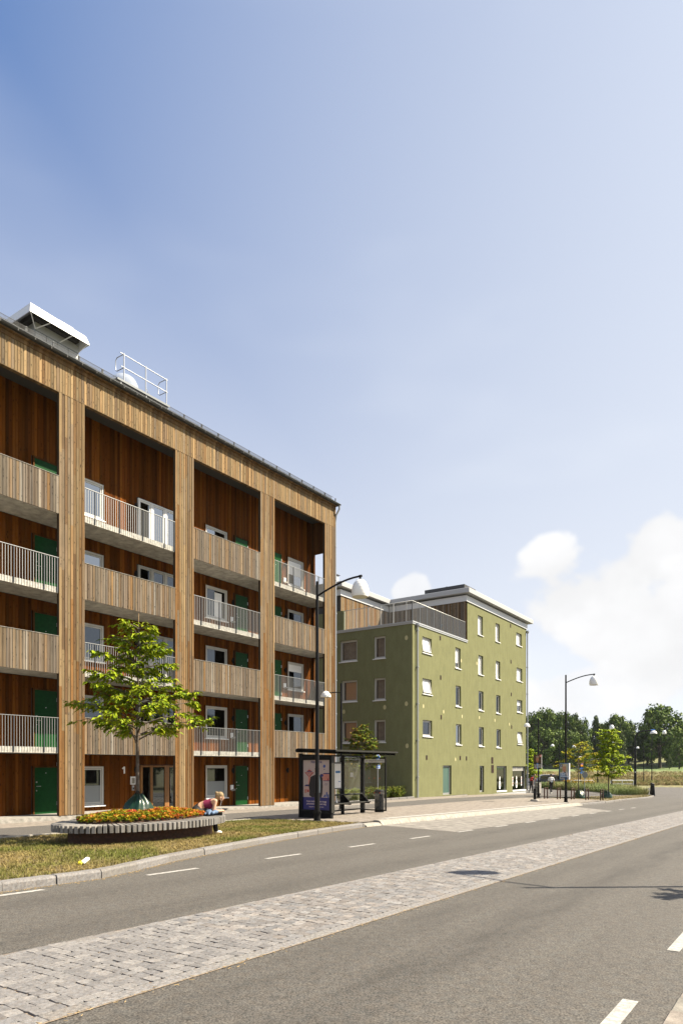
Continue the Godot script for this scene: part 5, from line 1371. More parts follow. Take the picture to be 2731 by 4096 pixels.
	dark.ell(63, 28, 24, 14, Color(0.58, 0.52, 0.46)); dark.rect(49, 58, 9, 3, Color(0.2, 0.15, 0.14)); dark.rect(67, 58, 9, 3, Color(0.2, 0.15, 0.14)); dark.rect(55, 80, 15, 3, Color(0.55, 0.25, 0.24))
	dark.poly(PackedVector2Array([Vector2(0, 200), Vector2(0, 114), Vector2(40, 104), Vector2(50, 112), Vector2(76, 112), Vector2(86, 104), Vector2(128, 118), Vector2(128, 200)]), Color(0.10, 0.10, 0.13)); dark.poly(PackedVector2Array([Vector2(46, 120), Vector2(76, 120), Vector2(70, 200), Vector2(52, 200)]), Color(0.28, 0.46, 0.72)); dark.rect(96, 0, 32, 34, Color(0.70, 0.06, 0.06)); dark.ell(108, 12, 7, 7, Color(0.95, 0.9, 0.9)); dark.ell(108, 12, 3, 3, Color(0.7, 0.06, 0.06)); dark.rect(99, 22, 22, 6, Color(0.95, 0.85, 0.85)); dark.rect(22, 186, 28, 12, skin)
	var dp := thing("election_poster", "dark brown election poster with a woman's portrait on the path lamp", "poster", Vector3(48.67, 1.43, -16.53), -0.33)
	boxp("board", Vector3(-0.10, 0, -0.35), Vector3(-0.075, 1.02, 0.35), M.white_metal, dp)
	var dsh := sheet("print", dark.material(), 0.7, 1.02, dp, Transform3D(SIDE, Vector3(-0.103, 0, -0.35)))
	var k := 0
	for line in ["TILLSAMMANS", "KAN VI GÖRA VÅRT", "SVERIGE BÄTTRE"]:
		text("lettering", line, 0.062, M.white_metal, dsh, Transform3D(Basis(), Vector3(0.05, 0.24 - k * 0.088, 0.002)), 0.002, HORIZONTAL_ALIGNMENT_LEFT, 900); k += 1
	var lb := Art.new(128, 180, Color(0.16, 0.45, 0.66))
	lb.rect(6, 6, 116, 168, Color(0.66, 0.66, 0.60)); lb.rect(6, 60, 24, 40, Color(0.45, 0.48, 0.22)); lb.rect(6, 6, 60, 30, Color(0.6, 0.58, 0.36)); lb.rect(32, 30, 10, 70, Color(0.5, 0.53, 0.5)); lb.rect(100, 20, 10, 90, Color(0.56, 0.6, 0.56))
	lb.ell(66, 52, 30, 36, Color(0.66, 0.58, 0.45)); lb.rect(40, 60, 16, 28, Color(0.6, 0.5, 0.36)); lb.rect(78, 60, 16, 28, Color(0.62, 0.53, 0.4)); lb.ell(68, 60, 21, 28, Color(0.70, 0.50, 0.40)); lb.rect(54, 80, 28, 22, Color(0.62, 0.42, 0.33)); lb.rect(55, 50, 9, 3, Color(0.25, 0.2, 0.2)); lb.rect(73, 50, 9, 3, Color(0.25, 0.2, 0.2)); lb.rect(61, 72, 15, 3, Color(0.5, 0.26, 0.25)); lb.ell(66, 24, 26, 12, Color(0.72, 0.66, 0.56))
	lb.poly(PackedVector2Array([Vector2(28, 174), Vector2(30, 106), Vector2(52, 92), Vector2(68, 110), Vector2(88, 92), Vector2(122, 112), Vector2(122, 174)]), Color(0.74, 0.71, 0.72)); lb.poly(PackedVector2Array([Vector2(60, 100), Vector2(88, 96), Vector2(106, 150), Vector2(114, 174), Vector2(70, 174)]), Color(0.13, 0.14, 0.19))
	lb.rect(12, 12, 28, 28, Color(0.11, 0.19, 0.36)); lb.rect(22, 17, 6, 8, Color(0.8, 0.85, 0.95)); lb.rect(22, 28, 7, 8, Color(0.8, 0.85, 0.95)); lb.rect(12, 108, 70, 16, Color(0.14, 0.42, 0.64)); lb.rect(12, 125, 70, 15, Color(0.14, 0.42, 0.64)); lb.rect(12, 141, 100, 16, Color(0.14, 0.42, 0.64)); lb.rect(12, 159, 62, 10, Color(0.3, 0.28, 0.28))
	var lp := thing("election_poster", "light blue framed election poster with a curly haired woman's portrait on the tall lamp", "poster", Vector3(43.61, 0.79, -13.06), -0.42)
	boxp("board", Vector3(-0.16, 0, -0.36), Vector3(-0.08, 1.03, 0.40), M.white_metal, lp)
	var lsh := sheet("print", lb.material(), 0.72, 1.03, lp, Transform3D(SIDE, Vector3(-0.163, 0, -0.36)))
	k = 0
	for line in ["REDO FÖR ETT", "VARMARE OCH", "TRYGGARE ÖREBRO"]:
		text("lettering", line, 0.062, M.white_metal, lsh, Transform3D(Basis(), Vector3(0.08, 0.335 - k * 0.095, 0.002)), 0.002, HORIZONTAL_ALIGNMENT_LEFT, 900); k += 1

# ---------- plants ----------
func leaf(b: MB, p: Vector3, dir: Vector3, side: Vector3, l: float, w: float, c: Color):
	b.col = c
	var up := side.cross(dir).normalized()
	var mid := p + dir * l * 0.45 - up * l * 0.05
	var tip := p + dir * l - Vector3.UP * l * 0.18
	var a := mid + side * w * 0.5 + up * w * 0.18; var e := mid - side * w * 0.5 + up * w * 0.18
	b.tri(p, a, tip); b.tri(p, tip, e)

func young_tree(t: Node3D, o: Dictionary):
	# a leader with limbs that rise and then hang a little, twigs along them and leaves along the twigs
	var r := RandomNumberGenerator.new(); r.seed = o.seed
	var wood := MB.new(); var cr := MB.new()
	var h: float = o.h
	var trunk := []; var rad := []
	for k in 9:
		var f := k / 8.0
		trunk.append(Vector3(sin(f * 5.0 + o.seed) * 0.035 * f, h * 0.97 * f, cos(f * 4.0) * 0.03 * f)); rad.append(lerpf(o.r, 0.008, pow(f, 0.8)))
	wood.tube(trunk, rad, 9)
	var cols: Array = o.cols
	var n: int = o.limbs
	for k in n:
		var f := (k + r.randf() * 0.6) / n
		var y := lerpf(o.low, h * 0.96, f)
		var reach: float = o.reach * lerps(f, o.shape[0], o.shape[1]) * r.randf_range(0.75, 1.12)
		var az := k * 2.399 + r.randf_range(-0.4, 0.4)
		var out := Vector3(cos(az), 0, sin(az))
		var pts := []; var rr := []
		var rise: float = o.rise * r.randf_range(0.6, 1.3)
		var m := 7
		for j in m:
			var q := float(j) / (m - 1)
			pts.append(Vector3(0, y, 0) + out * reach * q + Vector3.UP * reach * (rise * q - 0.42 * rise * q * q - 0.10 * q * q) + Vector3(r.randf_range(-1, 1), r.randf_range(-0.6, 0.6), r.randf_range(-1, 1)) * 0.045 * reach * q)
			rr.append(lerpf(0.016 * o.r / 0.05 + 0.004, 0.004, q))
		wood.tube(pts, rr, 5, false)
		var twigs := int(3.0 + reach * float(o.twigs))
		for j in twigs:
			var q := r.randf_range(o.bare, 1.0)
			var at: Vector3 = pts[int(q * (m - 1.01))].lerp(pts[mini(int(q * (m - 1.01)) + 1, m - 1)], fposmod(q * (m - 1.01), 1.0))
			var a2 := az + r.randf_range(-1.35, 1.35)
			var d := (Vector3(cos(a2), r.randf_range(-0.5, 0.7), sin(a2))).normalized()
			var tl: float = o.twig * r.randf_range(0.6, 1.3)
			var end := at + d * tl - Vector3.UP * tl * 0.15
			wood.tube([at, end], [0.004, 0.002], 3, false)
			for i in int(o.leaves):
				var s: float = (i + r.randf()) / float(o.leaves)
				var p := at.lerp(end, s)
				var a3 := a2 + (1.0 if i % 2 else -1.0) * r.randf_range(0.3, 1.3)
				var ld := Vector3(cos(a3), r.randf_range(-0.75, 0.12), sin(a3)).normalized()
				var sd := ld.cross(Vector3(r.randf_range(-0.5, 0.5), 1, r.randf_range(-0.5, 0.5))).normalized()
				var c: Color = cols[r.randi() % cols.size()]
				leaf(cr, p + ld * 0.01, ld, sd, o.leaf * r.randf_range(0.7, 1.25), o.leaf * o.get("wide", 0.5) * r.randf_range(0.8, 1.2), c * r.randf_range(0.8, 1.2))
	put("trunk", wood.mesh(), o.get("bark", M.bark), t)
	put("crown", cr.mesh(), M.leaf, t)

func big_crown(seed_: int, kind: String) -> Array:
	# trunk with limbs and a crown of leaf sprays gathered in clumps, one unit high and about one unit wide
	var r := RandomNumberGenerator.new(); r.seed = seed_
	var w := MB.new(); var c := MB.new()
	w.tube([Vector3(0, -0.05, 0), Vector3(0.005, 0.25, 0), Vector3(-0.01, 0.55, 0.01), Vector3(0, 0.85, 0)], [0.035, 0.026, 0.016, 0.004], 7)
	var lobes := []
	var cnt := 60 if kind == "b" else 46
	for k in cnt:
		var f := (k + r.randf()) / cnt
		var y := lerpf(0.14 if kind == "a" else 0.22, 0.94, f)
		var rad: float
		if kind == "c": rad = 0.30 * sin(PI * clampf(f * 0.9 + 0.12, 0, 1))
		else: rad = 0.46 * pow(sin(PI * clampf(f * 0.86 + 0.10, 0, 1)), 0.6)
		var az := k * 2.4 + r.randf()
		var p := Vector3(cos(az), 0, sin(az)) * rad * r.randf_range(0.45, 0.92) + Vector3.UP * y
		lobes.append([p, r.randf_range(0.09, 0.16) * (0.75 if kind == "c" else 1.0)])
		w.tube([Vector3(0, y * 0.72, 0), p * Vector3(0.5, 0.93, 0.5), p], [0.010, 0.006, 0.002], 4, false)
	var greens := [Color(0.100, 0.142, 0.030), Color(0.080, 0.120, 0.026), Color(0.125, 0.168, 0.034), Color(0.068, 0.105, 0.026)]
	if kind == "c": greens = [Color(0.090, 0.118, 0.04), Color(0.075, 0.10, 0.034)]
	for q in lobes:
		var tone := r.randf_range(0.8, 1.25)
		for i in 85:
			var d := Vector3(r.randfn(), r.randfn(), r.randfn()).normalized()
			var p: Vector3 = q[0] + d * Vector3(1.0, 0.72, 1.0) * q[1] * pow(r.randf(), 0.35)
			if kind == "c": p.y -= r.randf() * 0.06
			var nrm := (d + Vector3.UP * 0.5 + Vector3(r.randfn(), r.randfn(), r.randfn()) * 0.6).normalized()
			var u := nrm.cross(Vector3(r.randfn(), r.randfn(), r.randfn())).normalized(); var v := nrm.cross(u)
			var s := r.randf_range(0.018, 0.038)
			c.col = greens[r.randi() % greens.size()] * tone * r.randf_range(0.85, 1.15)
			c.quad(p - u * s, p - v * s * 0.6, p + u * s * r.randf_range(0.7, 1.1), p + v * s * 0.6)
	return [w.mesh(), c.mesh()]

func tuft(blades: int, h: float, spread: float, w: float, seed_: int, droop := 0.3) -> ArrayMesh:
	var r := RandomNumberGenerator.new(); r.seed = seed_
	var b := MB.new()
	for k in blades:
		var az := r.randf() * TAU
		var o := Vector3(cos(az), 0, sin(az)); var s := Vector3(-sin(az), 0, cos(az))
		var base := o * spread * 0.35 * r.randf() + s * r.randf_range(-1, 1) * spread * 0.3
		var hh := h * r.randf_range(0.55, 1.0); var lean := spread * r.randf_range(0.3, 1.0)
		var t := r.randf_range(0.8, 1.2); b.col = Color(t, t, t)
		var m := base + o * lean * 0.4 + Vector3.UP * hh * 0.65
		var tip := base + o * lean * 1.05 + Vector3.UP * hh * (1.0 - droop * r.randf())
		b.quad(base - s * w * 0.5, base + s * w * 0.5, m + s * w * 0.38, m - s * w * 0.38)
		b.tri(m - s * w * 0.38, m + s * w * 0.38, tip)
	return b.mesh()

func make_bag(t: Node3D, at: Vector3, wide: float, high: float, seed_: int):
	# a green sack hung round the stem: folds run from the gathered top to the foot
	var b := MB.new(); var r := RandomNumberGenerator.new(); r.seed = seed_
	var seg := 40; var rows := 10
	var grid := []
	for j in rows + 1:
		var f := float(j) / rows
		var row := []
		for k in seg:
			var a := TAU * k / seg
			var fold := 1.0 + (0.10 * sin(a * 5.0 + seed_) + 0.07 * sin(a * 9.0 + f * 3.0) + 0.05 * sin(a * 3.0 - f * 4.0)) * (0.3 + f)
			var rad := wide * lerps(f, [0.0, 0.25, 0.6, 0.9, 1.0], [1.0, 0.98, 0.74, 0.36, 0.18]) * fold
			row.append(Vector3(cos(a) * rad, high * f * (1.0 + 0.04 * sin(a * 7.0)), sin(a) * rad * 0.85) + at)
		grid.append(row)
	var flat := []
	for j in rows + 1:
		for k in seg:
			var p: Vector3 = grid[j][k]
			var du: Vector3 = grid[j][(k + 1) % seg] - grid[j][(k + seg - 1) % seg]
			var dv: Vector3 = grid[mini(j + 1, rows)][k] - grid[maxi(j - 1, 0)][k]
			b.put(p, dv.cross(du).normalized())
	for j in rows:
		for k in seg:
			var p := j * seg + k; var q := j * seg + (k + 1) % seg
			b.idx.append_array(PackedInt32Array([p, q, p + seg, q, q + seg, p + seg]))
	put("sack", b.mesh(), M.bag, t)
	var z := MB.new(); z.tube([at + Vector3(-wide * 0.2, high * 0.95, 0), at + Vector3(-wide * 0.22, high * 1.12, 0.03), at + Vector3(-wide * 0.05, high * 1.1, 0.05), at + Vector3(-wide * 0.02, high * 0.96, 0.06)], 0.012, 6); put("strap", z.mesh(), M.black_mat, t)
	z = MB.new(); z.tube([at + Vector3(wide * 0.1, high * 0.9, 0.1), at + Vector3(wide * 0.22, high * 1.12, 0.06), at + Vector3(wide * 0.3, high * 0.95, 0.02)], 0.012, 6); put("strap", z.mesh(), M.black_mat, t)

func make_planter():
	var cx := 11.1; var cz := -13.55
	var t := thing("planter_bench", "large oval planter ringed by a grey slatted bench on a rusty steel base", "planter bench", Vector3(cx, 0, cz))
	var b := MB.new(); b.lathe([Vector2(1.0, -0.3), Vector2(1.0, 0.17)], 64, Vector3.ZERO, 2.0, 1.08); put("steel_base", b.mesh(), M.corten, t)
	b = MB.new(); b.lathe([Vector2(0.95, 0.15), Vector2(0.95, 0.36), Vector2(0.93, 0.36)], 64, Vector3.ZERO, 1.85, 0.92); put("inner_rim", b.mesh(), M.corten, t)
	b = MB.new(); b.lathe([Vector2(0.94, 0.33), Vector2(0.7, 0.40), Vector2(0.3, 0.46), Vector2(0.0, 0.47)], 48, Vector3.ZERO, 1.85, 0.92); put("soil", b.mesh(), M.soil, t)
	var tones := []
	for k in 4:
		var s := MB.new(); var q := 0.30 + 0.045 * k; s.col = Color(q * 1.0, q * 0.97, q * 0.92)
		s.cbox(Vector3(-0.56, -0.16, -0.04), Vector3(0.0, 0.0, 0.04), 0.006); tones.append(s.mesh())
	rng.seed = 31
	var n := 98
	var a := 0.0
	# equal steps along the oval
	var pts := []
	var total := 0.0
	var last := Vector2(2.36, 0)
	for k in 721:
		var th := TAU * k / 720.0
		var p := Vector2(2.36 * cos(th), 1.42 * sin(th)); total += p.distance_to(last); last = p; pts.append([total, th])
	for k in n:
		var want := total * k / n
		while pts[int(a)][0] < want: a += 1
		var th: float = pts[int(a)][1]
		var p := Vector3(2.36 * cos(th), 0.33, 1.42 * sin(th))
		var nrm := Vector3(cos(th) / 2.36, 0, sin(th) / 1.42).normalized()
		var o := put("slat", tones[rng.randi() % 4], M.slat, t, p + Vector3(0, rng.randf_range(-0.004, 0.004), 0))
		o.rotation.y = atan2(-nrm.z, nrm.x) + rng.randf_range(-0.01, 0.01)
	# stonecrop
	var ros := MB.new(); var r := RandomNumberGenerator.new(); r.seed = 8
	for k in 9:
		var az := TAU * k / 9.0 + r.randf() * 0.4
		var d := Vector3(cos(az), r.randf_range(0.25, 0.9), sin(az)).normalized()
		var tt := r.randf_range(0.75, 1.25); ros.col = Color(tt, tt, tt)
		var sd := d.cross(Vector3.UP).normalized()
		ros.tri(Vector3(0, 0.0, 0) - sd * 0.012, sd * 0.012, d * 0.045 + Vector3.UP * 0.01); ros.tri(sd * 0.012, -sd * 0.012 + Vector3.UP * 0.004, d * 0.045 + Vector3.UP * 0.012)
	var list := []
	var pn := noise(17, 1.3, 2)
	for k in 7500:
		var q := Vector2(r.randf_range(-1, 1), r.randf_range(-1, 1))
		if q.length() > 1.0: continue
		var p := Vector3(cx + q.x * 1.80, 0.38 + 0.15 * (1.0 - q.length_squared()) + 0.05 * pn.get_noise_2d(q.x * 9.0, q.y * 9.0) + r.randf() * 0.035, cz + q.y * 0.90)
		var red := clampf(0.40 + 0.30 * q.x + pn.get_noise_2d(q.x * 3.0, q.y * 3.0) * 1.1 + r.randf_range(-0.35, 0.35), 0, 1)
		var c := Color(0.20, 0.25, 0.02).lerp(Color(0.55, 0.38, 0.03), clampf(red * 2.0, 0, 1)).lerp(Color(0.62, 0.17, 0.05), clampf(red * 2.0 - 1.0, 0, 1))
		if r.randf() < 0.06: c = Color(0.5, 0.03, 0.05)
		list.append([Transform3D(Basis.from_euler(Vector3(r.randf_range(-0.4, 0.4), r.randf() * TAU, r.randf_range(-0.4, 0.4))).scaled(Vector3.ONE * r.randf_range(0.7, 1.35)), p), c])
	tag(many("stonecrop_plants", ros.mesh(), M.leaf, list), "orange, red and yellow-green stonecrop covering the oval planter", "plants", "", "stuff")
	# tree and its watering bag
	var tr := thing("planter_tree", "young tree with bright green leaves growing from the oval planter", "tree", Vector3(10.95, 0.38, -13.65), 0.4 + PI)
	var cols := [Color(0.21, 0.27, 0.012), Color(0.17, 0.24, 0.012), Color(0.26, 0.30, 0.016), Color(0.12, 0.19, 0.012), Color(0.22, 0.26, 0.014)]
	young_tree(tr, {"seed": 5, "h": 4.85, "r": 0.06, "low": 1.72, "limbs": 46, "reach": 1.72, "rise": 0.62, "shape": [[0.0, 0.12, 0.3, 0.5, 0.75, 1.0], [0.95, 1.0, 0.88, 0.62, 0.48, 0.16]], "twigs": 9.5, "twig": 0.27, "bare": 0.2, "leaves": 11, "leaf": 0.14, "cols": cols})
	tubep("stake", [Vector3(-0.12, 3.0, 0.05), Vector3(-0.10, 5.0, 0.03)], 0.012, mat(Color(0.3, 0.2, 0.1), 0.8), tr, 6)
	var bag := thing("watering_bag", "dark green watering bag round the planter tree's stem among the stonecrop", "watering bag", Vector3(10.95, 0.40, -13.62), 0.0, "tree watering bags")
	make_bag(bag, Vector3.ZERO, 0.40, 0.55, 3)

func make_plants():
	var r := RandomNumberGenerator.new(); r.seed = 55
	# short dry lawns
	var tm := [tuft(6, 0.075, 0.07, 0.006, 1), tuft(5, 0.05, 0.08, 0.006, 2)]
	var pn := noise(29, 0.35, 3)
	var lists := [[], []]
	for k in 44000:
		var x := r.randf_range(3.5, 18.6)
		if k > 38000: x = r.randf_range(49.8, 65.5)
		var z := r.randf_range(-16.45, -9.2)
		if z > kerb_z(x) - 0.17: continue
		if k > 38000 and z < lerps(x, [49.6, 51.0, 57.0, 64.0, 66.5], [-16.6, -16.7, -15.2, -13.2, -12.6]): continue
		var e := Vector2((x - 11.1) / 2.0, (z + 13.55) / 1.08)
		if e.length() < 1.0: continue
		var g := clampf(0.36 + pn.get_noise_2d(x, z) * 1.3 + r.randf_range(-0.25, 0.25) + 0.22 * exp(-(kerb_z(x) - z) * 1.6), 0, 1)
		var c := Color(0.27, 0.21, 0.085).lerp(Color(0.135, 0.155, 0.035), g) * r.randf_range(0.8, 1.15)
		lists[k % 2].append([Transform3D(Basis(Vector3.UP, r.randf() * TAU).scaled(Vector3(1, r.randf_range(0.55, 1.15) * (1.0 + 0.3 * g), 1)), Vector3(x, land(x, z) + 0.002, z)), c])
	for k in 2: tag(many("lawn_grass", tm[k], M.grass, lists[k]), "short patchy green and straw coloured lawn grass", "grass", "", "stuff")
	# rough meadow beyond the roundabout
	var mm := tuft(14, 0.6, 0.6, 0.02, 3, 0.35)
	var ml := []
	var mn := noise(41, 0.05, 3)
	for k in 42000:
		var x := r.randf_range(93.5, 172.0); var z := r.randf_range(-85.0, 6.0)
		var d := x * 0.8216 - z * 0.570
		if d < 93.0 or d > 140.0: continue
		if k % 4 != 0 and d > 122.0: continue
		var g := clampf(0.45 + mn.get_noise_2d(x, z) * 1.4 + r.randf_range(-0.3, 0.3), 0, 1)
		var c := Color(0.36, 0.275, 0.14).lerp(Color(0.21, 0.22, 0.075), g) * r.randf_range(0.7, 1.25)
		if r.randf() < 0.14: c = Color(0.22, 0.13, 0.085)
		elif r.randf() < 0.15: c = Color(0.13, 0.18, 0.05)
		ml.append([Transform3D(Basis(Vector3.UP, r.randf() * TAU).scaled(Vector3(1.0, r.randf_range(0.5, 1.2), 1.0) * r.randf_range(0.8, 1.5)), Vector3(x, land(x, z) - 0.03, z)), c])
	tag(many("meadow_grass", mm, M.grass, ml), "tall dry brown and olive meadow grass beyond the roundabout", "grass", "", "stuff")
	# ornamental grass bed
	var bm := tuft(34, 1.05, 0.75, 0.022, 4, 0.5)
	var bl := []
	var zs := [-26.5, -25.3, -21.7, -17.3, -14.3, -12.6]; var xf := [80.5, 79.8, 76.0, 68.9, 63.2, 66.0]
	for k in 2600:
		var z := r.randf_range(-27.5, -12.7)
		var x0 := lerps(z, zs, xf)
		var x := x0 + r.randf() * minf(9.0, 86.0 - x0)
		if z > -14.5 and x > 67.5: continue
		var g := clampf(0.6 + mn.get_noise_2d(x * 4.0, z * 4.0) + r.randf_range(-0.2, 0.2), 0, 1)
		var c := Color(0.32, 0.30, 0.13).lerp(Color(0.19, 0.24, 0.09), g) * r.randf_range(0.75, 1.2)
		bl.append([Transform3D(Basis(Vector3.UP, r.randf() * TAU).scaled(Vector3.ONE * r.randf_range(0.6, 1.05)), Vector3(x, -1.05, z)), c])
	tag(many("bed_grass", bm, M.grass, bl), "grey-green arching ornamental grasses filling the roadside bed", "grass", "", "stuff")
	for q in [[78.6, -23.0, "left clump of yellow flowers, under the light blue poster"], [77.6, -20.8, "right clump of yellow flowers, between the two young trees"]]:
		var f := thing("flower_clump", q[2], "flowers", Vector3(q[0], -1.05, q[1]), 0.0, "yellow flower clumps")
		var st := MB.new(); var hd := MB.new()
		for k in 60:
			var p := Vector3(r.randf_range(-0.7, 0.7), r.randf_range(0.8, 1.25), r.randf_range(-0.7, 0.7))
			st.col = Color(0.08, 0.12, 0.03); st.tube([Vector3(p.x * 0.5, 0, p.z * 0.5), p], 0.012, 3, false)
			for i in 9:
				hd.col = Color(0.55, 0.33, 0.01) * r.randf_range(0.8, 1.2); var d := Vector3(r.randfn(), r.randfn() * 0.6, r.randfn()) * 0.07
				leaf(hd, p + d, Vector3(r.randfn(), 0.3, r.randfn()).normalized(), Vector3(r.randfn(), 0.1, r.randfn()).normalized(), 0.09, 0.06, hd.col)
		put("stems", st.mesh(), M.grass, f); put("blossoms", hd.mesh(), M.leaf, f)
	# hedge of low shrubs before the green house
	var greens := [Color(0.12, 0.17, 0.025), Color(0.09, 0.14, 0.022), Color(0.17, 0.21, 0.03), Color(0.20, 0.18, 0.03)]
	var shrub_names := ["first low leafy shrub of the hedge, next to the timber house", "second low leafy shrub of the hedge, behind the shelter's timetable", "third low leafy shrub of the hedge, behind the shelter glass", "fourth low leafy shrub of the hedge, behind the shelter bench", "fifth low leafy shrub of the hedge, around the maple's stem", "sixth low leafy shrub of the hedge, behind the litter bin", "seventh low leafy shrub of the hedge, right of the blue sign", "last low leafy shrub of the hedge, at the green house corner"]
	for k in 8:
		var s := thing("hedge_shrub", shrub_names[k], "shrub", Vector3(32.4 + k * 0.88, -0.46, -22.2 - 0.12 * (k % 3)), k * 1.7, "low shrubs before the green house")
		var st := MB.new(); var lv := MB.new()
		for i in 30:
			var az := r.randf() * TAU; var rr := r.randf_range(0.1, 0.62)
			var tip := Vector3(cos(az) * rr, r.randf_range(0.35, 0.85), sin(az) * rr)
			st.tube([Vector3(tip.x * 0.25, 0, tip.z * 0.25), tip * Vector3(0.7, 0.6, 0.7), tip], [0.008, 0.006, 0.003], 4, false)
			for j in 60:
				var f := r.randf_range(0.2, 1.0)
				var p := (tip * Vector3(lerpf(0.3, 1.0, f), f, lerpf(0.3, 1.0, f))) + Vector3(r.randfn(), r.randfn() * 0.6, r.randfn()) * 0.07
				var ld := Vector3(r.randfn(), r.randf_range(-0.3, 0.6), r.randfn()).normalized()
				leaf(lv, p, ld, ld.cross(Vector3(r.randf() - 0.5, 1, r.randf() - 0.5)).normalized(), r.randf_range(0.07, 0.12), r.randf_range(0.05, 0.08), greens[r.randi() % 4] * r.randf_range(0.8, 1.2))
		put("stems", st.mesh(), M.bark, s); put("foliage", lv.mesh(), M.leaf, s)
	var hk := thing("bed_kerb", "", ""); hk.set_meta("kind", "structure")
	for k in 8:
		var e := MB.new(); e.col = Color(0.95, 0.95, 0.93); e.cbox(Vector3(0.005, -0.1, -0.06), Vector3(0.985, 0.13, 0.06), 0.02); put("kerb_stone", e.mesh(), M.granite, hk, Vector3(31.2 + k, -0.46, -21.5))
	# small maple behind the shelter
	var mp := thing("maple_sapling", "small maple behind the bus shelter in front of the green house", "tree", Vector3(35.2, -0.45, -22.9))
	young_tree(mp, {"seed": 9, "h": 4.7, "r": 0.045, "low": 1.75, "limbs": 36, "reach": 1.25, "rise": 0.8, "shape": [[0.0, 0.15, 0.45, 0.75, 1.0], [0.85, 1.0, 0.85, 0.5, 0.2]], "twigs": 11.0, "twig": 0.25, "bare": 0.15, "leaves": 10, "leaf": 0.14, "wide": 0.85, "cols": [Color(0.11, 0.16, 0.018), Color(0.14, 0.18, 0.02), Color(0.085, 0.13, 0.015), Color(0.22, 0.15, 0.025)]})
	tubep("stake", [Vector3(-0.15, 0, 0.1), Vector3(-0.1, 1.7, 0.06)], 0.03, mat(Color(0.25, 0.17, 0.09), 0.8), mp, 6)
	# the two young trees by the bicycle stands, and one past the corner
	var ta := thing("thin_tree", "thin young tree with sparse yellow-green leaves behind the bicycle stands", "tree", Vector3(52.35, -0.78, -14.75))
	young_tree(ta, {"seed": 14, "h": 4.35, "r": 0.05, "low": 1.75, "limbs": 20, "reach": 1.75, "rise": 0.55, "shape": [[0.0, 0.3, 0.7, 1.0], [1.0, 0.95, 0.6, 0.25]], "twigs": 6.0, "twig": 0.3, "bare": 0.3, "leaves": 9, "leaf": 0.15, "wide": 0.6, "cols": [Color(0.33, 0.31, 0.015), Color(0.25, 0.27, 0.015), Color(0.38, 0.29, 0.015), Color(0.18, 0.22, 0.015)]})
	var bag1 := thing("watering_bag", "dark green watering bag at the foot of the thin yellow-leaved tree", "watering bag", Vector3(52.35, -0.78, -14.75), 0.6, "tree watering bags")
	make_bag(bag1, Vector3(0.12, 0, 0.1), 0.52, 0.62, 4)
	var tb := thing("dense_tree", "dense bright green young tree near the end of the bicycle stands", "tree", Vector3(55.5, -0.85, -13.35))
	young_tree(tb, {"seed": 22, "h": 5.55, "r": 0.055, "low": 1.5, "limbs": 54, "reach": 1.7, "rise": 0.5, "shape": [[0.0, 0.12, 0.42, 0.52, 0.62, 0.85, 1.0], [0.8, 1.0, 0.85, 0.45, 0.5, 0.42, 0.25]], "twigs": 9.0, "twig": 0.3, "bare": 0.12, "leaves": 10, "leaf": 0.17, "wide": 0.75, "cols": [Color(0.25, 0.34, 0.015), Color(0.30, 0.38, 0.018), Color(0.19, 0.28, 0.015), Color(0.36, 0.40, 0.025)]})
	var bag2 := thing("watering_bag", "dark green watering bag at the foot of the dense bright green tree", "watering bag", Vector3(55.5, -0.86, -13.3), 2.1, "tree watering bags")
	make_bag(bag2, Vector3(0.2, 0, 0.0), 0.45, 0.6, 6)
	copy(tb, "dense_tree", "yellow-green tree half hidden behind the green house's far corner", Vector3(73.6, -1.0, -26.3), 1.0).scale = Vector3(1.1, 0.85, 1.1)
	copy(ta, "thin_tree", "street tree outside the frame whose branches shade the near lane", Vector3(13.8, 0.0, 2.5), 2.2).scale = Vector3(1.2, 1.15, 1.2)
	# the wood beyond the meadow
	var kinds := {"a": [], "b": [], "c": []}
	for k in 3: kinds.a.append(big_crown(200 + k, "a")); kinds.b.append(big_crown(300 + k, "b")); kinds.c.append(big_crown(400 + k, "c"))
	var words := {"a": "bushy dark green tree", "b": "tall broad-crowned tree", "c": "slender loose-leaved tree"}
	var wood := [[174.4, -60.9, 13.2, 6.2, "b"], [181.2, -61.6, 13.5, 7.0, "a"], [174.4, -57.4, 14.6, 7.4, "b"], [181.9, -57.1, 13.5, 7.2, "a"], [175.2, -52.7, 13.7, 7.0, "b"], [180.8, -51.7, 13.6, 6.4, "c"], [175.7, -48.5, 12.3, 5.0, "a"], [163.7, -55.2, 10.1, 7.6, "a"], [167.8, -52.8, 9.6, 7.6, "a"], [166.8, -49.1, 9.0, 6.6, "a"], [169.4, -47.0, 8.5, 4.8, "a"], [185.9, -47.8, 12.9, 5.2, "c"], [195.1, -48.6, 9.9, 5.6, "a"], [184.7, -42.5, 13.0, 7.4, "b"], [192.9, -41.3, 11.0, 7.2, "a"], [174.7, -39.4, 10.1, 5.0, "c"], [179.4, -43.1, 9.6, 6.0, "a"], [186.7, -32.6, 15.5, 11.5, "b"], [191.4, -36.4, 10.3, 7.2, "a"], [198.8, -39.7, 7.8, 6.6, "a"], [197.3, -31.3, 8.5, 7.4, "a"], [194.5, -28.5, 11.4, 6.0, "b"], [197.9, -27.0, 9.8, 6.4, "a"], [175.0, -28.5, 3.5, 2.2, "c"], [180.7, -27.3, 7.4, 4.2, "a"], [201.4, -25.5, 11.9, 8.0, "b"]]
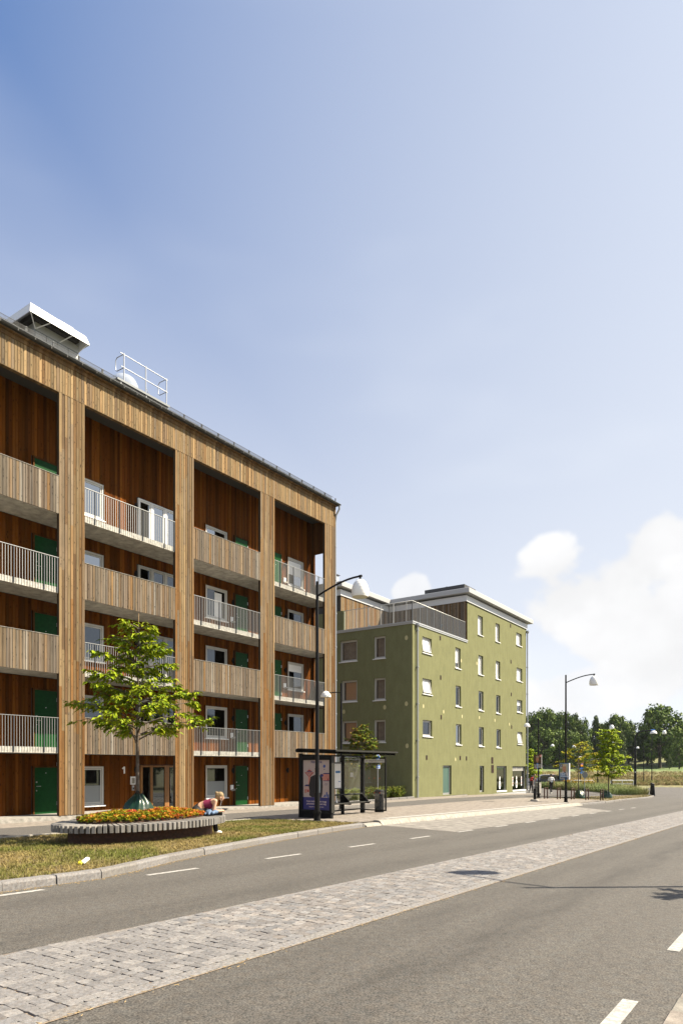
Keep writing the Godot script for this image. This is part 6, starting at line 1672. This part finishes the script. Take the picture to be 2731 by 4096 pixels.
	var where := ["at the wood's left end by the green house", "second in the back row from the green house", "rising highest in the wood's left part", "in the back row above the dark car", "above the white shirted man's lamp", "with a ragged top left of the tall lamp", "just right of the tall lamp's pole", "at the foot of the wood over the car", "low in the wood behind the thin tree", "low behind the thin tree's top", "low and right, closing the wood's left part", "alone left of the gap over the bright green tree", "small and far in the gap", "over the bright green tree's right side", "right of the bright green tree, far back", "pale and drooping, before the darker trees", "dark and low left of the bent pole", "largest of all, a dome over the bent pole", "left of the largest tree", "far left below the largest tree", "right behind the largest tree", "at the right edge of the picture", "just past the right edge", "tiny and pale on the mown slope", "low at the right, beside the tiny pale one", "outside the right edge, farthest"]
	for k in wood.size():
		var q: Array = wood[k]
		var set_: Array = kinds[q[4]][k % 3]
		var o := thing("wood_tree", words[q[4]] + " " + where[k], "tree", Vector3(q[0], land(q[0], q[1]) - 0.1, q[1]), k * 1.3, "trees of the wood beyond the meadow")
		put("trunk", set_[0], M.bark, o); put("crown", set_[1], M.leaf, o)
		o.scale = Vector3(q[3] * 1.15, q[2] * 1.03, q[3] * 1.15)
	# trees across the street, which the lower windows mirror
	for k in 9:
		var o := thing("opposite_tree", "broad tree across the street, outside the frame", "tree", Vector3(22.0 + k * 13.0, -0.6, 26.0 + 5.0 * (k % 3)), k * 0.9, "trees across the street")
		put("trunk", kinds.b[k % 3][0], M.bark, o); put("crown", kinds.b[k % 3][1], M.leaf, o)
		o.scale = Vector3(11.0, 9.5 + (k % 3), 11.0)

# ---------- people, car, small things ----------
func body(caps: Array, cell: float) -> ArrayMesh:
	# tapered capsules joined smoothly on a grid and meshed as surface nets; each cap: a, b, radius at a, radius at b, colour, blend
	var lo := Vector3.ONE * 1e9; var hi := -lo
	for c in caps:
		for q in [[c[0], c[2]], [c[1], c[3]]]: lo = lo.min(q[0] - Vector3.ONE * (q[1] + 0.06)); hi = hi.max(q[0] + Vector3.ONE * (q[1] + 0.06))
	var n := Vector3i((hi - lo) / cell) + Vector3i.ONE * 2
	var val := PackedFloat32Array(); val.resize(n.x * n.y * n.z); val.fill(1.0)
	var own := PackedFloat32Array(); own.resize(val.size()); own.fill(1.0)
	var who := PackedInt32Array(); who.resize(val.size())
	for ci in caps.size():
		var c: Array = caps[ci]
		var a: Vector3 = c[0]; var b: Vector3 = c[1]; var ra: float = c[2]; var rb: float = c[3]; var k: float = c[5] if c.size() > 5 else 0.03
		var rm := maxf(ra, rb) + k + cell * 2.0
		var p0 := Vector3i(((a.min(b) - Vector3.ONE * rm - lo) / cell).max(Vector3.ZERO)); var p1 := Vector3i(((a.max(b) + Vector3.ONE * rm - lo) / cell).ceil())
		var ab := b - a; var ll := maxf(ab.length_squared(), 1e-9)
		for z in range(p0.z, mini(p1.z + 1, n.z)):
			for y in range(p0.y, mini(p1.y + 1, n.y)):
				for x in range(p0.x, mini(p1.x + 1, n.x)):
					var p := lo + Vector3(x, y, z) * cell
					var t := clampf((p - a).dot(ab) / ll, 0.0, 1.0)
					var d := p.distance_to(a + ab * t) - lerpf(ra, rb, t)
					var i := (z * n.y + y) * n.x + x
					var v := val[i]
					var h := maxf(k - absf(v - d), 0.0) / k
					val[i] = minf(v, d) - h * h * k * 0.25
					if d < own[i]: own[i] = d; who[i] = ci
	var b := MB.new()
	var at := {}
	var sx := 1; var sy := n.x; var sz := n.x * n.y
	var corner: Array[int] = [0, sx, sy, sx + sy, sz, sx + sz, sy + sz, sx + sy + sz]
	var edges := [[0, 1], [2, 3], [4, 5], [6, 7], [0, 2], [1, 3], [4, 6], [5, 7], [0, 4], [1, 5], [2, 6], [3, 7]]
	for z in n.z - 1:
		for y in n.y - 1:
			for x in n.x - 1:
				var i := (z * n.y + y) * n.x + x
				var neg := 0
				for c in corner: if val[i + c] < 0.0: neg += 1
				if neg == 0 or neg == 8: continue
				var s := Vector3.ZERO; var m := 0
				for e in edges:
					var v0 := val[i + corner[e[0]]]; var v1 := val[i + corner[e[1]]]
					if (v0 < 0.0) == (v1 < 0.0): continue
					var t := v0 / (v0 - v1)
					var q0 := Vector3(e[0] & 1, (e[0] >> 1) & 1, e[0] >> 2); var q1 := Vector3(e[1] & 1, (e[1] >> 1) & 1, e[1] >> 2)
					s += q0.lerp(q1, t); m += 1
				var g: Vector3 = Vector3(val[i + 1] + val[i + 1 + sy] + val[i + 1 + sz] + val[i + 1 + sy + sz] - val[i] - val[i + sy] - val[i + sz] - val[i + sy + sz],
					val[i + sy] + val[i + sy + 1] + val[i + sy + sz] + val[i + sy + sz + 1] - val[i] - val[i + 1] - val[i + sz] - val[i + sz + 1],
					val[i + sz] + val[i + sz + 1] + val[i + sz + sy] + val[i + sz + sy + 1] - val[i] - val[i + 1] - val[i + sy] - val[i + sy + 1])
				b.col = caps[who[i]][4]
				at[i] = b.put(lo + (Vector3(x, y, z) + s / m) * cell, g.normalized() if g.length() > 1e-6 else Vector3.UP)
	for z in range(1, n.z - 1):
		for y in range(1, n.y - 1):
			for x in range(1, n.x - 1):
				var i := (z * n.y + y) * n.x + x
				var inside := val[i] < 0.0
				for ax in 3:
					var st: int = [sx, sy, sz][ax]
					if (val[i + st] < 0.0) == inside: continue
					var u: int = [sy, sz, sx][ax]; var w: int = [sz, sx, sy][ax]
					if not (at.has(i) and at.has(i - u) and at.has(i - w) and at.has(i - u - w)): continue
					var q := [at[i], at[i - u], at[i - u - w], at[i - w]]
					if inside: b.idx.append_array(PackedInt32Array([q[0], q[2], q[1], q[0], q[3], q[2]]))
					else: b.idx.append_array(PackedInt32Array([q[0], q[1], q[2], q[0], q[2], q[3]]))
	return b.mesh()

func standing(o: Dictionary) -> Array:
	# facing local +X; stride in metres
	var h: float = o.get("h", 1.79) / 1.79
	var sk: Color = o.skin; var sh: Color = o.shirt; var tr: Color = o.trousers; var ha: Color = o.hair; var so: Color = o.get("shoes", Color(0.5, 0.5, 0.48))
	var lean: float = o.get("lean", 0.0)
	var V := func(x, y, z): return Vector3(x + lean * maxf(0.0, y - 0.9), y - 0.35 * lean * lean * maxf(0.0, y - 0.9), z) * h
	var s: float = o.get("stride", 0.2)
	var l := []
	l.append([V.call(0, 1.0, -0.07), V.call(0, 1.0, 0.07), 0.125, 0.125, tr, 0.06])
	l.append([V.call(0, 1.06, 0), V.call(0, 1.22, 0), 0.13, 0.125, sh, 0.05])
	l.append([V.call(0, 1.26, -0.05), V.call(0, 1.26, 0.05), 0.125, 0.125, sh, 0.06]); l.append([V.call(0, 1.41, -0.13), V.call(0, 1.41, 0.13), 0.085, 0.085, sh, 0.07])
	l.append([V.call(0, 1.46, 0), V.call(0.02, 1.56, 0), 0.055, 0.05, sk, 0.03])
	l.append([V.call(0.03, 1.63, 0), V.call(0.035, 1.70, 0), 0.078, 0.088, sk, 0.03]); l.append([V.call(0.005, 1.69, 0), V.call(0.0, 1.72, 0), 0.092, 0.082, ha, 0.02])
	l.append([V.call(0.105, 1.645, 0), V.call(0.12, 1.63, 0), 0.014, 0.012, sk, 0.02])
	for z in [-1.0, 1.0]: l.append([V.call(0.03, 1.66, 0.082 * z), V.call(0.03, 1.64, 0.084 * z), 0.02, 0.014, sk, 0.01])
	for z in [-1.0, 1.0]:
		var f: float = s * z; var bend := 0.05 if f < 0 else 0.02
		l.append([V.call(0, 0.96, 0.085 * z), V.call(f * 0.45 + bend, 0.52, 0.09 * z), 0.088, 0.062, tr, 0.04]); l.append([V.call(f * 0.45 + bend, 0.52, 0.09 * z), V.call(f, 0.10, 0.09 * z), 0.062, 0.048, tr, 0.02])
		l.append([V.call(f - 0.04, 0.05, 0.09 * z), V.call(f + 0.15, 0.04, 0.10 * z), 0.05, 0.038, so, 0.02])
		var g: float = -s * 0.6 * z
		l.append([V.call(0, 1.40, 0.19 * z), V.call(g * 0.4 - 0.02, 1.22, 0.235 * z), 0.056, 0.054, sh, 0.04]); l.append([V.call(g * 0.4 - 0.02, 1.23, 0.235 * z), V.call(g * 0.5, 1.10, 0.245 * z), 0.042, 0.038, sk, 0.02])
		l.append([V.call(g * 0.5, 1.10, 0.245 * z), V.call(g + 0.08, 0.86, 0.25 * z), 0.04, 0.028, sk, 0.02]); l.append([V.call(g + 0.09, 0.83, 0.25 * z), V.call(g + 0.10, 0.75, 0.245 * z), 0.03, 0.02, sk, 0.015])
		for q in 4: l.append([V.call(g + 0.075 + q * 0.016, 0.77, 0.248 * z), V.call(g + 0.085 + q * 0.016, 0.69 + absf(q - 1.5) * 0.008, 0.235 * z), 0.009, 0.008, sk, 0.006])
		l.append([V.call(g + 0.12, 0.82, 0.24 * z), V.call(g + 0.145, 0.765, 0.225 * z), 0.011, 0.009, sk, 0.008])
	return l

func make_people():
	var skin := Color(0.52, 0.31, 0.20)
	var top := Color(0.17, 0.006, 0.045); var black := Color(0.012, 0.012, 0.014); var hair := Color(0.24, 0.17, 0.085)
	var w := []
	var V := func(a, h, z): return Vector3(a, h, z)
	# seated, bent forward over a phone; local +X is where she faces, seat at y = 0
	w.append([V.call(0.04, 0.115, -0.07), V.call(0.04, 0.115, 0.07), 0.125, 0.125, black, 0.05]); w.append([V.call(0.06, 0.15, 0), V.call(0.11, 0.20, 0), 0.125, 0.115, black, 0.05])
	w.append([V.call(0.14, 0.215, -0.04), V.call(0.14, 0.215, 0.04), 0.10, 0.10, skin, 0.05]); w.append([V.call(0.19, 0.245, -0.03), V.call(0.22, 0.26, 0.03), 0.098, 0.10, skin, 0.05])
	w.append([V.call(0.27, 0.275, -0.05), V.call(0.27, 0.275, 0.05), 0.105, 0.105, top, 0.05]); w.append([V.call(0.36, 0.305, -0.055), V.call(0.36, 0.305, 0.055), 0.108, 0.108, top, 0.05]); w.append([V.call(0.36, 0.22, -0.06), V.call(0.37, 0.215, 0.06), 0.062, 0.062, top, 0.04])
	w.append([V.call(0.45, 0.345, -0.11), V.call(0.45, 0.345, 0.11), 0.072, 0.072, skin, 0.06]); w.append([V.call(0.50, 0.37, -0.15), V.call(0.50, 0.37, 0.15), 0.052, 0.052, skin, 0.06])
	w.append([V.call(0.52, 0.39, 0), V.call(0.59, 0.435, 0), 0.052, 0.047, skin, 0.03])
	for z in [-1.0, 1.0]:
		w.append([V.call(0.05, 0.095, 0.085 * z), V.call(0.47, 0.045, 0.11 * z), 0.098, 0.068, black, 0.04]); w.append([V.call(0.47, 0.04, 0.11 * z), V.call(0.53, -0.40, 0.10 * z), 0.066, 0.060, black, 0.02])
		w.append([V.call(0.53, -0.455, 0.10 * z), V.call(0.66, -0.468, 0.11 * z), 0.042, 0.034, Color(0.72, 0.70, 0.68), 0.015])
		w.append([V.call(0.51, 0.365, 0.175 * z), V.call(0.46, 0.10, 0.215 * z), 0.050, 0.042, skin, 0.03]); w.append([V.call(0.46, 0.095, 0.215 * z), V.call(0.655, 0.095, 0.075 * z), 0.042, 0.027, skin, 0.02])
		w.append([V.call(0.665, 0.098, 0.065 * z), V.call(0.72, 0.10, 0.045 * z), 0.027, 0.023, skin, 0.012])
		for q in 4: w.append([V.call(0.725, 0.112 - q * 0.015, 0.048 * z), V.call(0.77 - absf(q - 1.3) * 0.008, 0.112 - q * 0.014, 0.026 * z), 0.0095, 0.0085, skin, 0.006])
		w.append([V.call(0.69, 0.115, 0.05 * z), V.call(0.735, 0.135, 0.022 * z), 0.0105, 0.009, skin, 0.008])
	var p := thing("person", "person in dark red crop top and black trousers bent over a phone", "person", Vector3(12.62, 0.34, -13.42), -0.72)
	put("figure", body(w, 0.016), M.person, p)
	var hd := []
	hd.append([V.call(0.655, 0.475, 0), V.call(0.62, 0.50, 0), 0.083, 0.082, skin, 0.03]); hd.append([V.call(0.685, 0.425, 0), V.call(0.69, 0.405, 0), 0.052, 0.040, skin, 0.03])
	hd.append([V.call(0.735, 0.445, 0), V.call(0.748, 0.428, 0), 0.013, 0.012, skin, 0.012]); hd.append([V.call(0.724, 0.412, -0.014), V.call(0.724, 0.412, 0.014), 0.010, 0.010, Color(0.42, 0.16, 0.12), 0.006])
	for z in [-1.0, 1.0]:
		hd.append([V.call(0.645, 0.455, 0.083 * z), V.call(0.64, 0.435, 0.085 * z), 0.020, 0.013, skin, 0.006]); hd.append([V.call(0.728, 0.462, 0.032 * z), V.call(0.730, 0.460, 0.036 * z), 0.010, 0.010, Color(0.08, 0.05, 0.04), 0.004])
	put("head", body(hd, 0.006), M.person, p)
	var hr := []
	hr.append([V.call(0.645, 0.515, 0), V.call(0.60, 0.49, 0), 0.093, 0.088, hair, 0.02]); hr.append([V.call(0.60, 0.47, 0), V.call(0.575, 0.46, 0), 0.07, 0.055, hair, 0.03]); hr.append([V.call(0.56, 0.565, 0), V.call(0.548, 0.575, 0), 0.045, 0.04, hair, 0.015]); hr.append([V.call(0.70, 0.51, 0.05), V.call(0.715, 0.46, 0.062), 0.018, 0.008, hair, 0.015])
	put("hair", body(hr, 0.007), M.person, p)
	for z in [-1.0, 1.0]: tubep("strap", [V.call(0.36, 0.418, 0.06 * z), V.call(0.44, 0.425, 0.075 * z), V.call(0.51, 0.425, 0.08 * z)], 0.006, M.black_mat, p, 5)
	tubep("earphone_cord", [V.call(0.66, 0.43, 0.085), V.call(0.67, 0.33, 0.06), V.call(0.64, 0.2, 0.02), V.call(0.7, 0.13, 0.0)], 0.003, M.white_metal, p, 4)
	var ph := thing("phone", "dark phone held in the seated person's hands", "phone", Vector3(12.62, 0.34, -13.42), -0.72)
	var pb := MB.new(); pb.xf = Transform3D(Basis(Vector3(0, 0, 1), 0.45), Vector3(0.765, 0.125, 0)); pb.cbox(Vector3(-0.07, -0.004, -0.035), Vector3(0.07, 0.004, 0.035), 0.003); put("case", pb.mesh(), M.black, ph)
	# jacket and bag beside
	var j := []; var r := RandomNumberGenerator.new(); r.seed = 12
	var denim := Color(0.10, 0.16, 0.26)
	for k in 22:
		var a := r.randf_range(-0.02, 0.30); var z := r.randf_range(-0.07, 0.07)
		j.append([V.call(a, 0.04 + 0.09 * sin(PI * (a + 0.05) / 0.38) * r.randf_range(0.5, 1.0), z), V.call(a + r.randf_range(-0.1, 0.12), 0.03 + r.randf() * 0.06, z + r.randf_range(-0.05, 0.09)), r.randf_range(0.03, 0.05), r.randf_range(0.025, 0.04), denim * r.randf_range(0.5, 1.1), 0.035])
	var jk := thing("denim_jacket", "crumpled blue denim jacket lying on the bench beside the seated person", "jacket", Vector3(12.72, 0.345, -13.1), -0.72)
	put("cloth", body(j, 0.012), M.person, jk)
	var hb := thing("handbag", "small black handbag with a gold edge under the denim jacket", "bag", Vector3(12.83, 0.335, -12.98), -0.72)
	var hm := MB.new(); hm.cbox(Vector3(-0.02, 0, -0.05), Vector3(0.24, 0.10, 0.05), 0.02); put("case", hm.mesh(), M.black, hb)
	tubep("gold_edge", [Vector3(0.02, 0.07, 0.052), Vector3(0.2, 0.075, 0.052)], 0.004, mat(Color(0.6, 0.42, 0.12), 0.3, 1.0), hb, 5)
	# passers-by
	var m1 := thing("person", "man in a white T-shirt and black trousers walking away past the bicycle stands", "person", Vector3(61.4, land(61.4, -19.7) + 0.03, -19.7), 0.55, "passers-by")
	put("figure", body(standing({"skin": Color(0.33, 0.19, 0.12), "shirt": Color(0.62, 0.64, 0.66), "trousers": black, "hair": Color(0.015, 0.012, 0.01), "shoes": Color(0.55, 0.55, 0.5), "stride": 0.26}), 0.024), M.person, m1)
	var m2 := thing("person", "person in black with a red backpack leaning over the grey cabinet", "person", Vector3(62.7, land(62.7, -21.9) + 0.03, -22.0), -0.6, "passers-by")
	put("figure", body(standing({"skin": Color(0.36, 0.21, 0.14), "shirt": black, "trousers": Color(0.02, 0.022, 0.03), "hair": Color(0.02, 0.015, 0.012), "stride": 0.12, "lean": 0.45, "h": 1.82}), 0.026), M.person, m2)
	put("backpack", body([[Vector3(0.02, 1.2, -0.08), Vector3(0.02, 1.2, 0.08), 0.12, 0.12, Color(0.35, 0.02, 0.015), 0.05], [Vector3(0.12, 1.36, -0.08), Vector3(0.12, 1.36, 0.08), 0.11, 0.11, Color(0.35, 0.02, 0.015), 0.05]], 0.03), M.person, m2)
	var m3 := thing("person", "person with a pink cap, only the head seen over the dark car", "person", Vector3(91.3, -1.1, -29.0), 0.3, "passers-by")
	put("figure", body(standing({"skin": Color(0.5, 0.32, 0.24), "shirt": Color(0.3, 0.3, 0.3), "trousers": black, "hair": Color(0.5, 0.18, 0.22), "stride": 0.1, "h": 1.68}), 0.03), M.person, m3)

func car_parts(t: Node3D, paint: Material):
	var lowp := PackedVector2Array([Vector2(-2.2, 0.35), Vector2(-2.15, 0.24), Vector2(-1.75, 0.22), Vector2(1.85, 0.22), Vector2(2.2, 0.28), Vector2(2.26, 0.5), Vector2(2.2, 0.72), Vector2(1.75, 0.88), Vector2(1.15, 1.0), Vector2(-2.1, 1.04), Vector2(-2.24, 0.9)])
	var b := MB.new(); b.prism(lowp, -0.88, 0.88); put("body", b.mesh(), paint, t)
	var up := PackedVector2Array([Vector2(-2.12, 1.04), Vector2(1.15, 1.0), Vector2(0.35, 1.52), Vector2(-0.2, 1.6), Vector2(-1.6, 1.6), Vector2(-1.98, 1.5)])
	b = MB.new(); b.prism(up, -0.72, 0.72); put("cabin", b.mesh(), paint, t)
	for z in [-1.0, 1.0]:
		for q in [[-1.95, -1.05, 0.05], [-0.98, -0.02, 0.0], [0.05, 0.72, 0.28]]:
			var g := MB.new(); var zz: float = 0.724 * z
			var pl := PackedVector2Array([Vector2(q[0], 1.07), Vector2(q[1], 1.07), Vector2(q[1] - q[2], 1.47 - q[2] * 0.3), Vector2(q[0] + 0.05, 1.47)]); g.prism(pl, minf(zz, zz + 0.01 * z), maxf(zz, zz + 0.01 * z)); put("side_window", g.mesh(), M.glass_dark, t)
	b = MB.new(); b.quad(Vector3(1.16, 1.03, 0.68), Vector3(1.16, 1.03, -0.68), Vector3(0.42, 1.51, -0.62), Vector3(0.42, 1.51, 0.62)); put("windscreen", b.mesh(), M.glass, t)
	for x in [-1.35, 1.42]:
		for z in [-0.82, 0.82]:
			var w := Node3D.new(); named(w, "wheel", t); w.position = Vector3(x, 0.32, z)
			var ty := MB.new(); ty.tube([Vector3(0, 0, -0.1), Vector3(0, 0, 0.1)], 0.32, 18); put("tyre", ty.mesh(), M.black_mat, w)
			var ri := MB.new(); ri.tube([Vector3(0, 0, -0.105), Vector3(0, 0, 0.105)], 0.2, 14); put("rim", ri.mesh(), M.pale_metal, w)
	for z in [-0.7, 0.7]:
		var hl := MB.new(); hl.box(Vector3(2.16, 0.6, z - 0.16), Vector3(2.25, 0.72, z + 0.16)); put("headlight", hl.mesh(), M.white_metal, t)
		var tl := MB.new(); tl.box(Vector3(-2.26, 0.75, z - 0.1), Vector3(-2.17, 1.0, z + 0.1)); put("tail_light", tl.mesh(), mat(Color(0.45, 0.01, 0.01), 0.3), t)
	tubep("roof_rail", [Vector3(-1.6, 1.63, 0.62), Vector3(0.0, 1.63, 0.62)], 0.02, M.steel, t, 5); tubep("roof_rail", [Vector3(-1.6, 1.63, -0.62), Vector3(0.0, 1.63, -0.62)], 0.02, M.steel, t, 5)

func make_small_things():
	var navy := mat(Color(0.012, 0.016, 0.035), 0.25); navy.clearcoat_enabled = true; navy.clearcoat = 1.0
	var c := thing("parked_car", "dark blue people carrier parked beyond the passers-by", "car", Vector3(88.6, -1.1, -28.0), -0.96)
	car_parts(c, navy)
	var c2 := thing("parked_car", "pale car with only its red tail light showing past the green house corner", "car", Vector3(90.2, -1.1, -33.6), -0.96 + PI)
	var pale := mat(Color(0.35, 0.36, 0.37), 0.3); pale.clearcoat_enabled = true
	car_parts(c2, pale)
	# litter on the lawn
	var l := thing("litter", "crumpled white and yellow drink carton lying on the lawn by the kerb", "litter", Vector3(6.9, land(6.9, -9.98) + 0.05, -9.98), 0.5)
	var b := MB.new(); b.xf = Transform3D(Basis.from_euler(Vector3(0.15, 0.2, 0.1)), Vector3.ZERO); b.cbox(Vector3(-0.05, 0, -0.035), Vector3(0.26, 0.035, 0.035), 0.012); put("carton", b.mesh(), M.white_metal, l)
	b = MB.new(); b.xf = Transform3D(Basis.from_euler(Vector3(-0.1, 0.3, 0.25)), Vector3(-0.1, 0, 0.0)); b.cbox(Vector3(-0.06, 0, -0.03), Vector3(0.03, 0.04, 0.03), 0.01); put("cap", b.mesh(), mat(Color(0.6, 0.5, 0.02), 0.5), l)
	# straws and fallen leaves gathered along the kerbs and on the road
	var r := RandomNumberGenerator.new(); r.seed = 91
	var bits := []
	var sm := MB.new(); sm.box(Vector3(-0.03, 0, -0.0035), Vector3(0.03, 0.004, 0.0035))
	for k in 2200:
		var x := r.randf_range(3.5, 19.5)
		var z := kerb_z(x) + 0.02 + absf(r.randfn()) * 0.07
		if k % 40 == 0: z = r.randf_range(-11.0, -1.0)
		if k % 5 == 0: x = r.randf_range(2.5, 26.0); z = -4.0 - r.randf() * 0.13
		var t := r.randf_range(0.6, 1.2)
		bits.append([Transform3D(Basis(Vector3.UP, r.randf() * TAU).scaled(Vector3.ONE * r.randf_range(0.2, 0.7)), Vector3(x, road_y(x) + (0.016 if (z < -3.97 and z > -6.0) else 0.004), z)), Color(0.42 * t, 0.30 * t, 0.14 * t)])
	tag(many("dry_straw", sm.mesh(), M.grass, bits), "dry straw and bits lying along the granite kerb", "litter", "", "stuff")

func _ready():
	make_stage()
	make_materials()
	make_ground()
	make_timber_house()
	make_green_house()
	make_lamps()
	make_shelter()
	make_furniture()
	make_planter()
	make_plants()
	make_people()
	make_small_things()
